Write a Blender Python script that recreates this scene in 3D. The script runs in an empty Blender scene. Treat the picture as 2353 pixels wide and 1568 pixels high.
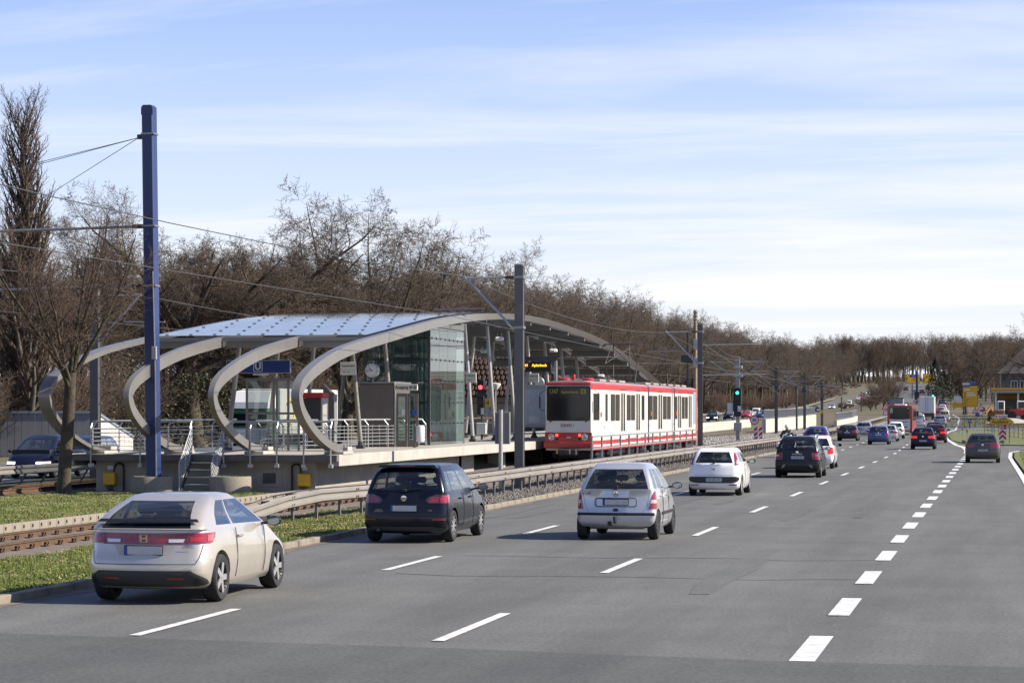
import bpy, bmesh, math, random
import numpy as np
from mathutils import Vector, Matrix
R = math.radians
rng = random.Random(7)
sc = bpy.context.scene
col = sc.collection

# ------------------------------------------------------------------ camera
YAW = math.atan((2306 - 1176) / 5700.0)       # the road runs along +Y; the lens looks 11.2 degrees left of it
CAM_H = 2.70
cam = bpy.data.cameras.new('camera')
cam.sensor_width = 36.0
cam.lens = 36.0 * 5700 / 2352
cam.shift_y = (939 - 784) / 2352.0            # level camera, rising front: verticals stay vertical
cam.clip_start = 0.5
cam.clip_end = 6000
cam_o = bpy.data.objects.new('camera', cam)
cam_o.location = (0, 0, CAM_H)
cam_o.rotation_euler = (R(90), 0, YAW)
col.objects.link(cam_o)
sc.camera = cam_o

# ------------------------------------------------------------------ sky, sun, exposure
SUN_EL = R(36)
SUN_AZ = math.atan2(math.sin(YAW) - 0.10, math.cos(YAW))   # seen from above, angle from +X
world = bpy.data.worlds.new('World')
sc.world = world
world.use_nodes = True
nt = world.node_tree
for n in list(nt.nodes):
    nt.nodes.remove(n)
def wn(t, **k):
    n = nt.nodes.new(t)
    for a, b in k.items():
        setattr(n, a, b)
    return n
wout = wn('ShaderNodeOutputWorld')
wbg = wn('ShaderNodeBackground')
wbg.inputs['Strength'].default_value = 0.061
sky = wn('ShaderNodeTexSky', sky_type='NISHITA')
sky.sun_disc = False
sky.sun_elevation = SUN_EL
sky.sun_rotation = math.pi / 2 - SUN_AZ
sky.altitude = 100
sky.air_density = 1.0
sky.dust_density = 0.4
sky.ozone_density = 2.5
# thin high cirrus: stretched noise on the sky direction
tc = wn('ShaderNodeTexCoord')
sep = wn('ShaderNodeSeparateXYZ')
nt.links.new(tc.outputs['Generated'], sep.inputs[0])
def wmath(op, a, b=None, c=None):
    n = wn('ShaderNodeMath', operation=op)
    for i, v in enumerate((a, b, c)):
        if v is None: continue
        if isinstance(v, (int, float)): n.inputs[i].default_value = v
        else: nt.links.new(v, n.inputs[i])
    return n.outputs[0]
zc = wmath('MAXIMUM', sep.outputs['Z'], 0.0)
den = wmath('ADD', zc, 0.10)
px = wmath('DIVIDE', sep.outputs['X'], den)
py = wmath('DIVIDE', sep.outputs['Y'], den)
cmb = wn('ShaderNodeCombineXYZ')
nt.links.new(px, cmb.inputs[0]); nt.links.new(py, cmb.inputs[1])
mp = wn('ShaderNodeMapping')
mp.inputs['Rotation'].default_value = (0, 0, R(-22))
mp.inputs['Scale'].default_value = (0.5, 1.7, 1)
nt.links.new(cmb.outputs[0], mp.inputs[0])
n1 = wn('ShaderNodeTexNoise')
n1.inputs['Scale'].default_value = 0.75
n1.inputs['Detail'].default_value = 9
n1.inputs['Roughness'].default_value = 0.6
n1.inputs['Distortion'].default_value = 0.5
nt.links.new(mp.outputs[0], n1.inputs['Vector'])
rmp = wn('ShaderNodeValToRGB')
rmp.color_ramp.elements[0].position = 0.46
rmp.color_ramp.elements[1].position = 0.64
nt.links.new(n1.outputs['Fac'], rmp.inputs[0])
# the veil thickens towards the horizon (we look through more of it)
hz = wmath('POWER', wmath('SUBTRACT', 1.0, wmath('MINIMUM', wmath('MULTIPLY', zc, 4.6), 1.0)), 1.25)
cl = wmath('ADD', wmath('MULTIPLY', rmp.outputs[0], 0.36), wmath('MULTIPLY', hz, 0.76))
cl = wmath('MINIMUM', cl, 0.94)
mixc = wn('ShaderNodeMix', data_type='RGBA')
nt.links.new(cl, mixc.inputs['Factor'])
tint = wn('ShaderNodeMix', data_type='RGBA', blend_type='MULTIPLY'); tint.inputs['Factor'].default_value = 1.0
tint.inputs[7].default_value = (1.02, 1.08, 1.46, 1)
nt.links.new(sky.outputs[0], tint.inputs[6])
nt.links.new(tint.outputs[2], mixc.inputs[6])
mixc.inputs[7].default_value = (8.9, 8.75, 9.0, 1)
nt.links.new(mixc.outputs[2], wbg.inputs['Color'])
nt.links.new(wbg.outputs[0], wout.inputs['Surface'])

sun = bpy.data.lights.new('sun', 'SUN')
sun.energy = 5.0
sun.angle = R(0.53)
sun.color = (1.0, 0.91, 0.77)
sun_o = bpy.data.objects.new('sun', sun)
sd = Vector((math.cos(SUN_AZ) * math.cos(SUN_EL), math.sin(SUN_AZ) * math.cos(SUN_EL), math.sin(SUN_EL)))
sun_o.rotation_euler = sd.to_track_quat('Z', 'Y').to_euler()
sun_o.location = (60, -20, 60)
col.objects.link(sun_o)
sc.view_settings.view_transform = 'Standard'
sc.view_settings.look = 'None'
sc.view_settings.exposure = 1.02
sc.view_settings.gamma = 1
sc.view_settings.use_curve_mapping = False
sc.cycles.max_bounces = 6
sc.cycles.transparent_max_bounces = 12
sc.cycles.use_denoising = True
sc.cycles.sample_clamp_indirect = 6

# ------------------------------------------------------------------ place helpers
_sa, _ca = math.sin(YAW), math.cos(YAW)
def at(vx, vy, D):
    """point at depth D metres in front of the standpoint, from a sighting (2352 px wide frame)"""
    L = (vx - 1176) / 5700.0 * D
    return Vector((L * _ca - D * _sa, L * _sa + D * _ca, CAM_H + (939 - vy) / 5700.0 * D))
def gp(vx, vy, z=0.0):
    D = 5700.0 * (CAM_H - z) / (vy - 939)
    return at(vx, vy, D)
def on_x(vx, X):
    """depth where the sighting vx crosses the line X = const"""
    return X / ((vx - 1176) / 5700.0 * _ca - _sa)
def interp(x, xs, ys):
    return float(np.interp(x, xs, ys))
def sstep(t):
    t = min(max(t, 0), 1)
    return t * t * (3 - 2 * t)
def shift(Y):          # sideways drift of our carriageway
    return interp(Y, (150, 200, 280, 450, 915, 1400), (0, -0.9, -3.2, -5.6, -24, -46))
def zr(Y):             # our carriageway
    return interp(Y, (260, 330, 420, 525, 700, 915, 1300, 2500), (0, .25, .7, 1.7, 5.0, 9.5, 17, 34))
def zopp(Y):           # opposite carriageway
    return interp(Y, (260, 390, 650, 720, 1055, 1300, 2500), (0, .7, 2.0, 3.0, 8.6, 15.5, 34))
def xopp(Y):
    return interp(Y, (60, 150, 390, 700, 1055, 1400), (-42, -43, -47, -48, -56, -64))
def terr(X, Y):
    """ground height"""
    t = sstep((-18 + shift(Y) * .6 - X) / 22.0)
    z = zr(Y) * (1 - t) + zopp(Y) * t
    if X < xopp(Y) - 9:      # wooded bank beyond the opposite road
        z += min((xopp(Y) - 9 - X) * 0.05, 5)
    if X > 40 + shift(Y):
        z += min((X - 40 - shift(Y)) * .04, 6)
    return z

# ------------------------------------------------------------------ materials
MATS = {}
ALB = .80
def _lin(c):
    return tuple(c) + (1,) if len(c) == 3 else tuple(c)
def mat(name, c, rough=.6, metal=0.0, var=0.0, vscale=4.0, bump=0.0, bscale=40.0, coat=0.0, emit=None, estr=1.0, c2=None, spec=None, det=4, coord='Object'):
    """principled material; var = brightness mottling, c2 = second colour mixed in by noise"""
    if name in MATS: return MATS[name]
    c = tuple(x * ALB for x in c[:3]); c2 = tuple(x * ALB for x in c2[:3]) if c2 else None
    m = bpy.data.materials.new(name)
    m.use_nodes = True
    t = m.node_tree
    b = t.nodes['Principled BSDF']
    b.inputs['Base Color'].default_value = _lin(c)
    b.inputs['Roughness'].default_value = rough
    b.inputs['Metallic'].default_value = metal
    if coat:
        b.inputs['Coat Weight'].default_value = coat
        b.inputs['Coat Roughness'].default_value = .04
    if spec is not None:
        b.inputs['Specular IOR Level'].default_value = spec
    if emit:
        b.inputs['Emission Color'].default_value = _lin(emit)
        b.inputs['Emission Strength'].default_value = estr
    if var or c2 or bump:
        co = t.nodes.new('ShaderNodeTexCoord')
    if var or c2:
        nz = t.nodes.new('ShaderNodeTexNoise')
        nz.inputs['Scale'].default_value = vscale
        nz.inputs['Detail'].default_value = det
        nz.inputs['Roughness'].default_value = .6
        t.links.new(co.outputs[coord], nz.inputs['Vector'])
        mx = t.nodes.new('ShaderNodeMix'); mx.data_type = 'RGBA'
        rp = t.nodes.new('ShaderNodeValToRGB')
        rp.color_ramp.elements[0].position = .32; rp.color_ramp.elements[1].position = .68
        t.links.new(nz.outputs['Fac'], rp.inputs[0])
        t.links.new(rp.outputs[0], mx.inputs['Factor'])
        if c2:
            A, B = c, c2
        else:
            A = tuple(x * (1 - var) for x in c); B = tuple(min(x * (1 + var), 1) for x in c)
        mx.inputs[6].default_value = _lin(A); mx.inputs[7].default_value = _lin(B)
        t.links.new(mx.outputs[2], b.inputs['Base Color'])
    if bump:
        nb = t.nodes.new('ShaderNodeTexNoise')
        nb.inputs['Scale'].default_value = bscale; nb.inputs['Detail'].default_value = 3
        t.links.new(co.outputs[coord], nb.inputs['Vector'])
        bp = t.nodes.new('ShaderNodeBump')
        bp.inputs['Strength'].default_value = bump; bp.inputs['Distance'].default_value = .02
        t.links.new(nb.outputs['Fac'], bp.inputs['Height'])
        t.links.new(bp.outputs[0], b.inputs['Normal'])
    MATS[name] = m
    return m
def glass(name, tint=(.5, .55, .55), body=.0, bodycol=(.02, .025, .025), ior=1.5, rough=.0):
    """thin pane: tinted transmission, fresnel reflection, optionally part-opaque"""
    if name in MATS: return MATS[name]
    m = bpy.data.materials.new(name); m.use_nodes = True
    t = m.node_tree
    for n in list(t.nodes): t.nodes.remove(n)
    o = t.nodes.new('ShaderNodeOutputMaterial')
    tr = t.nodes.new('ShaderNodeBsdfTransparent'); tr.inputs[0].default_value = _lin(tint)
    df = t.nodes.new('ShaderNodeBsdfDiffuse'); df.inputs[0].default_value = _lin(bodycol)
    gl = t.nodes.new('ShaderNodeBsdfGlossy'); gl.inputs['Roughness'].default_value = rough
    m1 = t.nodes.new('ShaderNodeMixShader'); m1.inputs[0].default_value = body
    lw = t.nodes.new('ShaderNodeLayerWeight'); lw.inputs[0].default_value = .5
    pw = t.nodes.new('ShaderNodeMath'); pw.operation = 'POWER'; pw.inputs[1].default_value = 4.2
    t.links.new(lw.outputs['Facing'], pw.inputs[0])
    f0 = ((ior - 1) / (ior + 1)) ** 2 * 1.6
    fr = t.nodes.new('ShaderNodeMath'); fr.operation = 'MULTIPLY_ADD'; fr.inputs[1].default_value = 1 - f0; fr.inputs[2].default_value = f0
    t.links.new(pw.outputs[0], fr.inputs[0])
    # panes reflect the same from both faces
    mxn = t.nodes.new('ShaderNodeMixShader')
    t.links.new(tr.outputs[0], m1.inputs[1]); t.links.new(df.outputs[0], m1.inputs[2])
    t.links.new(fr.outputs[0], mxn.inputs[0])
    t.links.new(m1.outputs[0], mxn.inputs[1]); t.links.new(gl.outputs[0], mxn.inputs[2])
    t.links.new(mxn.outputs[0], o.inputs[0])
    MATS[name] = m
    return m

# ------------------------------------------------------------------ mesh builder
class MB:
    def __init__(s):
        s.v = []; s.f = []; s.m = []
    def add(s, vs, fs, mi=0):
        o = len(s.v)
        s.v.extend([tuple(p) for p in vs])
        s.f.extend([tuple(i + o for i in f) for f in fs])
        s.m.extend([mi] * len(fs))
    def box(s, x0, x1, y0, y1, z0, z1, mi=0):
        s.add([(x0, y0, z0), (x1, y0, z0), (x1, y1, z0), (x0, y1, z0), (x0, y0, z1), (x1, y0, z1), (x1, y1, z1), (x0, y1, z1)],
              [(0, 3, 2, 1), (4, 5, 6, 7), (0, 1, 5, 4), (1, 2, 6, 5), (2, 3, 7, 6), (3, 0, 4, 7)], mi)
        return s
    def cbox(s, x0, x1, y0, y1, z0, z1, c=.02, mi=0):
        """box with chamfered edges"""
        bm = bmesh.new(); bmesh.ops.create_cube(bm, size=1)
        for q in bm.verts:
            q.co = Vector(((x0 + x1) / 2 + q.co.x * (x1 - x0), (y0 + y1) / 2 + q.co.y * (y1 - y0), (z0 + z1) / 2 + q.co.z * (z1 - z0)))
        bmesh.ops.bevel(bm, geom=bm.edges[:], offset=c, segments=1, affect='EDGES')
        s.bm(bm, mi); return s
    def bm(s, bm, mi=0):
        bm.verts.index_update()
        s.add([q.co for q in bm.verts], [[q.index for q in f.verts] for f in bm.faces], mi)
        bm.free(); return s
    def tube(s, pts, r, n=8, mi=0, cap=True, r2=None):
        pts = [Vector(p) for p in pts]
        rings = []
        prev = None
        for i, p in enumerate(pts):
            if i == 0: t = pts[1] - p
            elif i == len(pts) - 1: t = p - pts[i - 1]
            else: t = (pts[i + 1] - p).normalized() + (p - pts[i - 1]).normalized()
            t.normalize()
            a = prev if prev is not None else (Vector((0, 0, 1)) if abs(t.z) < .9 else Vector((1, 0, 0)))
            u = t.cross(a)
            if u.length < 1e-5: u = t.cross(Vector((0, 1, 0)))
            u.normalize(); w = u.cross(t).normalized()
            prev = w
            rr = r if r2 is None else r + (r2 - r) * i / (len(pts) - 1)
            rings.append([p + (u * math.cos(2 * math.pi * k / n) + w * math.sin(2 * math.pi * k / n)) * rr for k in range(n)])
        vs = [q for g in rings for q in g]
        fs = []
        for i in range(len(pts) - 1):
            for k in range(n):
                k2 = (k + 1) % n
                fs.append((i * n + k, i * n + k2, (i + 1) * n + k2, (i + 1) * n + k))
        if cap:
            fs.append(tuple(range(n - 1, -1, -1))); fs.append(tuple((len(pts) - 1) * n + k for k in range(n)))
        s.add(vs, fs, mi); return s
    def bar(s, a, b, w, h, mi=0, up=(0, 0, 1)):
        """rectangular bar from a to b, w sideways, h along up"""
        a, b = Vector(a), Vector(b); t = (b - a).normalized(); up = Vector(up)
        u = t.cross(up)
        if u.length < 1e-4: u = t.cross(Vector((0, 1, 0)))
        u.normalize(); q = u.cross(t).normalized()
        vs = []
        for p in (a, b):
            for i, j in ((-1, -1), (1, -1), (1, 1), (-1, 1)):
                vs.append(p + u * (i * w / 2) + q * (j * h / 2))
        s.add(vs, [(3, 2, 1, 0), (4, 5, 6, 7), (0, 1, 5, 4), (1, 2, 6, 5), (2, 3, 7, 6), (3, 0, 4, 7)], mi); return s
    def lathe(s, prof, n=24, axis='Z', origin=(0, 0, 0), mi=0, cap=True):
        """prof: (r, h) along the axis"""
        O = Vector(origin); vs = []; fs = []
        for r, h in prof:
            for k in range(n):
                a = 2 * math.pi * k / n; c, d = r * math.cos(a), r * math.sin(a)
                vs.append(O + (Vector((c, d, h)) if axis == 'Z' else Vector((h, c, d)) if axis == 'X' else Vector((d, h, c))))
        for i in range(len(prof) - 1):
            for k in range(n):
                k2 = (k + 1) % n
                fs.append((i * n + k, i * n + k2, (i + 1) * n + k2, (i + 1) * n + k))
        if cap:
            fs.append(tuple(range(n - 1, -1, -1))); fs.append(tuple((len(prof) - 1) * n + k for k in range(n)))
        s.add(vs, fs, mi); return s
    def prism(s, poly, fn, d0, d1, mi=0):
        """poly: 2-D outline; fn(u, v, d) -> 3-D; extruded from d0 to d1"""
        n = len(poly)
        vs = [fn(u, v, d0) for u, v in poly] + [fn(u, v, d1) for u, v in poly]
        fs = [tuple(range(n - 1, -1, -1)), tuple(range(n, 2 * n))]
        fs += [(i, (i + 1) % n, n + (i + 1) % n, n + i) for i in range(n)]
        s.add(vs, fs, mi); return s
    def sheet(s, rows, mi=0):
        """grid of points -> quads"""
        n = len(rows[0]); vs = [p for r in rows for p in r]
        s.add(vs, [(i * n + k, i * n + k + 1, (i + 1) * n + k + 1, (i + 1) * n + k) for i in range(len(rows) - 1) for k in range(n - 1)], mi)
        return s
    def mesh(s, name, mats, smooth=None):
        me = bpy.data.meshes.new(name)
        me.from_pydata(s.v, [], s.f)
        for m in (mats if isinstance(mats, (list, tuple)) else [mats]): me.materials.append(m)
        if any(s.m): me.polygons.foreach_set('material_index', s.m)
        bm = bmesh.new(); bm.from_mesh(me)
        bmesh.ops.recalc_face_normals(bm, faces=bm.faces[:])
        bm.to_mesh(me); bm.free()
        if smooth is not None:
            me.shade_smooth(); me.set_sharp_from_angle(angle=R(smooth))
        me.update()
        return me
    def build(s, name, mats, parent=None, smooth=None, loc=None):
        o = bpy.data.objects.new(name, s.mesh(name, mats, smooth))
        col.objects.link(o)
        if parent: o.parent = parent
        if loc is not None: o.location = loc
        return o
def put(name, me, parent=None, loc=(0, 0, 0), rz=0, rot=None, scale=None):
    o = bpy.data.objects.new(name, me); col.objects.link(o)
    if parent: o.parent = parent
    o.location = loc; o.rotation_euler = rot if rot else (0, 0, rz)
    if scale is not None: o.scale = scale if hasattr(scale, '__len__') else (scale,) * 3
    return o
def tag(o, label=None, cat=None, group=None, kind=None):
    if label: o['label'] = label
    if cat: o['category'] = cat
    if group: o['group'] = group
    if kind: o['kind'] = kind
    return o
def thing(name, label, cat, loc=(0, 0, 0), rz=0, group=None):
    o = bpy.data.objects.new(name, None); col.objects.link(o)
    o.empty_display_size = .2
    o.location = loc; o.rotation_euler = (0, 0, rz)
    return tag(o, label, cat, group)
def copy_tree(o, parent=None):
    c = o.copy(); col.objects.link(c)
    if parent: c.parent = parent
    for ch in list(o.children): copy_tree(ch, c)
    return c
def text_mesh(txt, size, name='lettering', depth=.002, sx=1.0, bold=0.0, align='CENTER'):
    """flat lettering in its local XY plane"""
    cu = bpy.data.curves.new(name, 'FONT')
    cu.body = txt; cu.size = size; cu.align_x = align; cu.align_y = 'CENTER'; cu.extrude = depth / 2; cu.offset = bold
    cu.resolution_u = 2
    o = bpy.data.objects.new(name, cu); col.objects.link(o)
    dg = bpy.context.evaluated_depsgraph_get()
    me = bpy.data.meshes.new_from_object(o.evaluated_get(dg))
    bpy.data.objects.remove(o); bpy.data.curves.remove(cu)
    if sx != 1.0:
        for q in me.vertices: q.co.x *= sx
    me.materials.clear()
    return me
def letter(txt, size, m, parent, loc, rz=0, name='lettering', sx=1.0, bold=0.0, align='CENTER'):
    """lettering standing upright, readable from -Y (turned by rz)"""
    me = text_mesh(txt, size, name, sx=sx, bold=bold, align=align)
    me.materials.append(m)
    o = bpy.data.objects.new(name, me); col.objects.link(o)
    if parent: o.parent = parent
    o.location = loc; o.rotation_euler = (R(90), 0, rz)
    return o
# common materials
M_steel = mat('galvanised_steel', (.33, .335, .34), .45, .75, var=.15, vscale=3)
M_dsteel = mat('dark_steel', (.06, .06, .065), .55, .3, var=.2, vscale=5)
M_black = mat('black_plastic', (.012, .012, .013), .5)
M_rubber = mat('tyre_rubber', (.016, .016, .017), .8, var=.25, vscale=9)
M_white = mat('white_paint', (.78, .78, .76), .4)
M_concrete = mat('concrete', (.42, .39, .34), .85, var=.16, vscale=1.3, bump=.3, bscale=30)
M_chrome = mat('chrome', (.75, .75, .76), .12, 1.0)
M_mirror = mat('mirror_glass', (.30, .34, .36), .03, 1.0)
# ------------------------------------------------------------------ the ground and the roads
def asphalt(name, base, dark=.75):
    if name in MATS: return MATS[name]
    m = bpy.data.materials.new(name); m.use_nodes = True
    t = m.node_tree; b = t.nodes['Principled BSDF']
    co = t.nodes.new('ShaderNodeTexCoord')
    def noise(scale, det, sx=1, sy=1):
        mpn = t.nodes.new('ShaderNodeMapping'); mpn.inputs['Scale'].default_value = (sx, sy, 1)
        t.links.new(co.outputs['Object'], mpn.inputs[0])
        n = t.nodes.new('ShaderNodeTexNoise'); n.inputs['Scale'].default_value = scale; n.inputs['Detail'].default_value = det
        n.inputs['Roughness'].default_value = .65
        t.links.new(mpn.outputs[0], n.inputs['Vector']); return n.outputs['Fac']
    def mixc(f, A, B, lo=.35, hi=.65):
        rp = t.nodes.new('ShaderNodeMapRange'); rp.inputs[1].default_value = lo; rp.inputs[2].default_value = hi
        t.links.new(f, rp.inputs[0])
        mx = t.nodes.new('ShaderNodeMix'); mx.data_type = 'RGBA'
        t.links.new(rp.outputs[0], mx.inputs['Factor'])
        for i, c in ((6, A), (7, B)):
            if isinstance(c, tuple): mx.inputs[i].default_value = _lin(c)
            else: t.links.new(c, mx.inputs[i])
        return mx.outputs[2]
    d = tuple(x * dark * .82 for x in base); l = tuple(x * 1.32 for x in base)
    c1 = mixc(noise(.35, 5, 1.6, .12), d, l)                 # worn wheel paths along the road
    c2 = mixc(noise(.5, 6), tuple(x * .78 for x in base), tuple(x * 1.12 for x in base))
    mx = t.nodes.new('ShaderNodeMix'); mx.data_type = 'RGBA'; mx.inputs['Factor'].default_value = .5
    t.links.new(c1, mx.inputs[6]); t.links.new(c2, mx.inputs[7])
    # aggregate speckle
    sp = mixc(noise(19, 5), (.55, .55, .55), (1.5, 1.5, 1.5), .30, .70)
    m2 = t.nodes.new('ShaderNodeMix'); m2.data_type = 'RGBA'; m2.blend_type = 'MULTIPLY'; m2.inputs['Factor'].default_value = .85
    t.links.new(mx.outputs[2], m2.inputs[6]); t.links.new(sp, m2.inputs[7])
    # narrow cracks and sealed joints
    vo = t.nodes.new('ShaderNodeTexVoronoi'); vo.feature = 'DISTANCE_TO_EDGE'; vo.inputs['Scale'].default_value = .11
    mpv = t.nodes.new('ShaderNodeMapping'); mpv.inputs['Scale'].default_value = (.55, 1.0, 1)
    nzv = t.nodes.new('ShaderNodeTexNoise'); nzv.inputs['Scale'].default_value = .8; nzv.inputs['Detail'].default_value = 5
    t.links.new(co.outputs['Object'], nzv.inputs['Vector'])
    va = t.nodes.new('ShaderNodeVectorMath'); va.operation = 'MULTIPLY_ADD'
    va.inputs[1].default_value = (2.2, 2.2, 0)
    t.links.new(nzv.outputs['Color'], va.inputs[0]); t.links.new(co.outputs['Object'], va.inputs[2])
    t.links.new(va.outputs[0], mpv.inputs[0]); t.links.new(mpv.outputs[0], vo.inputs['Vector'])
    ck = t.nodes.new('ShaderNodeMapRange'); ck.inputs[1].default_value = .0015; ck.inputs[2].default_value = .004
    ck.inputs[3].default_value = .55; ck.inputs[4].default_value = 1.0
    t.links.new(vo.outputs['Distance'], ck.inputs[0])
    m3 = t.nodes.new('ShaderNodeMix'); m3.data_type = 'RGBA'; m3.blend_type = 'MULTIPLY'; m3.inputs['Factor'].default_value = .10
    t.links.new(m2.outputs[2], m3.inputs[6]); t.links.new(ck.outputs[0], m3.inputs[7])
    t.links.new(m3.outputs[2], b.inputs['Base Color'])
    b.inputs['Roughness'].default_value = .82
    b.inputs['Specular IOR Level'].default_value = .35
    bp = t.nodes.new('ShaderNodeBump'); bp.inputs['Strength'].default_value = .35; bp.inputs['Distance'].default_value = .01
    t.links.new(noise(60, 2), bp.inputs['Height']); t.links.new(bp.outputs[0], b.inputs['Normal'])
    MATS[name] = m
    return m
M_asph = asphalt('asphalt', (.098, .099, .092))
M_asph2 = asphalt('asphalt_newer', (.071, .073, .067), .85)
M_line = mat('road_line_paint', (.78, .78, .75), .6, c2=(.50, .50, .48), vscale=5, det=8)
M_oldline = mat('sealed_joint', (.19, .19, .19), .8, var=.15, vscale=6)
M_earth = mat('verge_ground', (.075, .070, .030), .95, c2=(.13, .105, .058), vscale=.9, bump=.5, bscale=14, det=6)
M_leaf = mat('forest_floor', (.05, .035, .022), .95, c2=(.085, .06, .038), vscale=1.2, bump=.5, bscale=8)
M_ball = mat('trackbed_gravel', (.085, .075, .066), .95, c2=(.17, .155, .14), vscale=9, bump=.9, bscale=22, det=6)
M_dirt = mat('rusty_dirt', (.11, .085, .065), .95, c2=(.19, .16, .13), vscale=3, bump=.5, bscale=25)
M_kerb = mat('kerb_stone', (.22, .19, .15), .9, var=.25, vscale=2.2, bump=.4, bscale=30)

YS = list(range(-60, 300, 12)) + list(range(300, 1500, 40)) + [1600, 1800, 2200, 3000]
XS = [-900, -500, -260, -160, -110, -85, -70, -60, -52, -46, -40, -34, -28, -22, -18, -13, -8, -4, 0, 5, 12, 25, 42, 60, 90, 140, 240, 500, 900]
g = MB()
g.sheet([[(x + (shift(y) if -60 < x < 60 else 0), y, terr(x + (shift(y) if -60 < x < 60 else 0), y) - .035) for x in XS] for y in YS])
tag(g.build('ground', M_earth, smooth=60), kind='structure')
# forest floor beyond the opposite road
g = MB()
g.sheet([[(x, y, terr(x, y) + .02) for x in (-420, -240, -160, -110, -85, -70, -62, xopp(y) - 11)] for y in range(20, 1500, 40)])
tag(g.build('forest_ground', M_leaf, smooth=60), kind='structure')

def road_strip(name, x0, x1, ys, m, fx, fz, dz):
    g = MB()
    k = 5
    g.sheet([[(x0 + (x1 - x0) * i / k + fx(y), y, fz(y) + dz) for i in range(k + 1)] for y in ys])
    return tag(g.build(name, m, smooth=60), kind='structure')
YR = [10, 22] + list(range(30, 150, 12)) + list(range(150, 520, 14)) + list(range(520, 1300, 40))
road = road_strip('road', -13.55, -1.7, YR, M_asph, shift, zr, 0.0)
opp = road_strip('opposite_road', -6.6, 6.6, list(range(20, 1330, 15)), M_asph, xopp, zopp, 0.01)

def flat(name, poly, z, m, kind='structure', parent=None):
    g = MB(); g.add([(x, y, z + zr(y)) for x, y in poly], [tuple(range(len(poly)))])
    o = g.build(name, m, parent)
    if not parent: tag(o, kind=kind)
    return o
flat('exit_lane', [(-2.1, 10), (1.3, 10), (1.1, 60), (.85, 100), (.45, 140), (.55, 158), (1.0, 165), (3, 169.5), (20, 164), (20, 178), (6, 182), (-.5, 186.5), (-2.75, 188), (-2.2, 150)], .004, M_asph)
flat('side_road', [(-4.3, 306), (-2.0, 304), (2.5, 290), (24, 296), (24, 322), (4, 312), (0, 318), (-3.5, 334), (-5.2, 345)], .004, M_asph)
flat('road_patch', [(-13.4, 14), (1.2, 14), (1.2, 26.4), (-2.4, 26.6), (-6.1, 27.3), (-10.5, 27.9), (-13.4, 28.3)], .008, M_asph2)
flat('path', [(1.2, 215), (6, 208), (30, 214), (30, 222), (8, 219), (3.2, 262), (1.8, 262)], .01, M_kerb)
# lane markings, children of the road
def strip(name, pts, w, z=.012, m=M_line, parent=road):
    g = MB(); n = len(pts); vs = []
    for i, (x, y) in enumerate(pts):
        a = pts[max(i - 1, 0)]; b = pts[min(i + 1, n - 1)]
        t = Vector((b[0] - a[0], b[1] - a[1])).normalized(); ww = w[i] if isinstance(w, list) else w
        vs += [(x - t.y * ww / 2, y + t.x * ww / 2, zr(y) + z), (x + t.y * ww / 2, y - t.x * ww / 2, zr(y) + z)]
    g.add(vs, [(2 * i, 2 * i + 1, 2 * i + 3, 2 * i + 2) for i in range(n - 1)])
    return g.build(name, m, parent)
for X in (-10.15, -6.45):
    for k in range(-1, 34):
        y = 30.1 + 12.2 * k
        strip('lane_dash', [(X + shift(y - 2), y - 2), (X + shift(y + 2), y + 2)], .15)
for k in range(0, 21):
    y = 28.1 + 6.0 * k
    strip('exit_dash', [(-2.12, y - 1.5), (-2.12, y + 1.5)], .28)
strip('edge_line', [(-2.2, 152), (-2.3, 165), (-2.65, 176), (-3.5, 188), (-5.0, 225), (-6.05, 262), (-6.2, 285), (-5.7, 305), (-6.1, 335)], [.36, .5, .5, .3, .3, .3, .3, .3, .3])
strip('edge_line', [(-2.2 + shift(y), y) for y in range(345, 620, 20)], .25)
strip('edge_line', [(1.05, 60), (.72, 100), (.32, 140), (.4, 156), (1.0, 163), (3, 167), (9, 166)], .2, z=.018)
for X in (-13.2,):
    strip('edge_line', [(X + shift(y), y) for y in range(210, 620, 10)], .12)
for (a, b, y, sl) in ((-9.5, .6, 86, .5), (-8.0, -2.4, 101, -.4), (-1.9, .6, 84.5, .2), (-9, -4, 118, .3)):
    strip('sealed_joint', [(a, y), ((a + b) / 2, y + sl * .6), (b, y + sl)], .10, z=.006, m=M_oldline)
for y0 in (44.6, 39.4):
    strip('sealed_joint', [(-9.8 + i * 1.0, y0 + .25 * math.sin(i * 1.7 + y0) + .12 * math.sin(i * 4.1)) for i in range(9)], .06, z=.006, m=asphalt('crack_seal', (.082, .082, .079)))
# opposite road dashes
for off in (-2.2, 2.2):
    for k in range(60):
        y = 60 + 12 * k
        g = MB(); g.add([(xopp(y) + off - .08, y, zopp(y) + .02), (xopp(y) + off + .08, y, zopp(y) + .02), (xopp(y + 4) + off + .08, y + 4, zopp(y + 4) + .02), (xopp(y + 4) + off - .08, y + 4, zopp(y + 4) + .02)], [(0, 1, 2, 3)])
        g.build('lane_dash', M_line, opp)
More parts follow.
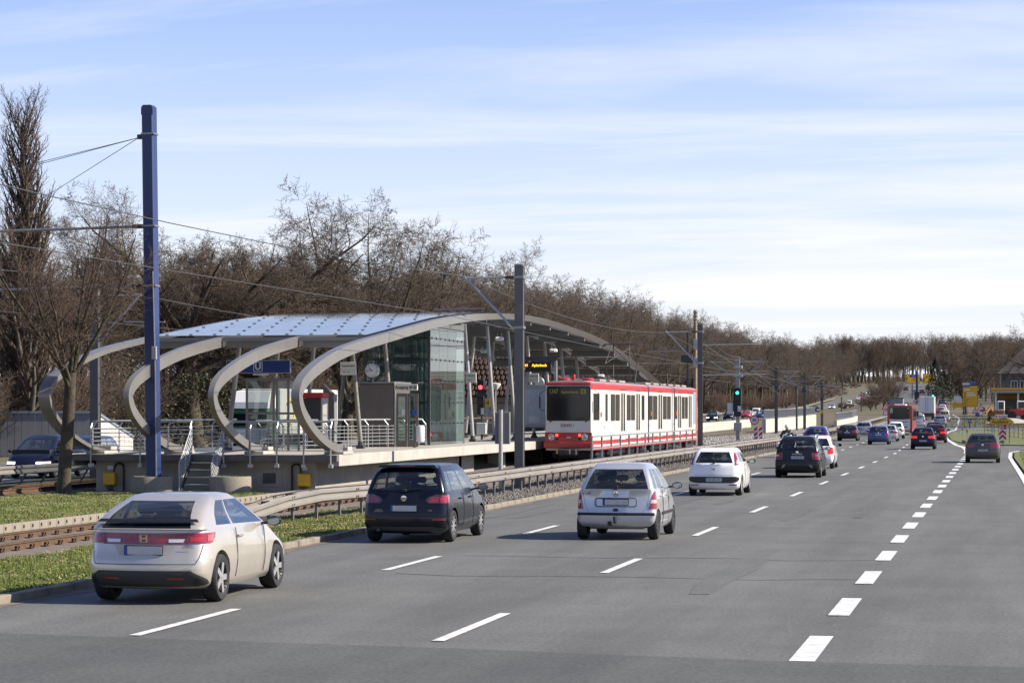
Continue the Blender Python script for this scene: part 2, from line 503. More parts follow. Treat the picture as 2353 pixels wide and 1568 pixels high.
# kerb of single stones on the left edge
kerb = MB().box(-13.72, -13.60, 20, 29, -.02, .10).build('kerb', M_kerb); tag(kerb, kind='structure')
ks = MB().cbox(-.085, .085, 0, .985, -.03, .12, .012).mesh('kerb_stone', M_kerb)
for k in range(0, 120):
    y = 29.0 + k
    put('kerb_stone', ks, kerb, (-13.66 + rng.uniform(-.012, .012), y, rng.uniform(-.012, .008)))
g = MB()
g.sheet([[(-13.74 + shift(y), y, zr(y) - .02), (-13.74 + shift(y), y, zr(y) + .1), (-13.57 + shift(y), y, zr(y) + .1), (-13.57 + shift(y), y, zr(y) - .02)] for y in list(range(149, 620, 12))])
g.build('kerb_run', M_kerb, kerb)
g = MB()   # gutter grit along the kerb
g.sheet([[(-13.575, y, .006), (-13.3 + .08 * math.sin(y * 1.3) + .05 * math.sin(y * 3.1), y, .006)] for y in range(20, 200, 1)])
g.build('gutter_dirt', M_dirt, kerb)

# ------------------------------------------------------------------ track beds
g = MB(); g.sheet([[(x, y, .012 + (.03 if x in (-17.1, -20.7) else .05)) for x in (-17.1, -17.6, -20.4, -20.7)] for y in range(18, 330, 8)])
tag(g.build('track_ground', M_dirt, smooth=50), kind='structure')
g = MB(); g.sheet([[(x, y, terr(x, y) + .03) for x in (-14.3, -15.2, -16.4, -17.05)] for y in range(59, 350, 8)])
tag(g.build('gravel_ground', M_ball, smooth=50), kind='structure')
g = MB(); g.sheet([[(x, y, .03) for x in (-33.4, -31, -29.5)] for y in range(30, 330, 12)])
tag(g.build('far_track_ground', M_ball, smooth=50), kind='structure')
g = MB(); g.sheet([[(x, y, terr(x, y) + .02) for x in (-29, -26, -23, -20.8)] for y in range(155, 330, 12)])
tag(g.build('median_gravel_ground', M_ball, smooth=50), kind='structure')
M_path = mat('path_paving', (.20, .175, .145), .9, var=.15, vscale=2, bump=.3, bscale=20)
g = MB(); g.add([(-20.95, 20, .06), (-22.0, 20, .06), (-22.0, 73, .06), (-28.8, 74, .06), (-28.8, 76.5, .06), (-20.95, 76.5, .06)], [(0, 1, 2, 3, 4, 5)])
tag(g.build('station_path', M_path), kind='structure')
for (x, y0, y1) in ((-21.0, 20, 72),):
    pass
# low channel of concrete blocks between track and path
ch = MB().box(-20.93, -20.82, 20, 40, -.02, .22).build('channel_kerb', M_kerb); tag(ch, kind='structure')
cb = MB().cbox(-.075, .075, 0, .485, -.02, .25, .012).box(.0745, .079, .06, .14, .13, .20, 1).mesh('channel_block', [mat('channel_concrete', (.24, .21, .165), .9, var=.15, vscale=3), M_black])  # notch holes: their darkness is a black box on the block face
for k in range(80):
    put('channel_block', cb, ch, (-20.87, 40 + k * .5, 0))

M_rail = mat('rusty_rail', (.125, .072, .038), .65, .2, var=.2, vscale=6)
M_railtop = mat('polished_rail_head', (.62, .6, .58), .22, .9)
def rail_profile():
    return [(-.07, 0), (.07, 0), (.07, .012), (.012, .035), (.012, .115), (.036, .125), (.036, .155), (-.036, .155), (-.036, .125), (-.012, .115), (-.012, .035), (-.07, .012)]
def track(label, fx, fz, ys, clips=None):
    t = thing('railway_track', label, 'railway track', (fx(ys[0]), ys[0], fz(ys[0])))
    o = Vector(t.location)
    for s in (-.75, .75):
        g = MB(); pr = rail_profile(); n = len(pr); rows = []
        for y in ys:
            rows.append([Vector((fx(y) + s + u, y, fz(y) + v)) - o for u, v in pr + [pr[0]]])
        g.sheet(rows)
        g.sheet([[Vector((fx(y) + s - .03, y, fz(y) + .157)) - o, Vector((fx(y) + s + .03, y, fz(y) + .157)) - o] for y in ys], 1)
        g.build('rail', [M_rail, M_railtop], t, smooth=30)
    if clips:
        c = MB()
        c.box(-.06, .06, -.08, .08, 0, .03)
        c.tube([(.02, -.06, .03), (.055, -.06, .09), (.055, 0, .11), (.055, .06, .09), (.02, .06, .03)], .014, 5)
        c.tube([(0, 0, .02), (0, 0, .10)], .02, 6)
        cm = c.mesh('rail_clip', mat('dark_rust', (.05, .028, .018), .8))
        y = clips[0]
        while y < clips[1]:
            for s in (-.75, .75):
                for k in (-1, 1):
                    put('rail_clip', cm, t, Vector((fx(y) + s + k * .12, y, fz(y) + .0)) - o, rz=0 if k > 0 else math.pi)
            y += .72
    return t
track('rusty tram rails in the front track passing the grass and the platform', lambda y: -18.95 - .2 * sstep((y - 60) / 30), lambda y: .05 + .05 * sstep((y - 70) / 30), list(range(18, 336, 6)), clips=(40, 72))
track('tram rails on the far side of the platform', lambda y: -31.2 + sstep((y - 170) / 120) * 6.5, lambda y: .04, list(range(30, 336, 6)))
# sleepers of the far part of the track, single pieces
slp = MB().cbox(-1.25, 1.25, -.12, .12, 0, .06, .01).mesh('sleeper', mat('sleeper', (.16, .12, .09), .9, var=.2))
trk = [o for o in col.objects if o.name.startswith('railway_track')]
for k in range(120):
    y = 165 + k * .75
    put('sleeper', slp, trk[0], (0, y - 18, -.005))
# ballast stones beside the guardrail: too many to count
def scatter_stones(name, n, xr, yr, size, m, zf=lambda x, y: .03, label=None, seed=1):
    r = np.random.default_rng(seed)
    x = r.uniform(*xr, n); y = yr[0] + (yr[1] - yr[0]) * r.uniform(0, 1, n) ** 1.5
    s = size * r.uniform(.5, 1.25, n)
    base = np.array([(1, 0, 0), (0, 1, 0), (-1, 0, 0), (0, -1, 0), (0, 0, .8), (0, 0, -.8)], float)
    F = np.array([(0, 1, 4), (1, 2, 4), (2, 3, 4), (3, 0, 4), (1, 0, 5), (2, 1, 5), (3, 2, 5), (0, 3, 5)])
    a = r.uniform(0, 6.28, n); V = base[None] * r.uniform(.6, 1.3, (n, 6, 1))
    c, d = np.cos(a)[:, None], np.sin(a)[:, None]
    vx = V[..., 0] * c - V[..., 1] * d; vy = V[..., 0] * d + V[..., 1] * c
    zz = np.array([zf(p, q) for p, q in zip(x, y)])
    P = np.stack([vx * s[:, None] + x[:, None], vy * s[:, None] + y[:, None], V[..., 2] * s[:, None] + (zz + s * .35)[:, None]], -1).reshape(-1, 3)
    FF = (F[None] + (np.arange(n) * 6)[:, None, None]).reshape(-1, 3)
    me = bpy.data.meshes.new(name); me.from_pydata(P.tolist(), [], FF.tolist()); me.materials.append(m); me.update()
    return tag(put(name, me), label, 'gravel', kind='stuff')
M_stone = mat('ballast_stone', (.07, .062, .056), .9, c2=(.22, .20, .18), vscale=14, det=2)
scatter_stones('track_gravel', 24000, (-17.05, -14.2), (59, 170), .055, M_stone, label='dark track ballast under and behind the crash barrier')
scatter_stones('light_gravel', 9000, (-28, -20.8), (160, 300), .11, mat('light_ballast', (.2, .19, .18), .9, c2=(.4, .38, .36), vscale=9), label='grey ballast between the tracks beyond the tram', zf=lambda x, y: terr(x, y) + .02, seed=5)

# ------------------------------------------------------------------ grass
def grass_mat(name, a, b, c):
    m = mat(name, a, .8, c2=b, vscale=.8, det=5)
    return m
M_gr = grass_mat('grass_blade', (.075, .125, .014), (.21, .235, .05), 0)
M_gr2 = mat('dry_grass', (.20, .17, .07), .85, c2=(.10, .12, .03), vscale=.6)
def grass(name, n, poly_fn, hgt, m, label, seed, zf=lambda x, y: terr(x, y)):
    r = np.random.default_rng(seed)
    x, y = poly_fn(r, n); n = len(x)
    cl = np.sin(x * 2.1 + 1.3 * np.sin(y * 1.7)) * np.sin(y * 1.9 + np.sin(x * 2.3))
    h = hgt * r.uniform(.4, 1.2, n) * (1 + .45 * cl)
    a = r.uniform(0, 6.28, n); w = r.uniform(.006, .014, n) * (hgt / .09) ** .5
    lean = r.uniform(0, .7, n) * h; la = r.uniform(0, 6.28, n)
    z = np.array([zf(p, q) for p, q in zip(x, y)]) - .03
    A = np.stack([x - w * np.cos(a), y - w * np.sin(a), z], -1); B = np.stack([x + w * np.cos(a), y + w * np.sin(a), z], -1)
    C = np.stack([x + lean * np.cos(la), y + lean * np.sin(la), z + h], -1)
    P = np.stack([A, B, C], 1).reshape(-1, 3)
    me = bpy.data.meshes.new(name)
    me.vertices.add(len(P)); me.vertices.foreach_set('co', P.ravel())
    me.loops.add(len(P)); me.loops.foreach_set('vertex_index', np.arange(len(P)))
    me.polygons.add(n); me.polygons.foreach_set('loop_start', np.arange(0, 3 * n, 3))
    me.materials.append(m); me.update(calc_edges=True)
    return tag(put(name, me), label, 'grass', kind='stuff')
def rect(x0, x1, y0, y1, pw=1.0):
    return lambda r, n: (r.uniform(x0, x1, n), y0 + (y1 - y0) * r.uniform(0, 1, n) ** pw)
def quadlawn(r, n):
    y = 26 + (64 - 26) * r.uniform(0, 1, n) ** 1.2
    u = r.uniform(0, 1, n)
    return -13.78 + u * (-3.3), y
flat('verge_lawn', [(-13.75, 18), (-17.12, 18), (-17.12, 64), (-13.75, 64)], .07, mat('lawn_ground', (.085, .11, .02), .95, c2=(.17, .16, .05), vscale=1.4, bump=.6, bscale=25))
flat('station_lawn', [(-21.98, 18), (-29.4, 18), (-29.4, 74.5), (-27, 74), (-21.98, 73)], .075, MATS['lawn_ground'])
grass('verge_grass', 210000, quadlawn, .085, M_gr, 'green grass strip between the kerb and the front tram rails', 3, zf=lambda x, y: .07)
grass('lawn_grass', 120000, rect(-29.3, -22.0, 44, 74.3, .8), .08, M_gr, 'green lawn in front of the platform end', 4, zf=lambda x, y: .075)
grass('tuft_grass', 9000, lambda r, n: (-13.85 - np.abs(r.normal(0, .22, n)), 60 + 120 * (np.floor(r.uniform(0, 26, n)) / 26 + r.normal(0, .006, n)) ** 1.3), .09, M_gr, 'tufts of grass growing along the kerb below the crash barrier', 5)
def island(r, n):
    x = r.uniform(-6, 30, n); y = r.uniform(168, 302, n)
    k = (y > 189 + (x < 0) * 2 - np.clip(x, -3, 20) * .6) & (x > -3.4 - (y - 190) * .021) & (y < 300 - np.clip((x + 6) * 1.3, 0, 11))
    return x[k], y[k]
flat('traffic_island', [(-2.6, 190.5), (0, 188), (6, 184), (20, 180.5), (30, 250), (24, 294), (2.5, 288), (-4.4, 303), (-5.6, 285), (-5.4, 250), (-4.4, 215)], .05, MATS['lawn_ground'])
grass('island_grass', 60000, island, .13, M_gr, 'grass island between the exit lane and the side road', 6)
grass('right_verge_grass', 14000, rect(.9, 6, 90, 158), .12, M_gr, 'grass verge at the right edge of the exit lane', 7, zf=lambda x, y: .03)
grass('far_verge_grass', 30000, lambda r, n: (lambda y: (r.uniform(-4.5, 22, n) + np.array([shift(q) for q in y]), y))(r.uniform(335, 470, n)), .2, M_gr2, 'rough grass verge below the yellow direction sign', 8)
flat('right_verge', [(1.3, 40), (9, 40), (20, 150), (9, 163), (3, 166.5), (1.05, 162.5), (.65, 156), (.55, 140), (.95, 100), (1.2, 60)], .03, MATS['lawn_ground'])
# fallen leaves on the lawns
r_ = np.random.default_rng(11)
LP = []; LF = []
for (n, xr, yr_, z) in ((5000, (-17.1, -13.8), (30, 62), .10), (4200, (-29, -22), (48, 74), .10)):
    for _ in range(n):
        x, y, s, a = r_.uniform(*xr), r_.uniform(*yr_), r_.uniform(.012, .032), r_.uniform(0, 6.28)
        i = len(LP); t = r_.uniform(-.02, .02)
        LP += [(x + s * math.cos(a), y + s * math.sin(a), z + t), (x - s * math.sin(a), y + s * math.cos(a), z), (x - s * math.cos(a), y - s * math.sin(a), z + .015), (x + s * math.sin(a), y - s * math.cos(a), z)]
        LF.append((i, i + 1, i + 2, i + 3))
me = bpy.data.meshes.new('fallen_leaves'); me.from_pydata(LP, [], LF); me.materials.append(mat('dead_leaf', (.25, .16, .08), .9, c2=(.42, .33, .2), vscale=3)); me.update()
tag(put('fallen_leaves', me), 'brown fallen leaves scattered over the lawns', 'leaves', kind='stuff')

# oil stains and worn patches on the lanes
for i, (x, y, w, l) in enumerate(((-11.9, 60, .5, 9), (-8.0, 70, .5, 14), (-4.4, 36, .6, 12), (-12.6, 58, .4, 11), (-9.1, 62, .4, 16), (-7.4, 88, .45, 20), (-5.2, 60, .4, 22), (-3.6, 62, .4, 20))):
    strip('worn_patch', [(x + .05 * math.sin(k * 1.9 + i), y + l * k / 6) for k in range(7)], [w * (.35 + .65 * math.sin(math.pi * (k + .5) / 7)) for k in range(7)], z=.0055 + .0002 * i, m=asphalt('asphalt_worn', (.086, .088, .081), .9))
# ------------------------------------------------------------------ the tram stop: platform
ZP = 1.25
M_tan = mat('champagne_steel', (.26, .248, .232), .36, .45, var=.06, vscale=1.5)
M_pole = mat('taupe_pole', (.25, .225, .195), .45, .25, var=.08)
M_lpole = mat('light_pole', (.42, .41, .39), .45, .3, var=.08)
M_deck = mat('deck_concrete', (.34, .32, .285), .9, var=.18, vscale=1.2, bump=.3, bscale=30)
M_wall = mat('wall_concrete', (.36, .33, .275), .88, var=.14, vscale=.8, bump=.25, bscale=20, det=7)
M_lconc = mat('light_concrete', (.42, .395, .35), .85, var=.12, vscale=1.5, bump=.2, bscale=24)
M_fascia = mat('dark_fascia', (.13, .12, .11), .7, var=.15, vscale=2)
M_anthr = mat('anthracite_steel', (.085, .083, .085), .5, .35, var=.12, vscale=2)
M_gsteel = mat('brushed_brown_steel', (.21, .18, .16), .42, .55, var=.1, vscale=2)
M_silverrail = mat('railing_silver', (.42, .425, .43), .4, .55, var=.06)
pl = thing('station_platform', 'raised concrete island platform of the tram stop', 'platform', (-25, 76, 0))
O = -Vector(pl.location)
def pb(name, x0, x1, y0, y1, z0, z1, m, parent=pl, c=None):
    g = MB()
    if c: g.cbox(x0, x1, y0, y1, z0, z1, c)
    else: g.box(x0, x1, y0, y1, z0, z1)
    o = g.build(name, m, parent)
    if parent is pl: o.location = O
    return o
pb('deck', -29.45, -20.95, 75.85, 165, ZP - .12, ZP, M_deck)
pb('end_fascia', -29.5, -20.62, 75.62, 75.846, ZP - .20, ZP - .012, M_fascia)
k = 0; y = 75.84
while y < 164:
    pb('edge_slab', -20.948, -20.60, y + .006, y + 2.49, ZP - .36, ZP + .004, M_lconc, c=.012); y += 2.5
k = 0; y = 75.84
while y < 164:
    pb('edge_slab', -29.8, -29.452, y + .006, y + 4.99, ZP - .36, ZP + .004, M_lconc, c=.012); y += 5
pb('end_wall', -28.85, -21.5, 76.25, 76.55, -.1, ZP - .121, M_wall)
y = 76.56
while y < 97:
    pb('wall_panel', -21.75, -21.5, y + .008, y + 3.39, -.1, ZP - .121, M_wall, c=.01); y += 3.4
pb('inner_wall', -24, -23.7, 97, 165, -.1, ZP - .122, M_fascia)
y = 97.5
while y < 160:
    pb('pier', -22.2, -21.5, y, y + .45, -.1, ZP - .122, M_wall); y += 9
g = MB(); g.add([(-21.3, 97.2, .08), (-23.6, 97.2, .75), (-23.6, 165, .75), (-21.3, 165, .08)], [(0, 1, 2, 3)]); o = g.build('sloped_slab', M_fascia, pl); o.location = O
# service hatch and vent in the end wall
pb('vent_frame', -23.42, -22.60, 76.225, 76.26, .22, .78, M_wall, c=.005)
vt = pb('vent', -23.22, -22.80, 76.205, 76.23, .33, .66, M_anthr)
for i in range(7):
    g = MB().box(-23.2, -22.82, 76.193, 76.204, .35 + i * .043, .37 + i * .043); o = g.build('slat', M_dsteel, vt)
# yellow cable boxes with hoses
def cable_box(vx, label):
    p = at(vx, 1102, 79.2); x = p.x; y = 76.25
    t = thing('cable_box', label, 'electrical box', (x, y - .14, .25))
    M_y = mat('yellow_box', (.78, .44, .012), .45, var=.06)
    MB().cbox(-.2, .2, -.13, .13, 0, .40, .025).build('housing', M_y, t)
    g = MB(); g.lathe([(.06, -.138), (.06, -.128)], 16, 'Y', (0, 0, .2)); g.build('lid_emblem', M_y, t)
    g = MB()
    for i in range(5): g.tube([(-.14 + i * .065, 0, 0), (-.12 + i * .05, .0, -.10), (.0 + i * .02, .04, -.2), (.05, .06, -.25)], .012, 6)
    g.build('cable', M_black, t)
    s = 1 if vx < 400 else -1
    pts = [(s * .12, .02, .42), (s * .13, .04, .55)] + [(s * (.28 - .15 * math.cos(a)), .06, .58 + .12 * math.sin(a)) for a in np.linspace(0.3, 2.9, 9)] + [(s * .43, .07, .4), (s * .43, .07, -.22)]
    MB().tube(pts, .032, 8).build('hose', M_black, t)
    MB().box(-.14, .06, .12, .137, .50, .62).build('notice', M_white, t)
cable_box(228, 'yellow electrical box with black hose left of the blue mast')
cable_box(705, 'yellow electrical box with black hose at the right corner of the end wall')
# round concrete planters
def planter(vx, label):
    p = at(vx, 1133, 78.0)
    t = thing('planter_tub', label, 'planter', (p.x, p.y - .1, .06))
    MB().lathe([(.62, 0), (.66, .02), (.66, .50), (.64, .53), (.58, .53), (.57, .42), (.01, .42)], 36, 'Z').build('tub', mat('exposed_concrete', (.20, .175, .145), .95, c2=(.30, .27, .22), vscale=22, bump=.5, bscale=60), t, smooth=40)
    MB().lathe([(.01, .44), (.58, .44), (.58, .46), (.01, .47)], 24, 'Z').build('soil', mat('soil', (.06, .05, .03), .95), t)
    r = np.random.default_rng(int(vx)); g = MB()
    for i in range(420):
        a, q = r.uniform(0, 6.28), .56 * math.sqrt(r.uniform(0, 1)); x, y = q * math.cos(a), q * math.sin(a); b = r.uniform(0, 6.28); h = r.uniform(.04, .12)
        g.add([(x - .012 * math.cos(b), y - .012 * math.sin(b), .45), (x + .012 * math.cos(b), y + .012 * math.sin(b), .45), (x + r.uniform(-.04, .04), y + r.uniform(-.04, .04), .46 + h)], [(0, 1, 2)])
    tag(g.build('weeds', M_gr, t), kind='stuff')
planter(352, 'round concrete planter half hidden by the blue mast')
planter(531, 'round concrete planter right of the metal steps')
# steps down from the deck
p = at(443, 1130, 77.6); sx = p.x
st = thing('platform_steps', 'steel steps with handrails leading up to the platform end', 'steps', (sx, 75.62, .05))
for i in range(5):
    MB().cbox(-.46, .46, -1.22 + i * .235, -.94 + i * .235, .03 + i * .225, .065 + i * .225, .008).build('tread', M_silverrail, st)
for s in (-1, 1):
    MB().bar((s * .49, -1.22, -.02), (s * .49, .05, 1.16), .02, .16).build('stringer', M_anthr, st)
    g = MB(); a = Vector((s * .53, -1.22, 0)); b = Vector((s * .53, .02, 1.18))
    for zz in (.92, .74, .58, .42, .28, .14): g.tube([a + Vector((0, 0, zz)), b + Vector((0, 0, zz))], .024 if zz > .9 else .014, 6)
    g.tube([a, a + Vector((0, 0, .92))], .024, 6); g.tube([b, b + Vector((0, 0, .92))], .024, 6)
    g.tube([(a + b) / 2, (a + b) / 2 + Vector((0, 0, .92))], .018, 6)
    g.build('handrail', M_silverrail, st)
# railings
def railing(label, a, b, posts, m=M_silverrail, outward=(0, -1, 0), drop=True, grid=False, cranked=True, h=1.05, rails=6):
    a, b = Vector(a), Vector(b); t = thing('platform_railing', label, 'railing', a); d = (b - a); ow = Vector(outward)
    for i in range(posts):
        q = d * (i / (posts - 1)); g = MB()
        base = q + ow * .06 + Vector((0, 0, -.36 if drop else 0))
        if cranked: g.tube([base, q + ow * .06 + Vector((0, 0, h - .2)), q - ow * .10 + Vector((0, 0, h))], .028, 7)
        else: g.tube([base, q + Vector((0, 0, h))], .024, 7)
        if drop: g.cbox(*[v for pr in zip((base - Vector((.07, .05, .05))), (base + Vector((.07, .12, .07)))) for v in pr], .01)
        g.build('post', m, t)
    g = MB(); g.tube([-ow * .10 + Vector((0, 0, h)), d - ow * .10 + Vector((0, 0, h))], .034, 8); g.build('top_rail', m, t)
    for k in range(rails):
        z = .14 + k * (h - .38) / (rails - 1)
        MB().tube([ow * .06 + Vector((0, 0, z)), d + ow * .06 + Vector((0, 0, z))], .013, 6).build('rail', m, t)
    if grid:
        n = int(d.length / .5)
        for i in range(n + 1):
            q = d * (i / n); MB().tube([q + ow * .06 + Vector((0, 0, .06)), q + ow * .06 + Vector((0, 0, h - .2))], .012, 5).build('bar', m, t)
    return t
xl = at(206, 1000, 79.6).x; xs0 = sx - .56; xs1 = sx + .56; xr = at(768, 1000, 78.6).x
railing('steel railing on the platform end between the left arch and the steps', (xl, 75.6, ZP), (xs0, 75.6, ZP), 3)
railing('steel railing on the platform end right of the steps', (xs1, 75.6, ZP), (xr, 75.6, ZP), 5)
p0 = at(640, 1030, 84); railing('light grid railing beside the down stair on the platform', (-25.6, 83.5, ZP), (-22.35, 95.0, ZP), 9, outward=(1, 0, 0), drop=False, grid=True)
railing('light railing on the far edge of the platform', (-29.2, 77, ZP), (-29.2, 92, ZP), 7, outward=(-1, 0, 0), drop=False)
M_rustrail = mat('brown_railing', (.16, .105, .08), .55, .3)
railing('brown railing on the platform behind the glass lift tower', (-25.4, 108, ZP), (-25.4, 126, ZP), 8, m=M_rustrail, outward=(1, 0, 0), drop=False, cranked=False, rails=2, h=1.0)
MB().cbox(xl - 1.05, xl - .08, 75.50, 75.54, ZP + .18, ZP + .86, .008).build('sign_back', M_anthr, bpy.data.objects['platform_railing'])

# ------------------------------------------------------------------ canopy
CURVE = [(76.9, 1.27), (75.6, 1.42), (74.2, 1.74), (73.05, 2.14), (72.25, 2.56), (71.92, 2.98), (72.0, 3.34), (72.5, 3.68), (73.5, 4.0), (75.0, 4.34), (77, 4.68), (80, 5.03), (84.5, 5.47), (88.1, 5.82), (91.4, 6.12), (95.5, 6.4), (100.3, 6.64), (105, 6.8), (110, 6.87), (115, 6.83), (121, 6.68), (127, 6.48), (133, 6.15), (139, 5.63), (146, 4.98), (152.6, 4.25)]
def smooth_curve(P, k=3):
    out = []
    n = len(P)
    for i in range(n - 1):
        p0, p1, p2, p3 = P[max(i - 1, 0)], P[i], P[i + 1], P[min(i + 2, n - 1)]
        for j in range(k):
            t = j / k
            out.append(tuple(.5 * ((2 * p1[c]) + (-p0[c] + p2[c]) * t + (2 * p0[c] - 5 * p1[c] + 4 * p2[c] - p3[c]) * t * t + (-p0[c] + 3 * p1[c] - 3 * p2[c] + p3[c]) * t ** 3) for c in (0, 1)))
    out.append(P[-1]); return out
SC = smooth_curve(CURVE)
def roof_z(y):
    pts = [q for q in SC if q[1] > 4.1]
    return interp(y, [q[0] for q in pts], [q[1] for q in pts])
can = thing('platform_canopy', 'arched steel canopy with curled ribs and a dotted glass roof', 'canopy', (-24.9, 76, ZP))
OC = -Vector(can.location)
def tk(y, X): return interp(y, (96, 112, 150), (0, .2, .26)) if X > -22 else 0
def rib(X, w, depth, pts, name='rib', m=M_tan, parent=can):
    """curved box beam in the plane X = const"""
    g = MB(); rows = []
    n = len(pts)
    for i, (y, z) in enumerate(pts):
        a = pts[max(i - 1, 0)]; b = pts[min(i + 1, n - 1)]
        t = Vector((b[0] - a[0], b[1] - a[1])).normalized(); nn = Vector((t.y, -t.x))       # inward normal
        d = depth(y, z) if callable(depth) else depth
        rows.append([(X - w / 2, y, z), (X + w / 2, y, z), (X + w / 2 - tk(y, X), y + nn.x * d, z + nn.y * d), (X - w / 2 - tk(y, X), y + nn.x * d, z + nn.y * d), (X - w / 2, y, z)])
    g.sheet(rows)
    g.add(rows[0][:4], [(0, 1, 2, 3)]); g.add(rows[-1][:4], [(3, 2, 1, 0)])
    o = g.build(name, m, parent, smooth=35); o.location = OC
    return o
def dep(y, z):
    if z < 4.2: return interp(z, (1.3, 2.2, 2.9, 4.2), (.24, .31, .37, .38))
    return interp(y, (74, 80, 90, 105, 152), (.38, .34, .30, .24, .20))
RX = (-28.9, -26.25, -23.55, -20.9)
for i, X in enumerate(RX):
    rib(X, .26 if i == 3 else (.38 if i == 0 else .18), (lambda y, z: dep(y, z) * .45) if i == 0 else dep, SC)
    f = MB(); f.cbox(X - .32, X + .32, 76.3, 77.5, ZP + .002, ZP + .10, .01); f.cbox(X - .26, X + .26, 77.05, 77.6, ZP + .1, ZP + .24, .01)
    for k in range(4):
        f.tube([(X - .18 + k * .12, 77.0, ZP + .24), (X - .18 + k * .12, 77.0, ZP + .30)], .03, 6)
    o = f.build('rib_foot', M_lconc, can); o.location = OC
g = MB(); g.sheet([[(-28.72, y, z + .012), (-28.72, y, z + .12)] for y, z in SC if z > 2]); 
# cross beams
M_louvb = mat('beam_grey', (.24, .235, .225), .6, .2)
ys = [81.6] + [86 + 4.9 * i for i in range(14)]
for y in ys:
    for a, b in zip(RX[:-1], RX[1:]):
        z = roof_z(y)
        g = MB(); g.box(a + .13, b - .13, y - .06, y + .06, z - .40, z - .06)
        o = g.build('cross_beam', M_tan if y < 110 else M_louvb, can); o.location = OC
# gutter along the low edge of the glass
g = MB(); z = roof_z(81.2); g.box(-28.6, -21.08, 81.05, 81.25, z - .14, z - .02); o = g.build('gutter', M_tan, can); o.location = OC
# glass panes
M_roofgl = glass('milky_roof_glass', (.62, .68, .70), .42, (.50, .56, .60), 1.5, .08)
NX, pw = 6, (28.66 - 21.12) / 6
rowsY = [81.3]
while rowsY[-1] < 112: rowsY.append(rowsY[-1] + 2.4)
for i in range(NX):
    x0 = -28.66 + i * pw
    for j in range(len(rowsY) - 1):
        y0, y1 = rowsY[j] + .006, rowsY[j + 1] - .006
        g = MB()
        ym = (y0 + y1) / 2
        top = [(y, roof_z(y) + .05) for y in (y0, ym, y1)]
        g.sheet([[(x0 + .005, y, z), (x0 + pw - .005, y, z)] for y, z in top])
        o = g.build('glass_pane', M_roofgl, can); o.location = OC
clm = MB().cbox(-.055, .055, -.04, .04, 0, .022, .006).mesh('clamp', M_dsteel)
for j in range(15):
    y = 81.75 + j * 2.0
    for i in range(9 - (j % 2)):
        x = -28.35 + i * .86 + (.43 if j % 2 else 0)
        sl = (roof_z(y + .2) - roof_z(y - .2)) / .4
        put('clamp', clm, can, Vector((x, y, roof_z(y) + .055)) + OC, rot=(math.atan(sl), 0, 0))
# dark louvres on the far half
M_louv = mat('louvre_dark', (.13, .135, .13), .5, .3)
M_louvg = glass('louvre_glass', (.55, .66, .66), .3, (.3, .38, .38), 1.5, .05)
y = 113.0; k = 0
while y < 151:
    z = roof_z(y)
    for a, b in zip(RX[:-1], RX[1:]):
        g = MB(); g.box(a + .12, b - .12, y - .35, y + .34, z - .02, z + .02)
        o = g.build('louvre', M_louv if k % 3 else M_louvg, can); o.location = OC
    y += .78; k += 1
# slender columns
for rx, off in ((RX[1], -.45), (RX[2], .38)):
    for i, y in enumerate([83.4 + 4.9 * k for k in range(12)]):
        if rx == RX[2] and y < 87: continue
        z = roof_z(y) - dep(y, 5)
        g = MB(); g.tube([(rx + off, y, ZP + .22), (rx, y, z)], .085, 12)
        m = M_pole if y < 104 else M_lpole
        c = g.build('column', m, can, smooth=40); c.location = OC
        MB().cbox(rx + off - .14, rx + off + .14, y - .14, y + .14, ZP + .002, ZP + .12, .01).tube([(rx + off, y, ZP + .1), (rx + off, y, ZP + .26)], .11, 10).build('column_foot', M_dsteel, c)
# loudspeakers, lamps and cameras under the roof
def cam_unit(label, vx, vy, D):
    p = at(vx, vy, D)
    t = thing('platform_lamp', label, 'lamp', p)
    g = MB(); g.cbox(-.19, .19, -.14, .14, -.09, .09, .05); g.cbox(-.13, .10, -.2, -.12, -.07, .03, .02); g.build('housing', M_white, t)
    g = MB(); g.tube([(-.1, 0, .08), (-.1, 0, .26)], .012, 5); g.tube([(.1, 0, .08), (.1, 0, .26)], .012, 5); g.build('bracket', M_steel, t)
cam_unit('white loudspeaker lamp hanging from the front rib above the lift tower door', 996, 819 - 60 + 13, 101)
cam_unit('white hanging lamp right of the glass lift tower', 1147, 778, 112)
cam_unit('white hanging lamp behind the third column row', 1112, 806, 122)
cam_unit('white hanging lamp above the departure board', 1271, 805, 122)
cam_unit('white camera hanging above the tram roof', 1380, 863, 138)

# ------------------------------------------------------------------ lift tower
M_tgl = glass('tower_glass', (.66, .78, .75), .10, (.16, .21, .20), 1.6)
M_tgl2 = glass('tower_glass_pale', (.66, .80, .77), .25, (.36, .46, .44), 1.6)
lt = thing('lift_tower', 'glass lift tower standing on the platform below the canopy', 'lift tower', (-23.9, 97, ZP))
OL = -Vector(lt.location)
LX0, LX1, LY0, LY1 = -25.25, -22.62, 97.0, 103.4
ZT = 6.0
def lp(name, g, m, parent=lt, smooth=None):
    o = g.build(name, m, parent, smooth)
    if parent is lt: o.location = OL
    return o
lp('roof', MB().cbox(LX0 - .05, LX1 + .05, LY0 - .05, LY1 + .05, ZT, ZT + .34, .03), M_lpole)
for (x, y) in ((LX0, LY0), (LX1, LY0), (LX0, LY1), (LX1, LY1), (LX0, (LY0 + LY1) / 2), (LX1 - 1.15, LY0 + .3)):
    lp('corner_post', MB().box(x - .05, x + .05, y - .05, y + .05, ZP, ZT), M_anthr)
zs = [ZP + .02] + [ZP + .86 * k for k in range(1, 6)] + [ZT]
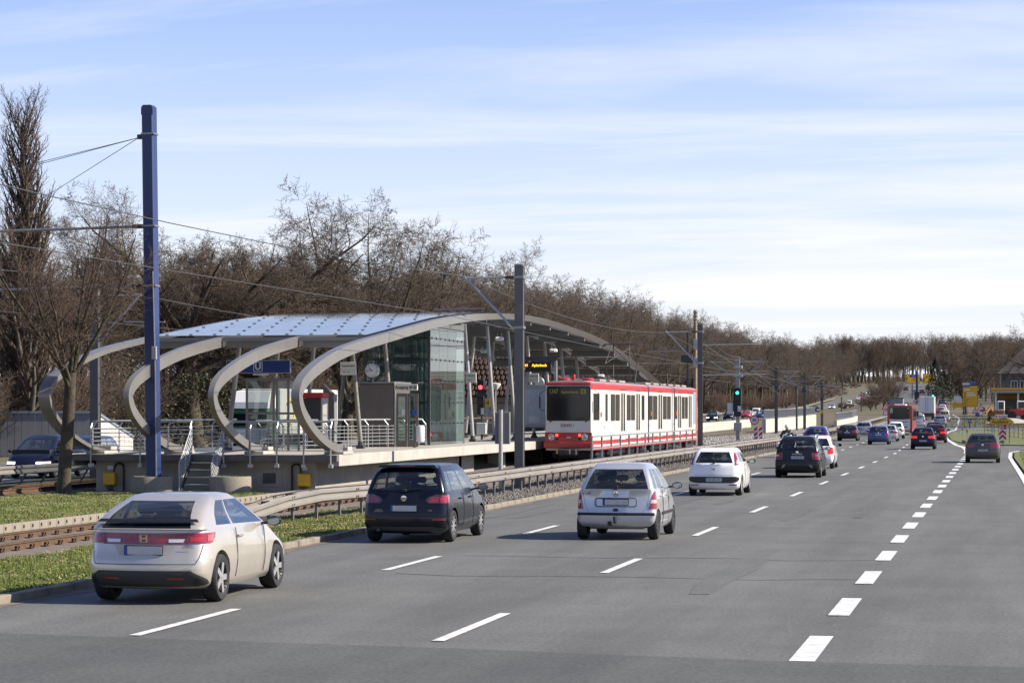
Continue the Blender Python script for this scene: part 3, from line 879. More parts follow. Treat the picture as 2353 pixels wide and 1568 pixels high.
for k in range(len(zs) - 1):
    z0, z1 = zs[k] + .012, zs[k + 1] - .012
    for (a, b) in ((LX0 + .06, -23.35), (-23.33, LX1 - .06)):
        lp('glass_pane', MB().box(a, b, LY0 - .045, LY0 - .03, z0, z1), M_tgl)
    for i in range(4):
        a = LY0 + .06 + i * 1.58
        lp('glass_pane', MB().box(LX1 + .03, LX1 + .045, a, a + 1.55, z0, z1), M_tgl if i < 3 else M_tgl2)
    lp('glass_pane', MB().box(LX0 + .06, LX1 - .06, LY1 + .02, LY1 + .035, z0, z1), M_tgl2)
    if k:
        lp('joint_bar', MB().box(LX0, LX1 + .01, LY0 - .03, LY0 + .0, zs[k] - .02, zs[k] + .02), M_black)
        lp('joint_bar', MB().box(LX1 - .01, LX1 + .028, LY0, LY1, zs[k] - .02, zs[k] + .02), M_black)
        for i in range(8):
            lp('pane_clip', MB().box(LX1 + .03, LX1 + .06, LY0 + .3 + i * .8, LY0 + .34 + i * .8, zs[k] - .05, zs[k] + .05), M_dsteel)
lp('lift_car', MB().cbox(-24.6, -23.3, 98.6, 100.4, 3.6, 5.6, .03), mat('lift_car_steel', (.12, .14, .14), .35, .5))
lp('guide_frame', MB().box(-24.9, -24.82, 98, 98.08, ZP, ZT).box(-23.1, -23.02, 98, 98.08, ZP, ZT).box(-24.9, -23.02, 98, 98.08, 4.4, 4.5).box(-24.9, -23.02, 98, 98.08, 2.9, 3.0).box(-24.9, -24.82, 101.5, 101.58, ZP, ZT).box(-23.1, -23.02, 101.5, 101.58, ZP, ZT), M_anthr)
# stair house with double door under the Ausgang sign
p = at(819, 939, 95.2); q = at(895, 939, 94.6); p2 = at(949.5, 939, 94.3)
sh = thing('stair_cabinet', 'brown steel cabinet beside the exit doors', 'cabinet', (p.x, 92.6, ZP))
MB().cbox(0, q.x - p.x, 0, 2.6, 0, 2.42, .03).build('housing', M_gsteel, sh); MB().cbox(-.04, q.x - p.x + .04, -.06, 2.66, 2.42, 2.5, .015).build('cap', M_steel, sh)
MB().box(q.x - p.x + .002, q.x - p.x + .05, -.02, .1, 0, 2.5).build('edge_trim', M_silverrail, sh)
dr = thing('exit_door', 'glazed double exit door at the lift tower', 'door', (q.x + .06, 92.7, ZP))
dw = p2.x - q.x - .08
for i in range(2):
    lf = MB().box(i * dw / 2 + .0, i * dw / 2 + .07, 0, .06, 0, 2.05).box((i + 1) * dw / 2 - .09, (i + 1) * dw / 2 - .02, 0, .06, 0, 2.05).box(i * dw / 2 + .07, (i + 1) * dw / 2 - .09, 0, .06, 0, .22).box(i * dw / 2 + .07, (i + 1) * dw / 2 - .09, 0, .06, 1.92, 2.05).box(i * dw / 2 + .07, (i + 1) * dw / 2 - .09, 0, .06, 1.05, 1.13).build('door_leaf', M_gsteel, dr)
    MB().box(i * dw / 2 + .07, (i + 1) * dw / 2 - .09, .025, .035, .22, 1.05).build('pane', M_tgl, lf); MB().box(i * dw / 2 + .07, (i + 1) * dw / 2 - .09, .025, .035, 1.13, 1.92).build('pane', M_tgl, lf)
MB().box(.62, .72 + .08, -.006, .02, 1.2, 1.42).build('notice', mat('blue_notice', (.02, .09, .45), .5), dr)
MB().box(.22, .34, -.006, .02, 1.22, 1.44).build('notice', M_white, dr)
M_cream = mat('sign_cream', (.78, .76, .64), .5)
M_ink = mat('sign_black', (.01, .01, .01), .5)
sg = thing('exit_sign', 'pale exit sign lettered Ausgang above the double doors', 'sign', (q.x + .02, 92.5, ZP + 2.16))
MB().cbox(0, .92, 0, .08, 0, .24, .008).build('board', M_cream, sg)
letter('Ausgang', .155, M_ink, sg, (.30, -.003, .12), bold=.004, sx=.98)
MB().box(.60, .72, -.004, .0, .06, .18).build('pictogram', mat('sign_grey', (.3, .3, .28), .5), sg); MB().box(.61, .71, -.007, -.004, .105, .135).build('pictogram', M_ink, sg)
MB().box(.76, .88, -.004, .0, .06, .18).box(.775, .865, -.007, -.004, .075, .165).build('pictogram', M_ink, sg); letter('P+R', .06, M_cream, sg, (.82, -.009, .12), bold=.002)
# clocks
def clock(label, vx, vy, D, r, post=None):
    p = at(vx, vy, D)
    t = thing('station_clock', label, 'clock', p)
    MB().lathe([(r * .9, .11), (r, .09), (r * 1.02, 0), (r, -.09), (r * .93, -.11), (r * .91, -.10)], 32, 'Y').build('case', M_silverrail, t, smooth=40)
    f = MB().lathe([(.001, -.114), (r * .92, -.114)], 32, 'Y', cap=False).build('dial', mat('clock_dial', (.82, .82, .80), .5), t)
    for k in range(12):
        a = R(30 * k); s_, c_ = math.sin(a), math.cos(a)
        MB().bar((s_ * r * .68, -.118, c_ * r * .68), (s_ * r * .86, -.118, c_ * r * .86), r * .07, .004, up=(0, 1, 0)).build('hour_mark', M_ink, f)
    for ang, ln, w in ((322, .58, .09), (264, .82, .07)):
        a = R(ang); MB().bar((-math.sin(a) * r * .15, -.122, -math.cos(a) * r * .15), (math.sin(a) * r * ln, -.122, math.cos(a) * r * ln), r * w, .004, up=(0, 1, 0)).build('hand', M_ink, f)
    if post: MB().tube([(0, 0, -r), (0, 0, -r - post)], .045, 8).build('post', M_dsteel, t)
    else: MB().tube([(0, 0, r), (0, 0, r + .3)], .02, 8).build('hanger', M_dsteel, t)
    return t
ck = clock('round white clock on a post above the brown cabinet', 855, 850.5, 93.6, .27, .17)
clock('round white clock hanging beside the tram front', 1239, 877.5, 124, .25)
# name signs
def name_sign(label, vx, vy, D, w, h):
    p = at(vx, vy, D); t = thing('name_sign', label, 'sign', p)
    MB().cbox(-w / 2, w / 2, -.03, .03, -h / 2, h / 2, .008).build('board', M_cream, t)
    letter('Hauptfriedhof', w * .155, M_ink, t, (0, -.033, h * .2), sx=.95, bold=.002)
    MB().box(-w / 2 + .01, w / 2 - .01, -.033, -.03, -h * .1, -h * .085).build('rule', M_ink, t)
    letter('U47  U41', w * .12, M_ink, t, (-w * .12, -.033, -h * .28), bold=.001); letter('>', w * .16, M_ink, t, (w * .38, -.033, -h * .28))
    MB().tube([(0, .05, -h / 2), (0, .05, h / 2)], .02, 6).build('bracket', M_dsteel, t)
name_sign('station name sign on the first front column left of the clock', 800, 846, 88.6, .58, .46)
name_sign('station name sign on the column right of the lift tower', 1082, 867, 107.3, .46, .44)
name_sign('station name sign half hidden behind the grey mast beside the hanging clock', 1226, 868, 121, .5, .44)
name_sign('station name sign peeping over the tram roof', 1447, 914, 146, .52, .5)
# blue U sign
p = at(594, 842, 88.5)
us = thing('underground_sign', 'long blue sign board with a white U in a square', 'sign', p)
MB().cbox(-1.19, 1.19, -.05, .05, -.235, .235, .01).build('frame', M_silverrail, us)
MB().box(-1.165, 1.165, -.055, -.05, -.21, .21).build('board', mat('sign_blue', (.008, .035, .22), .35), us)
MB().box(-.18, .16, -.058, -.055, -.18, -.155).box(-.18, -.155, -.058, -.055, -.18, .18).box(.135, .16, -.058, -.055, -.18, .18).box(-.18, .16, -.058, -.055, .155, .18).build('border', M_white, us)
letter('U', .34, M_white, us, (-.01, -.058, 0), bold=.012)
MB().tube([(-1.7, 0, 0), (-1.19, 0, 0)], .02, 6).tube([(1.19, 0, 0), (1.6, 0, 0)], .02, 6).build('arm', M_steel, us)
MB().cbox(-.2, .35, -.06, .06, -.30, -.245, .01).build('lamp', M_white, us)
# glass waiting shelter
a = at(567, 939, 86); b = at(693, 939, 86)
ws = thing('waiting_shelter', 'glazed waiting shelter with steel frame behind the curled ribs', 'shelter', (a.x, a.y, ZP))
w = b.x - a.x
M_shg = glass('shelter_glass', (.78, .82, .80), .12, (.2, .22, .22), 1.5)
for x in (0, w * .52, w * .58, w * .8, w):
    MB().box(x - .035, x + .035, -.035, .035, 0, 2.42).build('post', M_gsteel, ws)
MB().box(-.05, w + .05, -.05, .05, 2.42, 2.52).build('top_rail', M_gsteel, ws); MB().box(0, w, -.03, .03, 1.26, 1.34).build('mid_rail', M_gsteel, ws)
MB().box(-.05, w + .05, .06, 1.5, 2.45, 2.52).build('roof', M_roofgl, ws)
for x0, x1 in ((.04, w * .52 - .04), (w * .58 + .04, w * .8 - .04), (w * .8 + .04, w - .04)):
    for z0, z1 in ((.1, 1.26), (1.34, 2.42)): MB().box(x0, x1, -.006, .006, z0, z1).build('pane', M_shg, ws)
# ticket machine and slanted information pillar
p = at(727, 939, 91)
tm_ = thing('ticket_machine', 'dark ticket machine with a red top behind the front rib', 'ticket machine', (p.x, p.y, ZP))
MB().cbox(-.42, .28, -.4, .4, 0, 1.85, .02).build('housing', mat('machine_dark', (.03, .032, .036), .4), tm_); MB().box(.28, .34, -.39, .39, 0, 1.85).build('side_panel', M_lpole, tm_)
MB().cbox(-.43, .35, -.41, .41, 1.852, 2.05, .015).build('top', mat('machine_red', (.45, .02, .025), .4), tm_)
p = at(757, 939, 93)
ip = thing('information_pillar', 'brown steel information pillar with a slanted top', 'pillar', (p.x, p.y, ZP))
MB().prism([(-.2, 0), (.2, 0), (.2, 1.98), (.12, 2.05), (-.2, 2.38)], lambda u, v, d: (u, d, v), -.2, .2).build('body', M_gsteel, ip); MB().box(.202, .24, -.2, .2, 0, 2.0).build('edge_trim', M_silverrail, ip)
# waste bin
p = at(966 - 6, 939, 96)
bn = thing('waste_bin', 'white waste bin on a post by the lift tower', 'bin', (at(914, 939, 92.5).x + .55, 91.2, ZP))
MB().lathe([(.15, .22), (.16, .25), (.16, .78), (.14, .82), (.1, .82)], 20, 'Z').build('drum', M_white, bn, smooth=40); MB().box(-.26, -.18, -.05, .05, 0, .9).build('post', M_gsteel, bn)
# departure board
p = at(1228, 837, 116)
db = thing('departure_board', 'black departure board with orange letters under the canopy', 'display', p)
MB().prism([(-.95, .27), (1.35, .27), (1.1, .05), (-.95, .05)], lambda u, v, d: (u - .1, d, v + .1), -.12, .12).build('hood', M_anthr, db)
MB().cbox(-.72, .82, -.14, .1, -.34, .13, .02).build('housing', M_dsteel, db); MB().box(-.66, .76, -.144, -.14, -.30, .09).build('screen', M_black, db)
M_or = mat('led_orange', (.1, .04, 0), .5, emit=(1, .42, .02), estr=1.6)
letter('U41', .17, M_or, db, (-.42, -.146, -.04), bold=.004); letter('Aplerbeck', .17, M_or, db, (.25, -.146, -.04), bold=.004); MB().box(-.56, -.42, -.147, -.145, -.20, -.18).build('arrow', M_or, db)
MB().box(-.95, -.80, -.1, .1, -3.3 + .15, .27).build('post', M_lpole, db); MB().box(.95, 1.06, -.08, .08, -3.3 + .15, .17).build('post', M_lpole, db)
# map board
p = at(1225, 930, 121)
mb_ = thing('map_board', 'large glazed map board on the platform left of the tram', 'notice board', (p.x, p.y, ZP))
MB().cbox(-.9, .9, -.06, .06, .55, 2.65, .02).build('frame', M_silverrail, mb_); MB().box(-.82, .82, -.066, -.06, .7, 2.4).build('map', mat('map_paper', (.62, .68, .70), .4, c2=(.45, .52, .58), vscale=9, det=8), mb_); MB().box(-.2, .3, -.069, -.066, .8, 1.1).build('leaflet', M_white, mb_)
MB().box(-.85, -.75, -.05, .05, 0, .55).box(.75, .85, -.05, .05, 0, .55).build('leg', M_dsteel, mb_)
# old brick-and-plaster house beyond the platform
p = at(1150, 939, 176)
hs = thing('station_house', 'low old plaster house with brown tiled hip roof behind the platform', 'house', (p.x, p.y, 0))
M_pl = mat('old_plaster', (.27, .215, .17), .9, var=.15, vscale=1)
MB().box(-5, 5, 0, 6, 0, 3.55).build('wall', M_pl, hs)
MB().box(-5.05, 5.05, -.06, 6.05, 3.05, 3.2).build('cornice', mat('plaster_dark', (.17, .135, .11), .9), hs)
M_tile = mat('roof_tile', (.06, .040, .033), .9, c2=(.10, .068, .055), vscale=5, spec=.1)
rf = MB().add([(-5.5, -.6, 3.55), (5.5, -.6, 3.55), (5.5, 6.6, 3.55), (-5.5, 6.6, 3.55), (-2.4, 3, 6.9), (2.4, 3, 6.9)], [(0, 1, 5, 4), (1, 2, 5), (2, 3, 4, 5), (3, 0, 4)])
g = MB(); g.add([(-5.5, -.6, 3.55), (5.5, -.6, 3.55), (5.5, 6.6, 3.55), (-5.5, 6.6, 3.55), (-2.4, 3, 6.9), (2.4, 3, 6.9)], [(0, 1, 5, 4), (1, 2, 5), (2, 3, 4, 5), (3, 0, 4)])
rf = g.build('roof', mat('roof_dark', (.055, .035, .028), .9), hs)
tl = MB().tube([(0, -.03, .05), (0, .36, .33)], .14, 6).mesh('tile', M_tile)
n = 0
for j in range(9):
    f = j / 9; y = -.6 + 3.6 * f; z = 3.57 + 3.35 * f; xa = -5.5 + 3.1 * f; xb = 5.5 - 3.1 * f
    k = int((xb - xa) / .34)
    for i in range(k):
        if n < 295: put('tile', tl, rf, (xa + .2 + i * .34 + (.17 if j % 2 else 0), y, z)); n += 1
for x in (-2.6, 2.4):
    MB().prism([(-.7, 0), (.7, 0)] + [(.7 * math.cos(a), 1.3 + .7 * math.sin(a)) for a in np.linspace(0, math.pi, 9)], lambda u, v, d: (x + u, d, v), -.05, .02).build('door', M_black, hs)
MB().lathe([(.55, -.06), (.5, -.08), (.42, -.04)], 20, 'Y', (-1.2, 0, 2.4)).build('round_window', M_wall, hs); MB().lathe([(.001, -.03), (.42, -.03)], 20, 'Y', (-1.2, 0, 2.4), cap=False).build('pane', M_black, hs)
# grey ribbed fence on the far side of the opposite road
M_ply = mat('grey_panel', (.20, .205, .22), .7, var=.08, vscale=1); M_plw = mat('sunlit_panel', (.62, .60, .55), .7, var=.06)  # second one paler: sunlight on the folded stretch put into its colour
def panel_fence(label, a, b, h0, h1, n, m):
    a, b = Vector((a.x, a.y, .0)), Vector((b.x, b.y, .0)); t = thing('panel_fence', label, 'fence', a); d = b - a; dn = d.normalized(); nn = Vector((dn.y, -dn.x, 0))
    for i in range(n):
        f0, f1 = i / n, (i + 1) / n; q0 = d * f0 + dn * .012; q1 = d * f1 - dn * .012
        ha, hb = h0 + (h1 - h0) * f0, h0 + (h1 - h0) * f1
        g = MB(); g.add([q0, q1, q1 + Vector((0, 0, hb)), q0 + Vector((0, 0, ha)), q0 - nn * .05, q1 - nn * .05, q1 - nn * .05 + Vector((0, 0, hb)), q0 - nn * .05 + Vector((0, 0, ha))], [(0, 1, 2, 3), (5, 4, 7, 6), (3, 2, 6, 7), (0, 3, 7, 4), (1, 5, 6, 2)])
        g.build('panel', m, t)
    MB().bar(Vector((0, 0, h0 + .03)), d + Vector((0, 0, h1 + .03)), .12, .14).build('cap', mat('fence_cap', (.22, .26, .30), .5, .2), t)
panel_fence('grey vertical panel fence at the left edge behind the cars', at(-30, 939, 136), at(222, 939, 136), 2.5, 2.5, 16, M_ply)
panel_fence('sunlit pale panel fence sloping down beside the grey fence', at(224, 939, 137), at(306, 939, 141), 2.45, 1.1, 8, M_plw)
# ------------------------------------------------------------------ the tram
M_tw = mat('tram_white', (.74, .72, .67), .35, coat=.4, var=.04, vscale=1.2)
M_tr = mat('tram_red', (.50, .018, .022), .35, coat=.4, var=.08, vscale=1.5)
M_troof = mat('tram_roof', (.30, .26, .25), .7, var=.12, vscale=1.5)
M_tglass = mat('tram_dark_glass', (.010, .011, .012), .08, spec=.5)
M_bellow = mat('bellows', (.02, .02, .021), .8)
TX, TY, TZ = -19.15, 109.6, .25
tr = thing('tram', 'red and white articulated tram waiting at the platform', 'tram', (TX, TY, TZ))
ZR = [.60, .76, .85, 1.04, 3.32, 3.56]
def hwid(y): return interp(y, (0, .15, .5, 2.2), (1.02, 1.07, 1.11, 1.32)) if y < 2.2 else (1.32 if y < 36.4 else interp(y, (36.4, 38), (1.32, 1.1)))
SECT = ((0, 16.0), (16.5, 26.2), (26.7, 38.0))
for si, (a, b) in enumerate(SECT):
    g = MB()
    ys = [q for q in (0, .15, .5, 1.2, 2.2) if a <= q <= b] + [b] if si == 0 else ([a, 36.4, 38.0] if si == 2 else [a, b])
    loops = []
    for y in ys:
        hw = hwid(y); fy = 0
        pts = [(hw, z) for z in ZR] + [(hw - .05, 3.63), (hw - .2, 3.69), (hw - .5, 3.72), (0, 3.74)]
        loops.append([(x, y, z) for x, z in pts] + [(-x, y, z) for x, z in reversed(pts[:-1])])
    n = len(loops[0])
    mi = [1, 0, 1, 0, 1, 1, 2, 2, 2]; mi = mi + mi[::-1]
    for i in range(len(loops) - 1):
        for k in range(n - 1):
            g.add([loops[i][k], loops[i][k + 1], loops[i + 1][k + 1], loops[i + 1][k]], [(0, 1, 2, 3)], mi[k])
    for L in (loops[0], loops[-1]):
        for z0, z1, m in ((.72, 3.32, 0), (3.32, 3.74, 1)):
            pass
        g.add(L, [tuple(range(n))], 0)
    g.add([loops[0][0], loops[0][-1], loops[-1][-1], loops[-1][0]], [(0, 1, 2, 3)], 2)
    me_o = g.build('body_section', [M_tw, M_tr, M_troof], tr)
for a, b in ((16.0, 16.5), (26.2, 26.7)):
    g = MB()
    for k in range(5):
        g.cbox(-1.24 + .05 * (k % 2), 1.24 - .05 * (k % 2), a + k * .1, a + k * .1 + .1, .7, 3.58, .015)
    g.build('bellows', M_bellow, tr)
# front
fr_ = MB(); fr_.prism([(-1.06, 1.40), (1.06, 1.40), (1.06, .98), (-1.06, .98)], lambda u, v, d: (u, d, v), -.05, .1).build('front_band', M_tr, tr)
MB().cbox(-1.10, 1.10, -.16, .3, .70, .975, .03).build('bumper', M_tr, tr)
def rrect(w, h, r, n=5):
    P = []
    for cx, cz, a0 in ((w - r, h - r, 0), (-w + r, h - r, 90), (-w + r, -h + r, 180), (w - r, -h + r, 270)):
        P += [(cx + r * math.cos(R(a0 + 90 * i / n)), cz + r * math.sin(R(a0 + 90 * i / n))) for i in range(n + 1)]
    return P
ws_ = MB().prism(rrect(.99, .78, .10), lambda u, v, d: (u, d, 2.70 + v), -.012, .05).build('windscreen_frame', M_black, tr)
MB().prism(rrect(.95, .74, .08), lambda u, v, d: (u, d, 2.70 + v), -.02, -.013).build('windscreen', M_tglass, ws_)
MB().cbox(-1.04, 1.04, -.04, .3, 3.50, 3.66, .05).build('front_roof_edge', M_tr, tr)
M_dest = mat('destination_led', (.16, .18, .05), .5, emit=(.5, .52, .10), estr=.05)
letter('U47', .30, M_dest, tr, (-.66, -.024, 3.23), sx=.78); letter('Aplerbeck', .19, M_dest, tr, (.06, -.024, 3.21), bold=.003)
MB().box(.57, .80, -.024, -.0205, 3.13, 3.34).build('destination_symbol', M_dest, tr)
MB().prism([(-.015, -.08), (.015, -.08), (.015, -.02), (.08, -.05), (.08, -.02), (.02, .03), (.015, .08), (-.015, .08), (-.02, .03), (-.08, -.02), (-.08, -.05), (-.015, -.02)], lambda u, v, d: (.685 + u, d, 3.235 + v), -.03, -.025).build('plane_symbol', M_tglass, tr)
letter('DSW', .20, mat('logo_red', (.30, .01, .015), .5), tr, (-.13, -.004, 1.71), bold=.005, align='CENTER'); letter('21', .20, mat('logo_grey', (.06, .06, .065), .5), tr, (.17, -.004, 1.71), bold=.001)
letter('346', .14, M_white, tr, (.02, -.054, 1.18), bold=.003)
for s in (-1, 1):
    MB().lathe([(.14, -.10), (.145, -.06), (.145, 0)], 18, 'Y', (s * .76, 0, 1.20)).build('headlight_bezel', M_chrome, tr, smooth=40)
    MB().lathe([(.001, -.112), (.10, -.108), (.12, -.101)], 18, 'Y', (s * .76, 0, 1.20), cap=False).build('headlight', M_headl0, tr, smooth=60) if False else MB().lathe([(.001, -.112), (.10, -.108), (.12, -.101)], 18, 'Y', (s * .76, 0, 1.20), cap=False).build('headlight', mat('tram_headlamp', (.6, .62, .64), .1, .6), tr, smooth=60)
    MB().lathe([(.001, -.10), (.06, -.09), (.07, -.05)], 14, 'Y', (s * .52, 0, 1.28), cap=False).build('marker_light', mat('marker_red_lit', (.5, .02, .02), .3, emit=(1, .08, .06), estr=1.2), tr)
    MB().lathe([(.001, -.09), (.055, -.08), (.065, -.05)], 14, 'Y', (s * .51, 0, 1.12), cap=False).build('tail_light', mat('marker_dark_red', (.08, .01, .01), .3), tr)
    MB().tube([(s * .80, -.03, 1.93), (s * .72, -.05, 2.05), (s * .35, -.045, 2.02)], .014, 5).tube([(s * .80, -.03, 1.86), (s * .80, -.04, 1.95)], .03, 6).build('wiper', M_black, tr)
    MB().tube([(s * 1.12, .35, 3.3), (s * 1.34, .2, 3.15), (s * 1.34, .2, 2.45), (s * 1.15, .4, 2.35)], .015, 5).cbox(s * 1.34 - .03, s * 1.34 + .03, .14, .24, 2.5, 3.0, .015).build('mirror', M_black, tr)
MB().cbox(-.42, .42, -.35, .3, .38, .66, .04).cbox(-.16, .16, -.55, -.3, .42, .64, .03).build('coupler', M_dsteel, tr)
MB().box(-.5, -.42, -.36, -.34, .45, .6).build('warning_mark', mat('warn_yellow', (.7, .5, .03), .5), tr)
# side windows and doors, both sides; positions along the car from the front
def tpos(px, o=1080, s=4.127, X=TX + 1.32):
    vx = (o + px / s) / 1.0544
    D = on_x(vx, X); return at(vx, 939, D).y - TY
def tpos4(px): return tpos(px, 1280, 3.921)
WINS = [(1592, 1616)] + [(1646, 1690), (1693, 1737), (1806, 1846), (1849, 1890), (1955, 1983)] + [(2026, 2066), (2069, 2112), (2168, 2206), (2209, 2247)]
wins = [(tpos(a), tpos(b)) for a, b in WINS] + [(tpos4(a), tpos4(b)) for a, b in ((1386, 1412), (1455, 1482), (1485, 1512))]
doors = [(tpos(a), tpos(b)) for a, b in ((1744, 1792), (1896, 1940), (2117, 2162))] + [(tpos4(a), tpos4(b)) for a, b in ((1414, 1450), (1518, 1549))]
for s in (1, -1):
    fx = lambda u, v, d: (s * (1.32 + d), u, v)
    for i, (a, b) in enumerate(wins):
        h0, h1 = (1.92, 3.12); c = (a + b) / 2; w = (b - a) / 2 - .02
        off = lambda u, v, d: (s * ((hwid(c + u) if c < 2.2 else 1.32) + d), c + u, 2.52 + v)
        f = MB().prism(rrect(w, .62, min(.09, w * .5)), off, -.02, .008).build('window', M_black, tr)
        MB().prism(rrect(w - .045, .575, min(.07, w * .4)), off, .009, .012).build('pane', M_tglass, f)
    for (a, b) in doors:
        c = (a + b) / 2; w = (b - a) / 2
        off = lambda u, v, d: (s * (1.32 + d), c + u, 2.16 + v)
        dd = MB().prism(rrect(w, 1.16, .05), off, -.02, .014).build('door', M_tw, tr)
        MB().prism([(-w, 1.17), (w, 1.17), (w, 1.21), (-w, 1.21)], off, -.01, .016).build('door_header', M_black, dd)
        for q in (-1, 1):
            off2 = lambda u, v, d: (s * (1.32 + d), c + q * w * .5 + u, 2.30 + v)
            MB().prism(rrect(w * .30, .90, min(.07, w * .28)), off2, .015, .02).build('door_window', M_tglass, dd)
        MB().prism([(-.012, -1.1), (.012, -1.1), (.012, 1.1), (-.012, 1.1)], off, .015, .018).build('door_seam', M_black, dd)
    # driver's cab window follows the tapered nose
    ya, yb = .28, 1.25
    n_ = Vector((1, -.12, 0)).normalized()
    g = MB(); g.add([(s * (hwid(ya) + .012), ya, 1.95), (s * (hwid(yb) + .012), yb, 1.95), (s * (hwid(yb) + .012), yb, 3.15), (s * (hwid(ya) + .012), ya, 3.15)], [(0, 1, 2, 3)]); g.build('cab_window', M_tglass, tr)
    for yy in (1.5, 17.0, 27.1):
        MB().cbox(s * (hwid(yy) + .02) - .03, s * (hwid(yy) + .02) + .03, yy - .08, yy + .08, 2.1, 2.32, .015).build('indicator', mat('indicator_orange', (.7, .16, .01), .3), tr)
    for yy in range(2, 36, 3):
        MB().box(s * 1.321, s * 1.327, yy, yy + .05, 1.55, 1.70).build('socket_cover', M_fascia, tr)
# red-orange advert on the last end
g = MB(); g.sheet([[(s * (hwid(y) + .006), y, 1.04) for y in (36.0, 36.4, 37.2, 38.0)] for s in (1,)] + [[(hwid(y) + .006, y, 3.5) for y in (36.0, 36.4, 37.2, 38.0)]]); g.build('advert', mat('advert_orange', (.55, .08, .03), .4), tr)
g = MB(); g.box(1.326, 1.332, 34.9, 35.9, 1.6, 3.45); g.build('advert', mat('advert_blue', (.25, .36, .55), .3), tr)
# bogies and underfloor
for y in (2.6, 12.0, 16.25, 26.45, 30.5, 35.4):
    b_ = MB().cbox(-1.05, 1.05, y - 1.15, y + 1.15, .18, .58, .05).build('bogie', M_dsteel, tr)
    for yy in (y - .9, y + .9):
        for s in (-1, 1): MB().lathe([(.33, s * .68), (.36, s * .70), (.33, s * .80)], 20, 'X', (0, yy, .33)).build('wheel', M_dsteel, b_, smooth=40)
for (a, b) in ((4.2, 9.8), (18.5, 24), (28.2, 29)): MB().cbox(-1.1, 1.1, a, b, .3, .62, .04).build('equipment_box', M_dsteel, tr)
# roof: beacon, vents, pantograph
MB().lathe([(.10, 0), (.10, .06), (.08, .07), (.08, .22), (.06, .25)], 14, 'Z', (.05, 1.1, 3.76)).build('beacon', mat('beacon_red', (.5, .02, .02), .2), tr, smooth=40)
for (x, y) in ((-.45, 1.4), (.55, 2.0)): MB().lathe([(.28, 0), (.28, .10), (.2, .13)], 18, 'Z', (x, y, 3.74)).build('roof_vent', M_tr, tr, smooth=40)
for y in range(4, 37, 3):
    if not 12 < y < 17: MB().cbox(-.8, .8, y, y + 1.8, 3.72, 3.84, .03).build('roof_box', M_troof, tr)
py_ = tpos(2010)
pg = MB()
for s in (-1, 1):
    for e in (-1, 1):
        pg.tube([(s * .55, py_ + e * .9, 3.8), (s * .62, py_ + e * 1.35, 4.75), (s * .45, py_ + e * .25, 5.72)], .028, 6)
    pg.tube([(s * .62, py_ - 1.35, 4.75), (-s * .5, py_ + .2, 5.6)], .015, 5)
    pg.tube([(s * .8, py_ - .25, 5.74), (s * .8, py_ + .25, 5.74)], .02, 5)
pg.tube([(-.6, py_ - .9, 3.84), (.6, py_ - .9, 3.84)], .03, 6).tube([(-.6, py_ + .9, 3.84), (.6, py_ + .9, 3.84)], .03, 6)
for e in (-.25, .25): pg.tube([(-.95, py_ + e, 5.66), (-.8, py_ + e, 5.75), (.8, py_ + e, 5.75), (.95, py_ + e, 5.66)], .025, 6)
pg.build('pantograph', M_dsteel, tr)
# steel fence between tram and crash barrier
fa = thing('trackside_railing', 'grey steel railing in front of the tram', 'railing', (-16.75, 101.5, .03))
for k in range(15):
    MB().box(-.035, .035, k * 2.6 - .035, k * 2.6 + .035, -.05, 1.50).build('post', M_silverrail, fa)
for z, w in ((1.52, .05), (1.02, .035), (.58, .035)): MB().box(-w / 2 - .03, w / 2 + .03, -.05, 14 * 2.6 + .05, z - .03, z + .03).build('rail', M_silverrail, fa)

# ------------------------------------------------------------------ crash barriers
M_guard = mat('barrier_steel', (.30, .275, .245), .55, .35, var=.12, vscale=1.2, det=6)
M_gpost = mat('barrier_post', (.16, .15, .14), .6, .3, var=.15)
W_PROF = [(0, .0), (.055, .035), (.055, .095), (.0, .135), (.0, .175), (.055, .215), (.055, .275), (0, .31)]
def crash_barrier(label, fx, ys, post_step, zt=.78, both=True, lean=0.0, fz=None, end_slope=0, name='crash_barrier'):
    fz = fz or (lambda y: zr(y))
    t = thing(name, label, 'crash barrier', (fx(ys[0]), ys[0], fz(ys[0])))
    o = Vector(t.location); L = ys[-1] - ys[0]
    top = lambda y: zt - (0 if not end_slope else max(0, 1 - (y - ys[0]) / end_slope) * (zt - .35))
    y = ys[0]; n = 0
    while y < ys[-1] - .1:
        y2 = min(y + 4.0, ys[-1])
        for s in ((1, -1) if both else (1,)):
            g = MB(); rows = []
            for q in np.linspace(y, y2 + .12, 3):
                x = fx(q); rows.append([Vector((x + s * (.17 + u + (n % 2) * .004), q, fz(q) + top(q) - .31 + v)) - o for u, v in W_PROF])
            g.sheet(rows)
            for q in (y + .18, y + .3):
                for v in (.07, .245): g.box(*[c for pr in zip((Vector((fx(q) + s * .225 - .02, q - .02, fz(q) + top(q) - .31 + v - .02)) - o), (Vector((fx(q) + s * .225 + .02, q + .02, fz(q) + top(q) - .31 + v + .02)) - o)) for c in pr], 1)
            bo = g.build('beam', [M_guard, M_gpost], t, smooth=30)
        y = y2; n += 1
    y = ys[0] + .4
    while y < ys[-1]:
        x = fx(y); zz = fz(y)
        g = MB(); b = Vector((x, y, zz)) - o
        g.bar(b + Vector((lean, 0, -.05)), b + Vector((0, 0, top(y) - .03)), .10, .055, up=(1, 0, 0))
        g.box(b.x - .17, b.x + .17, b.y - .03, b.y + .03, top(y) - .12 + b.z, top(y) - .04 + b.z)
        g.build('post', M_gpost, t)
        y += post_step
    return t
crash_barrier('long double-sided steel crash barrier between the road and the tram track', lambda y: -15.35 - 1.3 * (1 - sstep((y - 50) / 16)), list(range(51, 200, 4)), 1.45, zt=.80, end_slope=5)
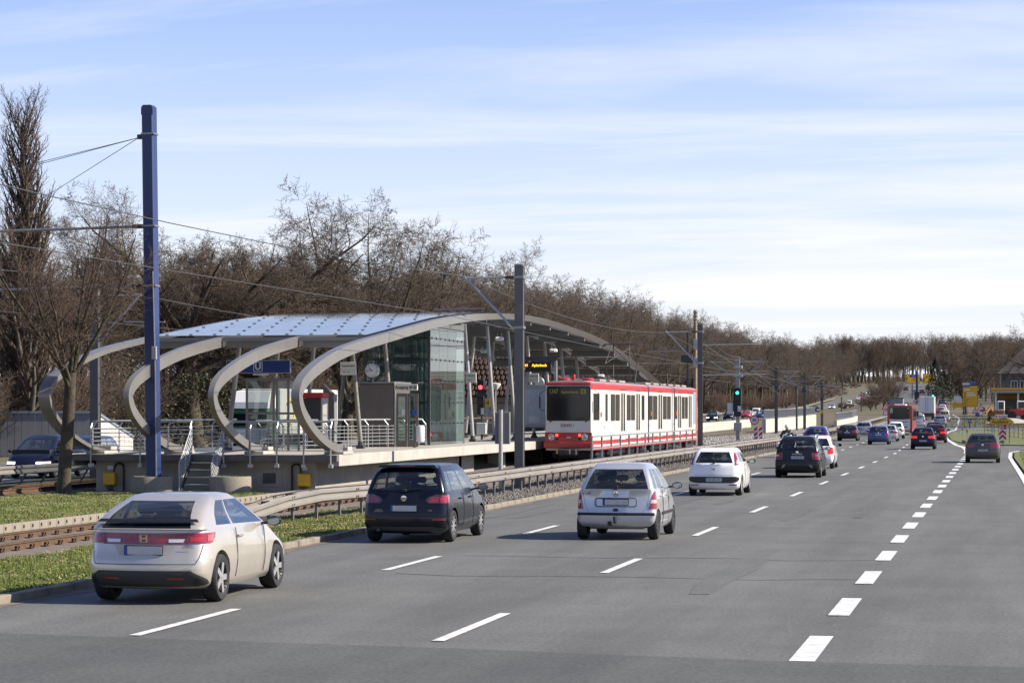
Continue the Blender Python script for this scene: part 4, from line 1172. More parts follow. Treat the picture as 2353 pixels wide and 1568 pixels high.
crash_barrier('far steel crash barrier along the left road edge before the bus', lambda y: -14.75 + shift(y), list(range(206, 440, 8)), 4, zt=.80)
crash_barrier('blue-grey crash barrier with slanted posts beyond the far rails', lambda y: -33.6, list(range(62, 118, 4)), 2.0, zt=.75, lean=-.5, fz=lambda y: 0)
crash_barrier('crash barrier on the far edge of the opposite road', lambda y: xopp(y) - 7.4, list(range(330, 900, 12)), 6, zt=.8, both=False, fz=zopp)
# ------------------------------------------------------------------ masts and wires
M_bluem = mat('blue_mast_paint', (.010, .030, .13), .5, .0, coat=.15, var=.06, vscale=1.5)
M_mast = mat('mast_grey', (.115, .11, .108), .5, .35, var=.12, vscale=2)
M_arm = mat('mast_arm', (.40, .40, .41), .35, .6)
M_wire = mat('wire', (.10, .10, .095), .5, .4)
M_insul = mat('insulator_brown', (.10, .05, .04), .4)
bp_ = gp(353, 1137)
bm_ = thing('blue_mast', 'tall dark blue steel mast in front of the platform end', 'mast', (bp_.x, bp_.y, 0))
tilt = Vector((-.16, 0, 0))
g = MB()
w = .19
prof = [(-w, -w * .75), (-w * .8, -w), (w * .8, -w), (w, -w * .75), (w, w), (-w, w)]
rows = [[(u + tilt.x * z / 12.2, v, z) for u, v in prof + prof[:1]] for z in (.35, 4, 8, 12.15)]
g.sheet(rows); g.add([q for q in rows[-1][:-1]], [tuple(range(6))]); g.build('shaft', M_bluem, bm_)
MB().prism([(-w, 0), (w, 0), (w, .22), (w - .06, .30), (-w + .06, .30), (-w, .22)], lambda u, v, d: (u - .16, d, 11.9 + v), -w - .004, w + .004).build('cap_plate', M_bluem, bm_)
MB().box(-w, w, -w, w, -.1, .35).build('base', mat('mast_base', (.05, .05, .055), .7), bm_)
MB().tube([(.17, -.235, .1), (.13, -.235, 4), (.05, -.235, 7.0)], .02, 6).build('cable', M_steel, bm_); MB().cbox(.04, .19, -.32, -.228, 4.25, 4.65, .01).build('junction_box', M_lpole, bm_)
for z in (8.42, 6.55, 11.3):
    MB().cbox(-w - .03 - .012 * z, w + .03 - .012 * z, -w - .02, w + .02, z - .03, z + .03, .01).build('clamp_band', M_steel, bm_)
for z in (8.42, 6.55):
    MB().tube([(-w - .15, 0, z), (-5.6, .2, z - .08)], .045, 8).build('arm', M_arm, bm_); MB().tube([(-w - .5, 0, z), (-w - .1, 0, z)], .07, 8).build('insulator', M_insul, bm_)
MB().tube([(-3.0, .1, 4.9), (-.6, 0, 6.4)], .03, 6).build('brace', M_arm, bm_)
MB().cbox(-w - .35, -w - .05, -.05, .05, 11.15, 11.3, .02).build('tension_bracket', M_dsteel, bm_)
for (vx, vy, D) in ((-40, 405, 95), (-40, 412, 97), (60, 480, 108)):
    q = at(vx, vy, D) - Vector(bm_.location)
    MB().tube([(-w - .3, 0, 11.2), q], .012, 5).build('guy_wire', M_wire, bm_)
def mast(label, X, Y, H, w=.17, m=M_mast, arms=((1, 2.0),), lean=0.0, zb=0.0, zarm=None, rounded=False):
    """H-section catenary mast; arms: (direction, reach)"""
    t = thing('catenary_mast', label, 'mast', (X, Y, zb))
    g = MB(); g.box(-w, w, -w, -w + .03, -.1, H).box(-w, w, w - .03, w, -.1, H).box(-.012, w * .85, -w + .03, w - .03, -.1, H - .01).box(-w - .004, w + .004, -w - .004, w + .004, -.1, .5)
    g.build('shaft', m, t)
    MB().cbox(-w - .01, w + .01, -w - .01, w + .01, H - .12, H + .03, .05).build('cap', m, t)
    za = zarm or H - .42
    for s, reach in arms:
        MB().tube([(s * w, 0, za), (s * (w + .35), 0, za)], .05, 8).build('insulator', M_insul, t)
        MB().tube([(s * (w + .3), 0, za), (s * reach, 0, za - .02)], .035, 7).build('top_arm', M_arm, t)
        MB().tube([(s * reach, 0, za + .05), (s * (w + .25), 0, za - 1.55)], .045, 7).tube([(s * (w + .05), 0, za - 1.75), (s * (w + .28), 0, za - 1.52)], .06, 7).build('diagonal_arm', M_arm, t)
        MB().tube([(s * reach * .62, 0, za - 1.05), (s * (reach + 1.0), -.1, za - 1.08)], .028, 6).tube([(s * (reach + .5), -.1, za - 1.1), (s * (reach - .1), -.1, za - 1.32)], .016, 5).build('steady_arm', M_arm, t)
        for zz in (za, za - 1.72): MB().cbox(-w - .03, w + .03, -w - .02, w + .02, zz - .05, zz + .05, .01).build('clamp_band', M_steel, t)
    return t
mast('tall grey catenary mast standing in front of the canopy', -16.25, 83.3, 7.62, w=.15, arms=((-1, 1.95),), m=mat('mast_grey_big', (.15, .145, .14), .5, .35, var=.14, vscale=2))
mast('dark grey catenary mast right of the tram', -16.3, 135.2, 7.35, w=.13, arms=((-1, 1.9),))
mast('dark mast with pale edge behind the leftmost curled rib', at(219, 939, 98).x, at(219, 939, 98).y, 7.6, w=.17, arms=((1, 1.9),))
for (lb, vx, D, H, a) in (('middle catenary mast carrying arms to both sides beyond the signal', 1783, 262, 7.1, 1), ('second double-armed catenary mast before the ramp wall', 1848, 298, 6.9, 1), ('third double-armed catenary mast with a yellow plate', 1888, 326, 5.9, 1)):
    p = at(vx, 939, D); t = mast(lb, p.x, p.y, H, w=.16, arms=((-1, 2.4), (1, 2.4)), zb=terr(p.x, p.y))
MB().box(-.22, .22, -.225, -.215, 1.9, 2.3).build('plate', mat('warn_yellow', (.7, .5, .03), .5), t)
for (lb, vx, D, H) in (('thin grey pole beside the ramp wall', 1830, 290, 5.2), ('short black post behind the ramp fence', 1933, 480, 3.6), ('short black post nearest the shrubs behind the ramp fence', 1978, 560, 4.3)):
    p = at(vx, 939, D); t = thing('signal_post', lb, 'post', (p.x, p.y, terr(p.x, p.y)))
    MB().tube([(0, 0, -.1), (0, 0, H)], .12, 8).build('shaft', M_dsteel, t); MB().cbox(-.15, .15, -.15, .15, H - .1, H + .1, .04).build('cap', M_dsteel, t)
# wooden pole
p = at(1597, 939, 176)
t = thing('wooden_pole', 'weathered wooden pole with two grey boxes behind the tram end', 'pole', (p.x, p.y, 0))
MB().tube([(0, 0, -.1), (0, 0, 9.7)], .17, 10, r2=.12).build('shaft', mat('old_wood', (.27, .21, .15), .9, var=.2, vscale=4), t, smooth=40)
for z in (9.0, 9.25, 9.5): MB().cbox(-.16, .16, -.16, .16, z, z + .08, .02).build('ring', M_steel, t)
for z in (5.6, 6.9): MB().cbox(-.1, .3, -.32, -.12, z, z + .75, .02).build('box', M_lpole, t)
MB().cbox(-1.0, -.15, -.2, .1, 6.0, 6.5, .05).build('transformer', M_dsteel, t); MB().tube([(-.55, .1, 0), (-.55, .1, 8.2)], .08, 8).build('second_shaft', M_anthr, t)
# two-aspect signal mast with speed sign neighbours
p = at(1695, 939, 203)
t = thing('tram_signal', 'tram signal showing green on a grey mast beyond the tram', 'traffic light', (p.x, p.y, 0))
MB().box(-.15, .15, -.15, .15, -.1, 6.85).build('shaft', M_steel, t)
for z in (5.4, 6.1): MB().cbox(-.38, .38, -.2, .2, z - .12, z + .12, .05).build('insulator_bracket', M_arm, t)
for s in (-1, 1):
    MB().tube([(s * .2, 0, 5.2), (s * 2.2, 0, 6.6)], .05, 6).tube([(s * .2, 0, 6.5), (s * 2.4, 0, 6.55)], .035, 6).build('arm', M_arm, t)
hd = MB().cbox(-.30, .30, -.45, -.16, 2.1, 4.42, .02).build('signal_head', M_black, t)
MB().lathe([(.001, -.47), (.13, -.46)], 16, 'Y', (0, 0, 4.02), cap=False).build('green_lamp', mat('green_lit', (.0, .4, .2), .3, emit=(.05, 1, .45), estr=1.6), hd)
MB().lathe([(.001, -.47), (.13, -.46)], 16, 'Y', (0, 0, 3.62), cap=False).build('dark_lamp', M_plastic0 if False else M_dsteel, hd)
MB().box(.02, .3, -.455, -.451, 2.5, 2.95).build('number_plate', M_white, t); letter('A1', .2, M_ink, t, (.16, -.458, 2.62))
MB().cbox(-.85, -.40, -.2, 0, 2.3, 3.2, .02).build('side_board', M_white, t); MB().cbox(-.3, .35, -.4, -.16, .9, 1.6, .02).build('cabinet', M_lpole, t)
# 50 sign
p = at(1732.6, 964.4, 163)
t = thing('speed_sign', 'round 50 speed limit sign beside the crash barrier', 'road sign', (p.x, p.y, 0))
MB().tube([(0, .02, -.1), (0, .02, 2.25)], .035, 7).build('post', M_steel, t)
dz = 1.97
MB().lathe([(.30, -.02), (.30, .0)], 28, 'Y', (0, 0, dz)).build('rim', mat('sign_red', (.52, .015, .02), .4), t); MB().lathe([(.001, -.026), (.235, -.026)], 28, 'Y', (0, 0, dz), cap=False).build('face', M_white, t); letter('50', .30, M_ink, t, (0, -.03, dz), bold=.008, sx=.9)
for (vx, lb) in ((1736, 'left red and white striped hazard board behind the off-road car'), (1747, 'right red and white striped hazard board behind the off-road car')):
    p = at(vx, 1000, 160); t = thing('hazard_board', lb, 'road sign', (p.x, p.y, 0))
    MB().box(-.13, .13, 0, .03, .55, 1.55).build('board', M_white, t)
    for k in range(3): MB().prism([(-.125, .62 + k * .32), (.125, .78 + k * .32), (.125, .94 + k * .32), (-.125, .78 + k * .32)], lambda u, v, d: (u, d, v), -.006, -.001).build('stripe', MATS['sign_red'], t)
    MB().box(-.03, .03, .03, .09, -.05, 1.2).build('post', M_steel, t)
# dark board behind the signal
p = at(1653, 939, 240); t = thing('sign_back', 'dark back of a large road sign in front of the wood', 'road sign', (p.x - 9, p.y + 20, 0))
MB().cbox(-2.0, 2.0, 0, .12, 1.6, 4.2, .03).build('board', mat('sign_back_dark', (.015, .015, .018), .7), t); MB().box(-.1, .1, .12, .3, -.1, 4).build('post', M_anthr, t)
# pole with cabinet behind the barrier
p = at(1132, 939, 81.5); t = thing('lamp_pole', 'short steel pole with grey cabinet left of the tall grey mast', 'pole', (-16.2, p.y, 0))
MB().tube([(0, 0, -.1), (0, 0, 2.68)], .07, 10).build('shaft', M_lpole, t, smooth=40); MB().cbox(-.22, .28, .1, .25, 1.55, 2.6, .02).build('cabinet', mat('cabinet_grey', (.17, .18, .18), .6), t)
p = at(1138, 939, 118); t = thing('platform_light', 'white cone lamp on a thin stem beyond the lift tower', 'lamp', (p.x, p.y, ZP))
MB().tube([(0, 0, 0), (0, 0, 2.4)], .04, 8).build('stem', M_lpole, t); MB().lathe([(.08, 2.35), (.26, 2.6), (.26, 2.66), (.05, 2.70)], 18, 'Z').build('shade', M_white, t, smooth=40)
# red tram signal
p = at(1105, 939, 118); t = thing('tram_signal', 'black tram signal showing red behind the lift tower', 'traffic light', (p.x, p.y, ZP))
MB().tube([(0, .2, 0), (0, .2, 3)], .06, 8).build('post', M_dsteel, t)
hd = MB().cbox(-.17, .17, -.14, .12, 1.15, 2.85, .03).build('signal_head', M_black, t)
MB().lathe([(.001, -.155), (.10, -.15)], 16, 'Y', (0, 0, 2.48), cap=False).build('red_lamp', mat('red_lit', (.6, .02, .02), .3, emit=(1, .06, .08), estr=2.0), hd)
for z in (2.12, 1.76): MB().lathe([(.001, -.155), (.10, -.15)], 16, 'Y', (0, 0, z), cap=False).build('dark_lamp', M_dsteel, hd)
MB().box(.02, .17, -.15, -.142, 1.2, 1.5).build('number_plate', M_white, t); MB().box(.22, .46, -.1, -.08, 1.55, 1.95).build('warning_plate', MATS['warn_yellow'], t); letter('4', .3, M_ink, t, (.34, -.105, 1.74))
MB().cbox(-.2, .25, -.1, .2, .25, .8, .02).build('cabinet', M_white, t)
# overhead lines
def wire(label, pts, r=.014, sagk=0.0, parent=None, name='overhead_wire'):
    P = []
    for a, b in zip(pts[:-1], pts[1:]):
        a, b = Vector(a), Vector(b)
        for k in range(10):
            t = k / 10; q = a.lerp(b, t); q.z -= sagk * 4 * t * (1 - t); P.append(q)
    P.append(Vector(pts[-1]))
    o = MB().tube(P, r, 5, cap=False).build(name, M_wire)
    return tag(o, label, 'wire')
c3_ = [at(vx, 939, D) for vx, D in ((1783, 262), (1848, 298), (1888, 326))]
wire('upper catenary wire above the front tram track', [(-18.6, 8, 7.6), (-18.15, 83.3, 7.25), (-18.15, 135.2, 6.9), (-19.2, 200, 6.6), (c3_[0].x + 2.4, c3_[0].y, 6.7), (c3_[1].x + 2.4, c3_[1].y, 6.5), (c3_[2].x + 2.4, c3_[2].y, 5.7), (-20, 420, 5)], .012, .55)
wire('contact wire above the front tram track', [(-19.3, 8, 6.0), (-18.9, 83.3, 5.95), (-19.2, 135.2, 5.6), (-19.2, 200, 5.4), (c3_[0].x + 2.4, c3_[0].y, 5.3), (c3_[1].x + 2.4, c3_[1].y, 5.1), (-20, 400, 4)], .011, .05)
wire('upper catenary wire above the far tram track', [(-31.3, 8, 7.4), (-31.2, 78, 7.2), (-31, 140, 7), (-27, 210, 6.6), (c3_[0].x - 2.4, c3_[0].y, 6.7), (c3_[1].x - 2.4, c3_[1].y, 6.5), (c3_[2].x - 2.4, c3_[2].y, 5.7)], .014, .55)
wire('contact wire above the far tram track', [(-31.3, 8, 5.9), (-31.2, 78, 5.8), (-31, 140, 5.7), (-27, 210, 5.5), (c3_[0].x - 2.4, c3_[0].y, 5.3), (c3_[1].x - 2.4, c3_[1].y, 5.1)], .012, .05)
wire('cross-span wire between the dark mast and the signal', [(-16.3, 135.2, 6.35), at(1790, 905, 250)], .02, .0)
wire('feeder wire on the wooden pole', [at(1597, 730, 176), at(1700, 820, 240), at(1900, 900, 420)], .02, .8)
# crossing arms at the dark mast
for (z, l, lb) in ((6.2, 7.2, 'upper horizontal tube arm reaching right from the dark mast'), (4.55, 9.0, 'lower horizontal tube arm reaching right from the dark mast')):
    q = Vector((-16.3, 135.4, z)); e = at(1770 if z > 6 else 1800, 750 if z > 6 else 885, 138)
    o = MB().tube([q, Vector((-13.2 + .4 * (z < 5), 136.2, z + .06))], .03, 6).build('tube_arm', M_arm); tag(o, lb, 'mast arm')
# ------------------------------------------------------------------ cars
M_glass = glass('car_glass', (.80, .85, .83), .05, (.02, .022, .022), 1.9)
M_sglass = glass('side_glass', (.80, .85, .83), .05, (.02, .022, .022), 2.4)
M_rglass = glass('rear_glass', (.55, .60, .58), .12, (.015, .016, .017), 1.6)
M_pglass = glass('tinted_glass', (.16, .18, .18), .35, (.012, .013, .014), 1.7)
M_inter = mat('car_interior', (.022, .022, .024), .8)
M_tail = mat('tail_lamp_red', (.21, .006, .009), .12, coat=1.0, c2=(.33, .012, .016), vscale=16)
M_brake = mat('brake_lamp_lit', (.35, .01, .01), .2, emit=(1, .05, .03), estr=.28)
M_clear = mat('clear_lamp', (.75, .72, .72), .15, .3, coat=.5)
M_headl = mat('headlamp', (.7, .72, .74), .12, .5, coat=.6)
M_headon = mat('headlamp_lit', (.9, .9, .85), .2, emit=(1, .95, .85), estr=2.5)
M_plate = mat('plate_white', (.55, .56, .55), .5, var=.08, vscale=14)
M_plateb = mat('plate_blue', (.02, .08, .42), .5)
M_rim = mat('alloy_rim', (.42, .42, .43), .35, .4, var=.1)
M_lampdark = mat('lamp_dark_red', (.045, .004, .006), .15, coat=1.0)
M_plastic = mat('grey_plastic', (.035, .035, .037), .55)
M_rubbertrim = mat('black_trim', (.012, .012, .013), .35)
PAINTS = {}
def paint(name, c, metal=.25, rough=.32):
    return mat('paint_' + name, c, rough, metal, coat=.9 if max(c) > .12 else .18, spec=.5 if max(c) > .12 else .3, var=.05, vscale=2.2)
def pchip(z, pts):
    zs = [p[0] for p in pts]; ys = [p[1] for p in pts]
    if z <= zs[0]: return ys[0]
    if z >= zs[-1]: return ys[-1]
    n = len(zs); h = [zs[i + 1] - zs[i] for i in range(n - 1)]; d = [(ys[i + 1] - ys[i]) / h[i] for i in range(n - 1)]
    m = [d[0]] + [0 if d[i - 1] * d[i] <= 0 else 2 * d[i - 1] * d[i] / (d[i - 1] + d[i]) for i in range(1, n - 1)] + [d[-1]]
    for i in range(n - 1):
        if z <= zs[i + 1]:
            t = (z - zs[i]) / h[i]
            return ((2 * t ** 3 - 3 * t * t + 1) * ys[i] + (t ** 3 - 2 * t * t + t) * h[i] * m[i] + (-2 * t ** 3 + 3 * t * t) * ys[i + 1] + (t ** 3 - t * t) * h[i] * m[i + 1])
def half_loop(yr, yf, hw, cr, cf, xfr, sfr, br, bf, tp, na=4):
    """right half of a plan outline, rear centre to front centre; returns points and segment tags"""
    P = []; T = []
    he = hw - tp
    xr = he - cr
    for i, f in enumerate(xfr):
        x = xr * f
        P.append((x, yr + br * (x / hw) ** 2)); T.append(('rear', i))
    y0 = yr + br * (xr / hw) ** 2
    for k in range(1, na + 1):
        a = math.pi / 2 * k / na
        P.append((xr + cr * math.sin(a), y0 + cr * (1 - math.cos(a)))); T.append(('rc', k - 1))
    xf = he - cf; y1 = yf - bf * (xf / hw) ** 2
    ya, yb = y0 + cr, y1 - cf
    for i, f in enumerate(sfr[1:-1]):
        s = f
        P.append((he + tp * (1 - (2 * s - 1) ** 2), ya + (yb - ya) * s)); T.append(('side', i))
    P.append((he, yb)); T.append(('side', len(sfr) - 2))
    for k in range(1, na + 1):
        a = math.pi / 2 * k / na
        P.append((xf + cf * math.cos(a), yb + cf * math.sin(a))); T.append(('fc', k - 1))
    for i, f in enumerate(reversed(xfr[:-1])):
        x = xf * f
        P.append((x, yf - bf * (x / hw) ** 2)); T.append(('front', i))
    return P, T     # T[i] tags the segment ending at point i
def car_shell(s):
    """closed body: rows of plan outlines from sill to roof; window faces carry their own material index"""
    L, W, H, oh = s['L'], s['W'], s['H'], s['oh']
    yR, yF = -oh, L - oh; hw = W / 2
    zb, zbf, zn = s['zb'], s.get('zbf', s['zb'] - .03), s.get('zn', s['zb'] - .25)
    # lower body: (z, inset of tail, inset of nose, half width)
    low = s.get('low') or [(.19, .16, .22, hw - .09), (.26, .05, .06, hw - .035), (.40, .0, .0, hw - .008), (.55, .0, .02, hw), (.70, .025, .06, hw - .004), (.86, .05, .16, hw - .02), (zb, .07, .26, hw - .045)]
    tr, sb = s.get('trunk', .03), s['sb']
    st, rt = s['st'], s['rt']
    gi = s.get('tumble', .16)
    up = [(0.0, 0), (.1, .06), (.55, .5), (.85, .86), (1.0, 1.0)]
    xfr = s.get('xfr', [0, .35, .62, .82, 1.0])
    win = s['win']        # side panes as (s0, s1) fractions
    sfr = sorted(set([0, 1] + [q for w in win for q in w] + s.get('sx', [])))
    zw0, zw1 = s['zw']    # glass band above belt: fraction of greenhouse height for side
    rw0, rw1 = s['rw']
    lz0, lz1 = s['lamp'][:2]
    rows = []; kind = []
    zl = sorted(set([r[0] for r in low] + [z for z in (lz0, lz1, s.get('bz', .5), s.get('bz2', .36)) if low[0][0] < z < zb]))
    for z in zl:
        g = lambda k: pchip(z, [(r[0], r[k]) for r in low])
        t = max(0, (z - .55) / (zb - .55))
        rows.append((g(1) + yR, yF - g(2), g(3), s.get('cr', .16), s.get('cf', .38), z, z - t * (zb - zn), s.get('br', .10), s.get('bf', .22), .035)); kind.append('low')
    # shoulder / greenhouse
    zg = [0.0, rw0, zw0] + [.45, .7] + [zw1, rw1]
    zg = sorted(set([q for q in zg if q >= 0]))
    roofh = H - zb
    side = lambda q: hw - .075 - gi * (q ** 1.25)
    rtp = s.get('rtp') or [(0, 0), (.35, .22), (.7, .55), (1.0, 1.0)]
    for q in zg:
        z = zb + .015 + q * (roofh - .075)
        ry = yR + .07 + tr + pchip(q, rtp) * (rt - .07 - tr)
        fy = yF - sb - (st - sb) * pchip(q, [(0, 0), (.5, .52), (1, 1)])
        rows.append((ry, fy, side(q), s.get('gcr', .11), .16, z, z - (zb - zbf) * (1 - q), .10, .12, .02)); kind.append('green')
    # roof crown
    for q, ins, dz in ((1, .05, .028), (1, .14, .05), (1, .30, .068)):
        z = zb + .015 + (roofh - .075) + dz
        rows.append((yR + rt + ins * 1.2, yF - st - ins * 1.5, side(1) - ins, .12, .16, min(z, H), min(z, H), .10, .12, .02)); kind.append('roof')
    V = []; loops = []
    bm = bmesh.new()
    for (yr, yf, w, cr, cf, z0, z1, br, bf, tp) in rows:
        P, T = half_loop(yr, yf, w, cr, cf, xfr, sfr, br, bf, tp)
        right = []; left = []
        for (x, y) in P:
            t = (y - yr) / (yf - yr)
            z = z0 + (z1 - z0) * t ** s.get('zp', 1.6)
            if len(loops) and kind[len(loops)] == 'low' and z0 > .8: pass
            right.append(bm.verts.new((x, y, z)))
            left.append(right[-1] if abs(x) < 1e-6 else bm.verts.new((-x, y, z)))
        loops.append((right, left, T))
    n = len(loops[0][0])
    def tagm(row, T, z, cx, cy):
        k0, k1 = kind[row], kind[row + 1]
        t, i = T
        if k0 == 'green' and k1 == 'green':
            q0 = (rows[row][5] - zb - .015) / (roofh - .075); q1 = (rows[row + 1][5] - zb - .015) / (roofh - .075)
            qm = (q0 + q1) / 2
            if t == 'rear':
                if rw0 - .01 < qm < rw1 + .01: return 1
                if qm >= rw1 and s.get('darktop'): return 4
                if qm < rw0 and s.get('darklow'): return 4
            if t == 'side' and zw0 - .01 < qm < zw1 + .01:
                f0, f1 = sfr[i], sfr[i + 1]
                for w in win:
                    if f0 >= w[0] - 1e-6 and f1 <= w[1] + 1e-6: return 2
                if win[0][0] < (f0 + f1) / 2 < win[-1][1]: return 4
            if t == 'front' and .02 < qm < .97: return 3
            if t in ('rc',) and s.get('wrap') and rw0 - .01 < qm < rw1 + .01: return 4
        if k0 == 'low' and k1 == 'low':
            zm = (rows[row][5] + rows[row + 1][5]) / 2
            if lz0 < zm < lz1 and (t == 'rc' or (t == 'rear' and i >= 1 and xfr[i] > s['lamp'][2]) or (t == 'side' and i < s.get('lampside', 0))): return 6
            if s.get('hl') and s['hl'][0] < zm < s['hl'][1] and (t == 'fc' or (t == 'front' and i == 0)): return 7
            if zm < s.get('plast', 0) : return 5
        return 0
    for r in range(len(loops) - 1):
        A, B = loops[r], loops[r + 1]
        for i in range(1, n):
            for sd in (0, 1):
                a0, a1, b0, b1 = A[sd][i - 1], A[sd][i], B[sd][i - 1], B[sd][i]
                vs = []
                for q in ((a0, a1, b1, b0) if sd == 0 else (a1, a0, b0, b1)):
                    if q not in vs: vs.append(q)
                if len(vs) < 3: continue
                f = bm.faces.new(vs)
                f.material_index = tagm(r, ((A[2][i][0], A[2][i][1]) if A[2][i][0] != 'rear' else ('rear', i)), 0, 0, 0)
                f.smooth = True
    for r, flip in ((0, True), (len(loops) - 1, False)):
        Rr, Ll = loops[r][0], loops[r][1]
        for i in range(1, n):
            vs = []
            for q in (Rr[i - 1], Rr[i], Ll[i], Ll[i - 1]):
                if q not in vs: vs.append(q)
            if len(vs) >= 3:
                f = bm.faces.new(vs); f.smooth = True; f.material_index = 5 if r == 0 else 0
    bmesh.ops.recalc_face_normals(bm, faces=bm.faces[:])
    return bm
_cut_cache = {}
def wheel_cut(bm, s, mats):
    me = bpy.data.meshes.new('body'); bm.to_mesh(me); bm.free()
    for m in mats: me.materials.append(m)
    o = bpy.data.objects.new('body', me); col.objects.link(o)
    c = MB(); wr = s['wr'] * 1.13
    cut = []
    for y in (0, s['wb']):
        for sg in (-1, 1):
            c = MB(); x0, x1 = (s['W'] / 2 - .30, s['W'] / 2 + .3)
            c.lathe([(wr, x0 * sg), (wr, x1 * sg)], 28, 'X', (0, y, s['wr'] + .01))
            cm = c.mesh('cut', mats[5]); co = bpy.data.objects.new('cut', cm); col.objects.link(co)
            md = o.modifiers.new('b', 'BOOLEAN'); md.operation = 'DIFFERENCE'; md.object = co; md.solver = 'EXACT'
            cut.append(co)
    dg = bpy.context.evaluated_depsgraph_get()
    me2 = bpy.data.meshes.new_from_object(o.evaluated_get(dg))
    for q in cut: bpy.data.objects.remove(q)
    bpy.data.objects.remove(o); bpy.data.meshes.remove(me)
    return me2
def wheel_meshes(r, w, style, key):
    k = ('wheel', round(r, 3), style)
    if k in _cut_cache: return _cut_cache[k]
    g = MB(); h = w / 2
    g.lathe([(r * .66, -h * .9), (r * .74, -h), (r * .92, -h), (r * .985, -h * .75), (r, -h * .4), (r, h * .4), (r * .985, h * .75), (r * .92, h), (r * .74, h), (r * .66, h * .9), (r * .6, h * .3)], 28, 'X', cap=False)
    ty = g.mesh('wheel', M_rubber, smooth=40)
    g = MB(); rr = r * .70
    g.lathe([(rr * .9, h * .35), (rr * .93, h * .8), (rr, h * .95), (rr * 1.02, h * .8)], 26, 'X', cap=False)
    g.lathe([(0.001, h * .1), (rr * .95, h * .05)], 26, 'X', mi=1, cap=False)
    g.lathe([(.001, h * .93), (rr * .16, h * .93), (rr * .2, h * .7)], 12, 'X', cap=False)
    nsp = {'five': 5, 'ten': 10, 'cap': 9, 'plain': 7}[style]
    for i in range(nsp):
        a = 2 * math.pi * i / nsp
        ww = {'five': .34, 'ten': .13, 'cap': .34, 'plain': .36}[style] * rr
        c, d = math.cos(a), math.sin(a)
        g.bar((h * .82, c * rr * .12, d * rr * .12), (h * .8, c * rr * .94, d * rr * .94), ww, h * .16, up=(1, 0, 0))
    ri = g.mesh('rim', [M_rim if style != 'plain' else mat('steel_wheel', (.05, .05, .052), .5, .5), M_black], smooth=35)
    _cut_cache[k] = (ty, ri)
    return ty, ri
def car(name, s, label, loc, rz, pt, group=None, near=True, lit=False, light=None):
    """s: shape; origin on the ground under the rear axle, driving towards +Y"""
    t = thing(name, label, s.get('cat', 'car'), loc, rz, group)
    gm = s.get('glassmat', M_glass)
    key = ('shell', s['id'])
    bodymats = [pt, gm, gm, gm, M_rubbertrim, M_plastic, M_tail, M_headl]
    if key not in _cut_cache:
        me = wheel_cut(car_shell(s), s, bodymats)
        bm = bmesh.new(); bm.from_mesh(me)
        out = {}
        # split: body (0, 4, 5), glass, lamps
        groups = {}
        for f in bm.faces:
            mi = f.material_index; c = f.calc_center_median()
            if mi in (0, 4, 5): k = 'body'
            elif mi == 1: k = 'rear_window'
            elif mi == 3: k = 'windscreen'
            elif mi == 2: k = ('side_window', c.x > 0, 0)
            elif mi == 6: k = ('tail_light', c.x > 0)
            else: k = ('headlight', c.x > 0)
            groups.setdefault(k, []).append(f)
        # side glass: split into panes by position
        parts = []
        for k, fs in groups.items():
            sets = [fs]
            if k != 'body' and k[0] == 'side_window':
                todo = set(fs); sets = []
                while todo:
                    st = [todo.pop()]; cur = []
                    while st:
                        f = st.pop(); cur.append(f)
                        for e in f.edges:
                            for q in e.link_faces:
                                if q in todo: todo.remove(q); st.append(q)
                    sets.append(cur)
            for cur in sets:
                vm = {}; vs = []; ff = []; mi = []
                for f in cur:
                    ix = []
                    for v in f.verts:
                        if v not in vm: vm[v] = len(vs); vs.append(tuple(v.co))
                        ix.append(vm[v])
                    ff.append(ix); mi.append(f.material_index)
                if k == 'body':       # dark lining inside the greenhouse
                    for f in cur:
                        c = f.calc_center_median()
                        if c.z > s['zb'] + .03:
                            o0 = len(vs)
                            vs += [tuple(v.co - v.normal * .025) for v in f.verts]; ff.append(list(range(o0, o0 + len(f.verts)))[::-1]); mi.append(3)
                m2 = bpy.data.meshes.new(k if isinstance(k, str) else k[0]); m2.from_pydata(vs, [], ff)
                m2.polygons.foreach_set('material_index', [{0: 0, 4: 1, 5: 2, 3: 3}.get(q, 0) for q in mi] if k == 'body' else [0] * len(ff))
                m2.shade_smooth(); m2.set_sharp_from_angle(angle=R(38)); m2.update()
                parts.append((k if isinstance(k, str) else k[0], m2))
        bm.free()
        _cut_cache[key] = parts
    for nm, m0 in _cut_cache[key]:
        o = bpy.data.objects.new(nm, m0 if False else m0.copy()); col.objects.link(o); o.parent = t
        o.data.materials.clear()
        if nm == 'body':
            for m in (pt, M_rubbertrim, s.get('bumper_mat', M_plastic), M_inter): o.data.materials.append(m)
        elif nm == 'tail_light': o.data.materials.append(M_brake if light == 'brake' else M_tail)
        elif nm == 'headlight': o.data.materials.append(M_headon if lit else M_headl)
        elif nm == 'windscreen': o.data.materials.append(M_glass)
        elif nm == 'rear_window': o.data.materials.append(s.get('rglass', M_rglass))
        else: o.data.materials.append(M_sglass)
    hw = s['W'] / 2; wr = s['wr']; yR = -s['oh']; zb = s['zb']
    ty, ri = wheel_meshes(wr, s.get('ww', .2), s.get('rim', 'cap'), s['id'])
    for y in (0, s['wb']):
        for sg in (-1, 1):
            w = put('wheel', ty, t, (sg * (hw - .125), y, wr)); k = put('rim', ri, w, (0, 0, 0), rz=0 if sg > 0 else math.pi)
    # number plate
    pz, pw = s.get('plate', .6), .26
    def rear_y(z): return yR + pchip(z, [(r[0], r[1]) for r in s.get('low') or [(.19, .16), (.26, .05), (.40, 0), (.55, 0), (.70, .025), (.86, .05), (zb, .07)]])
    py = rear_y(pz) - .012
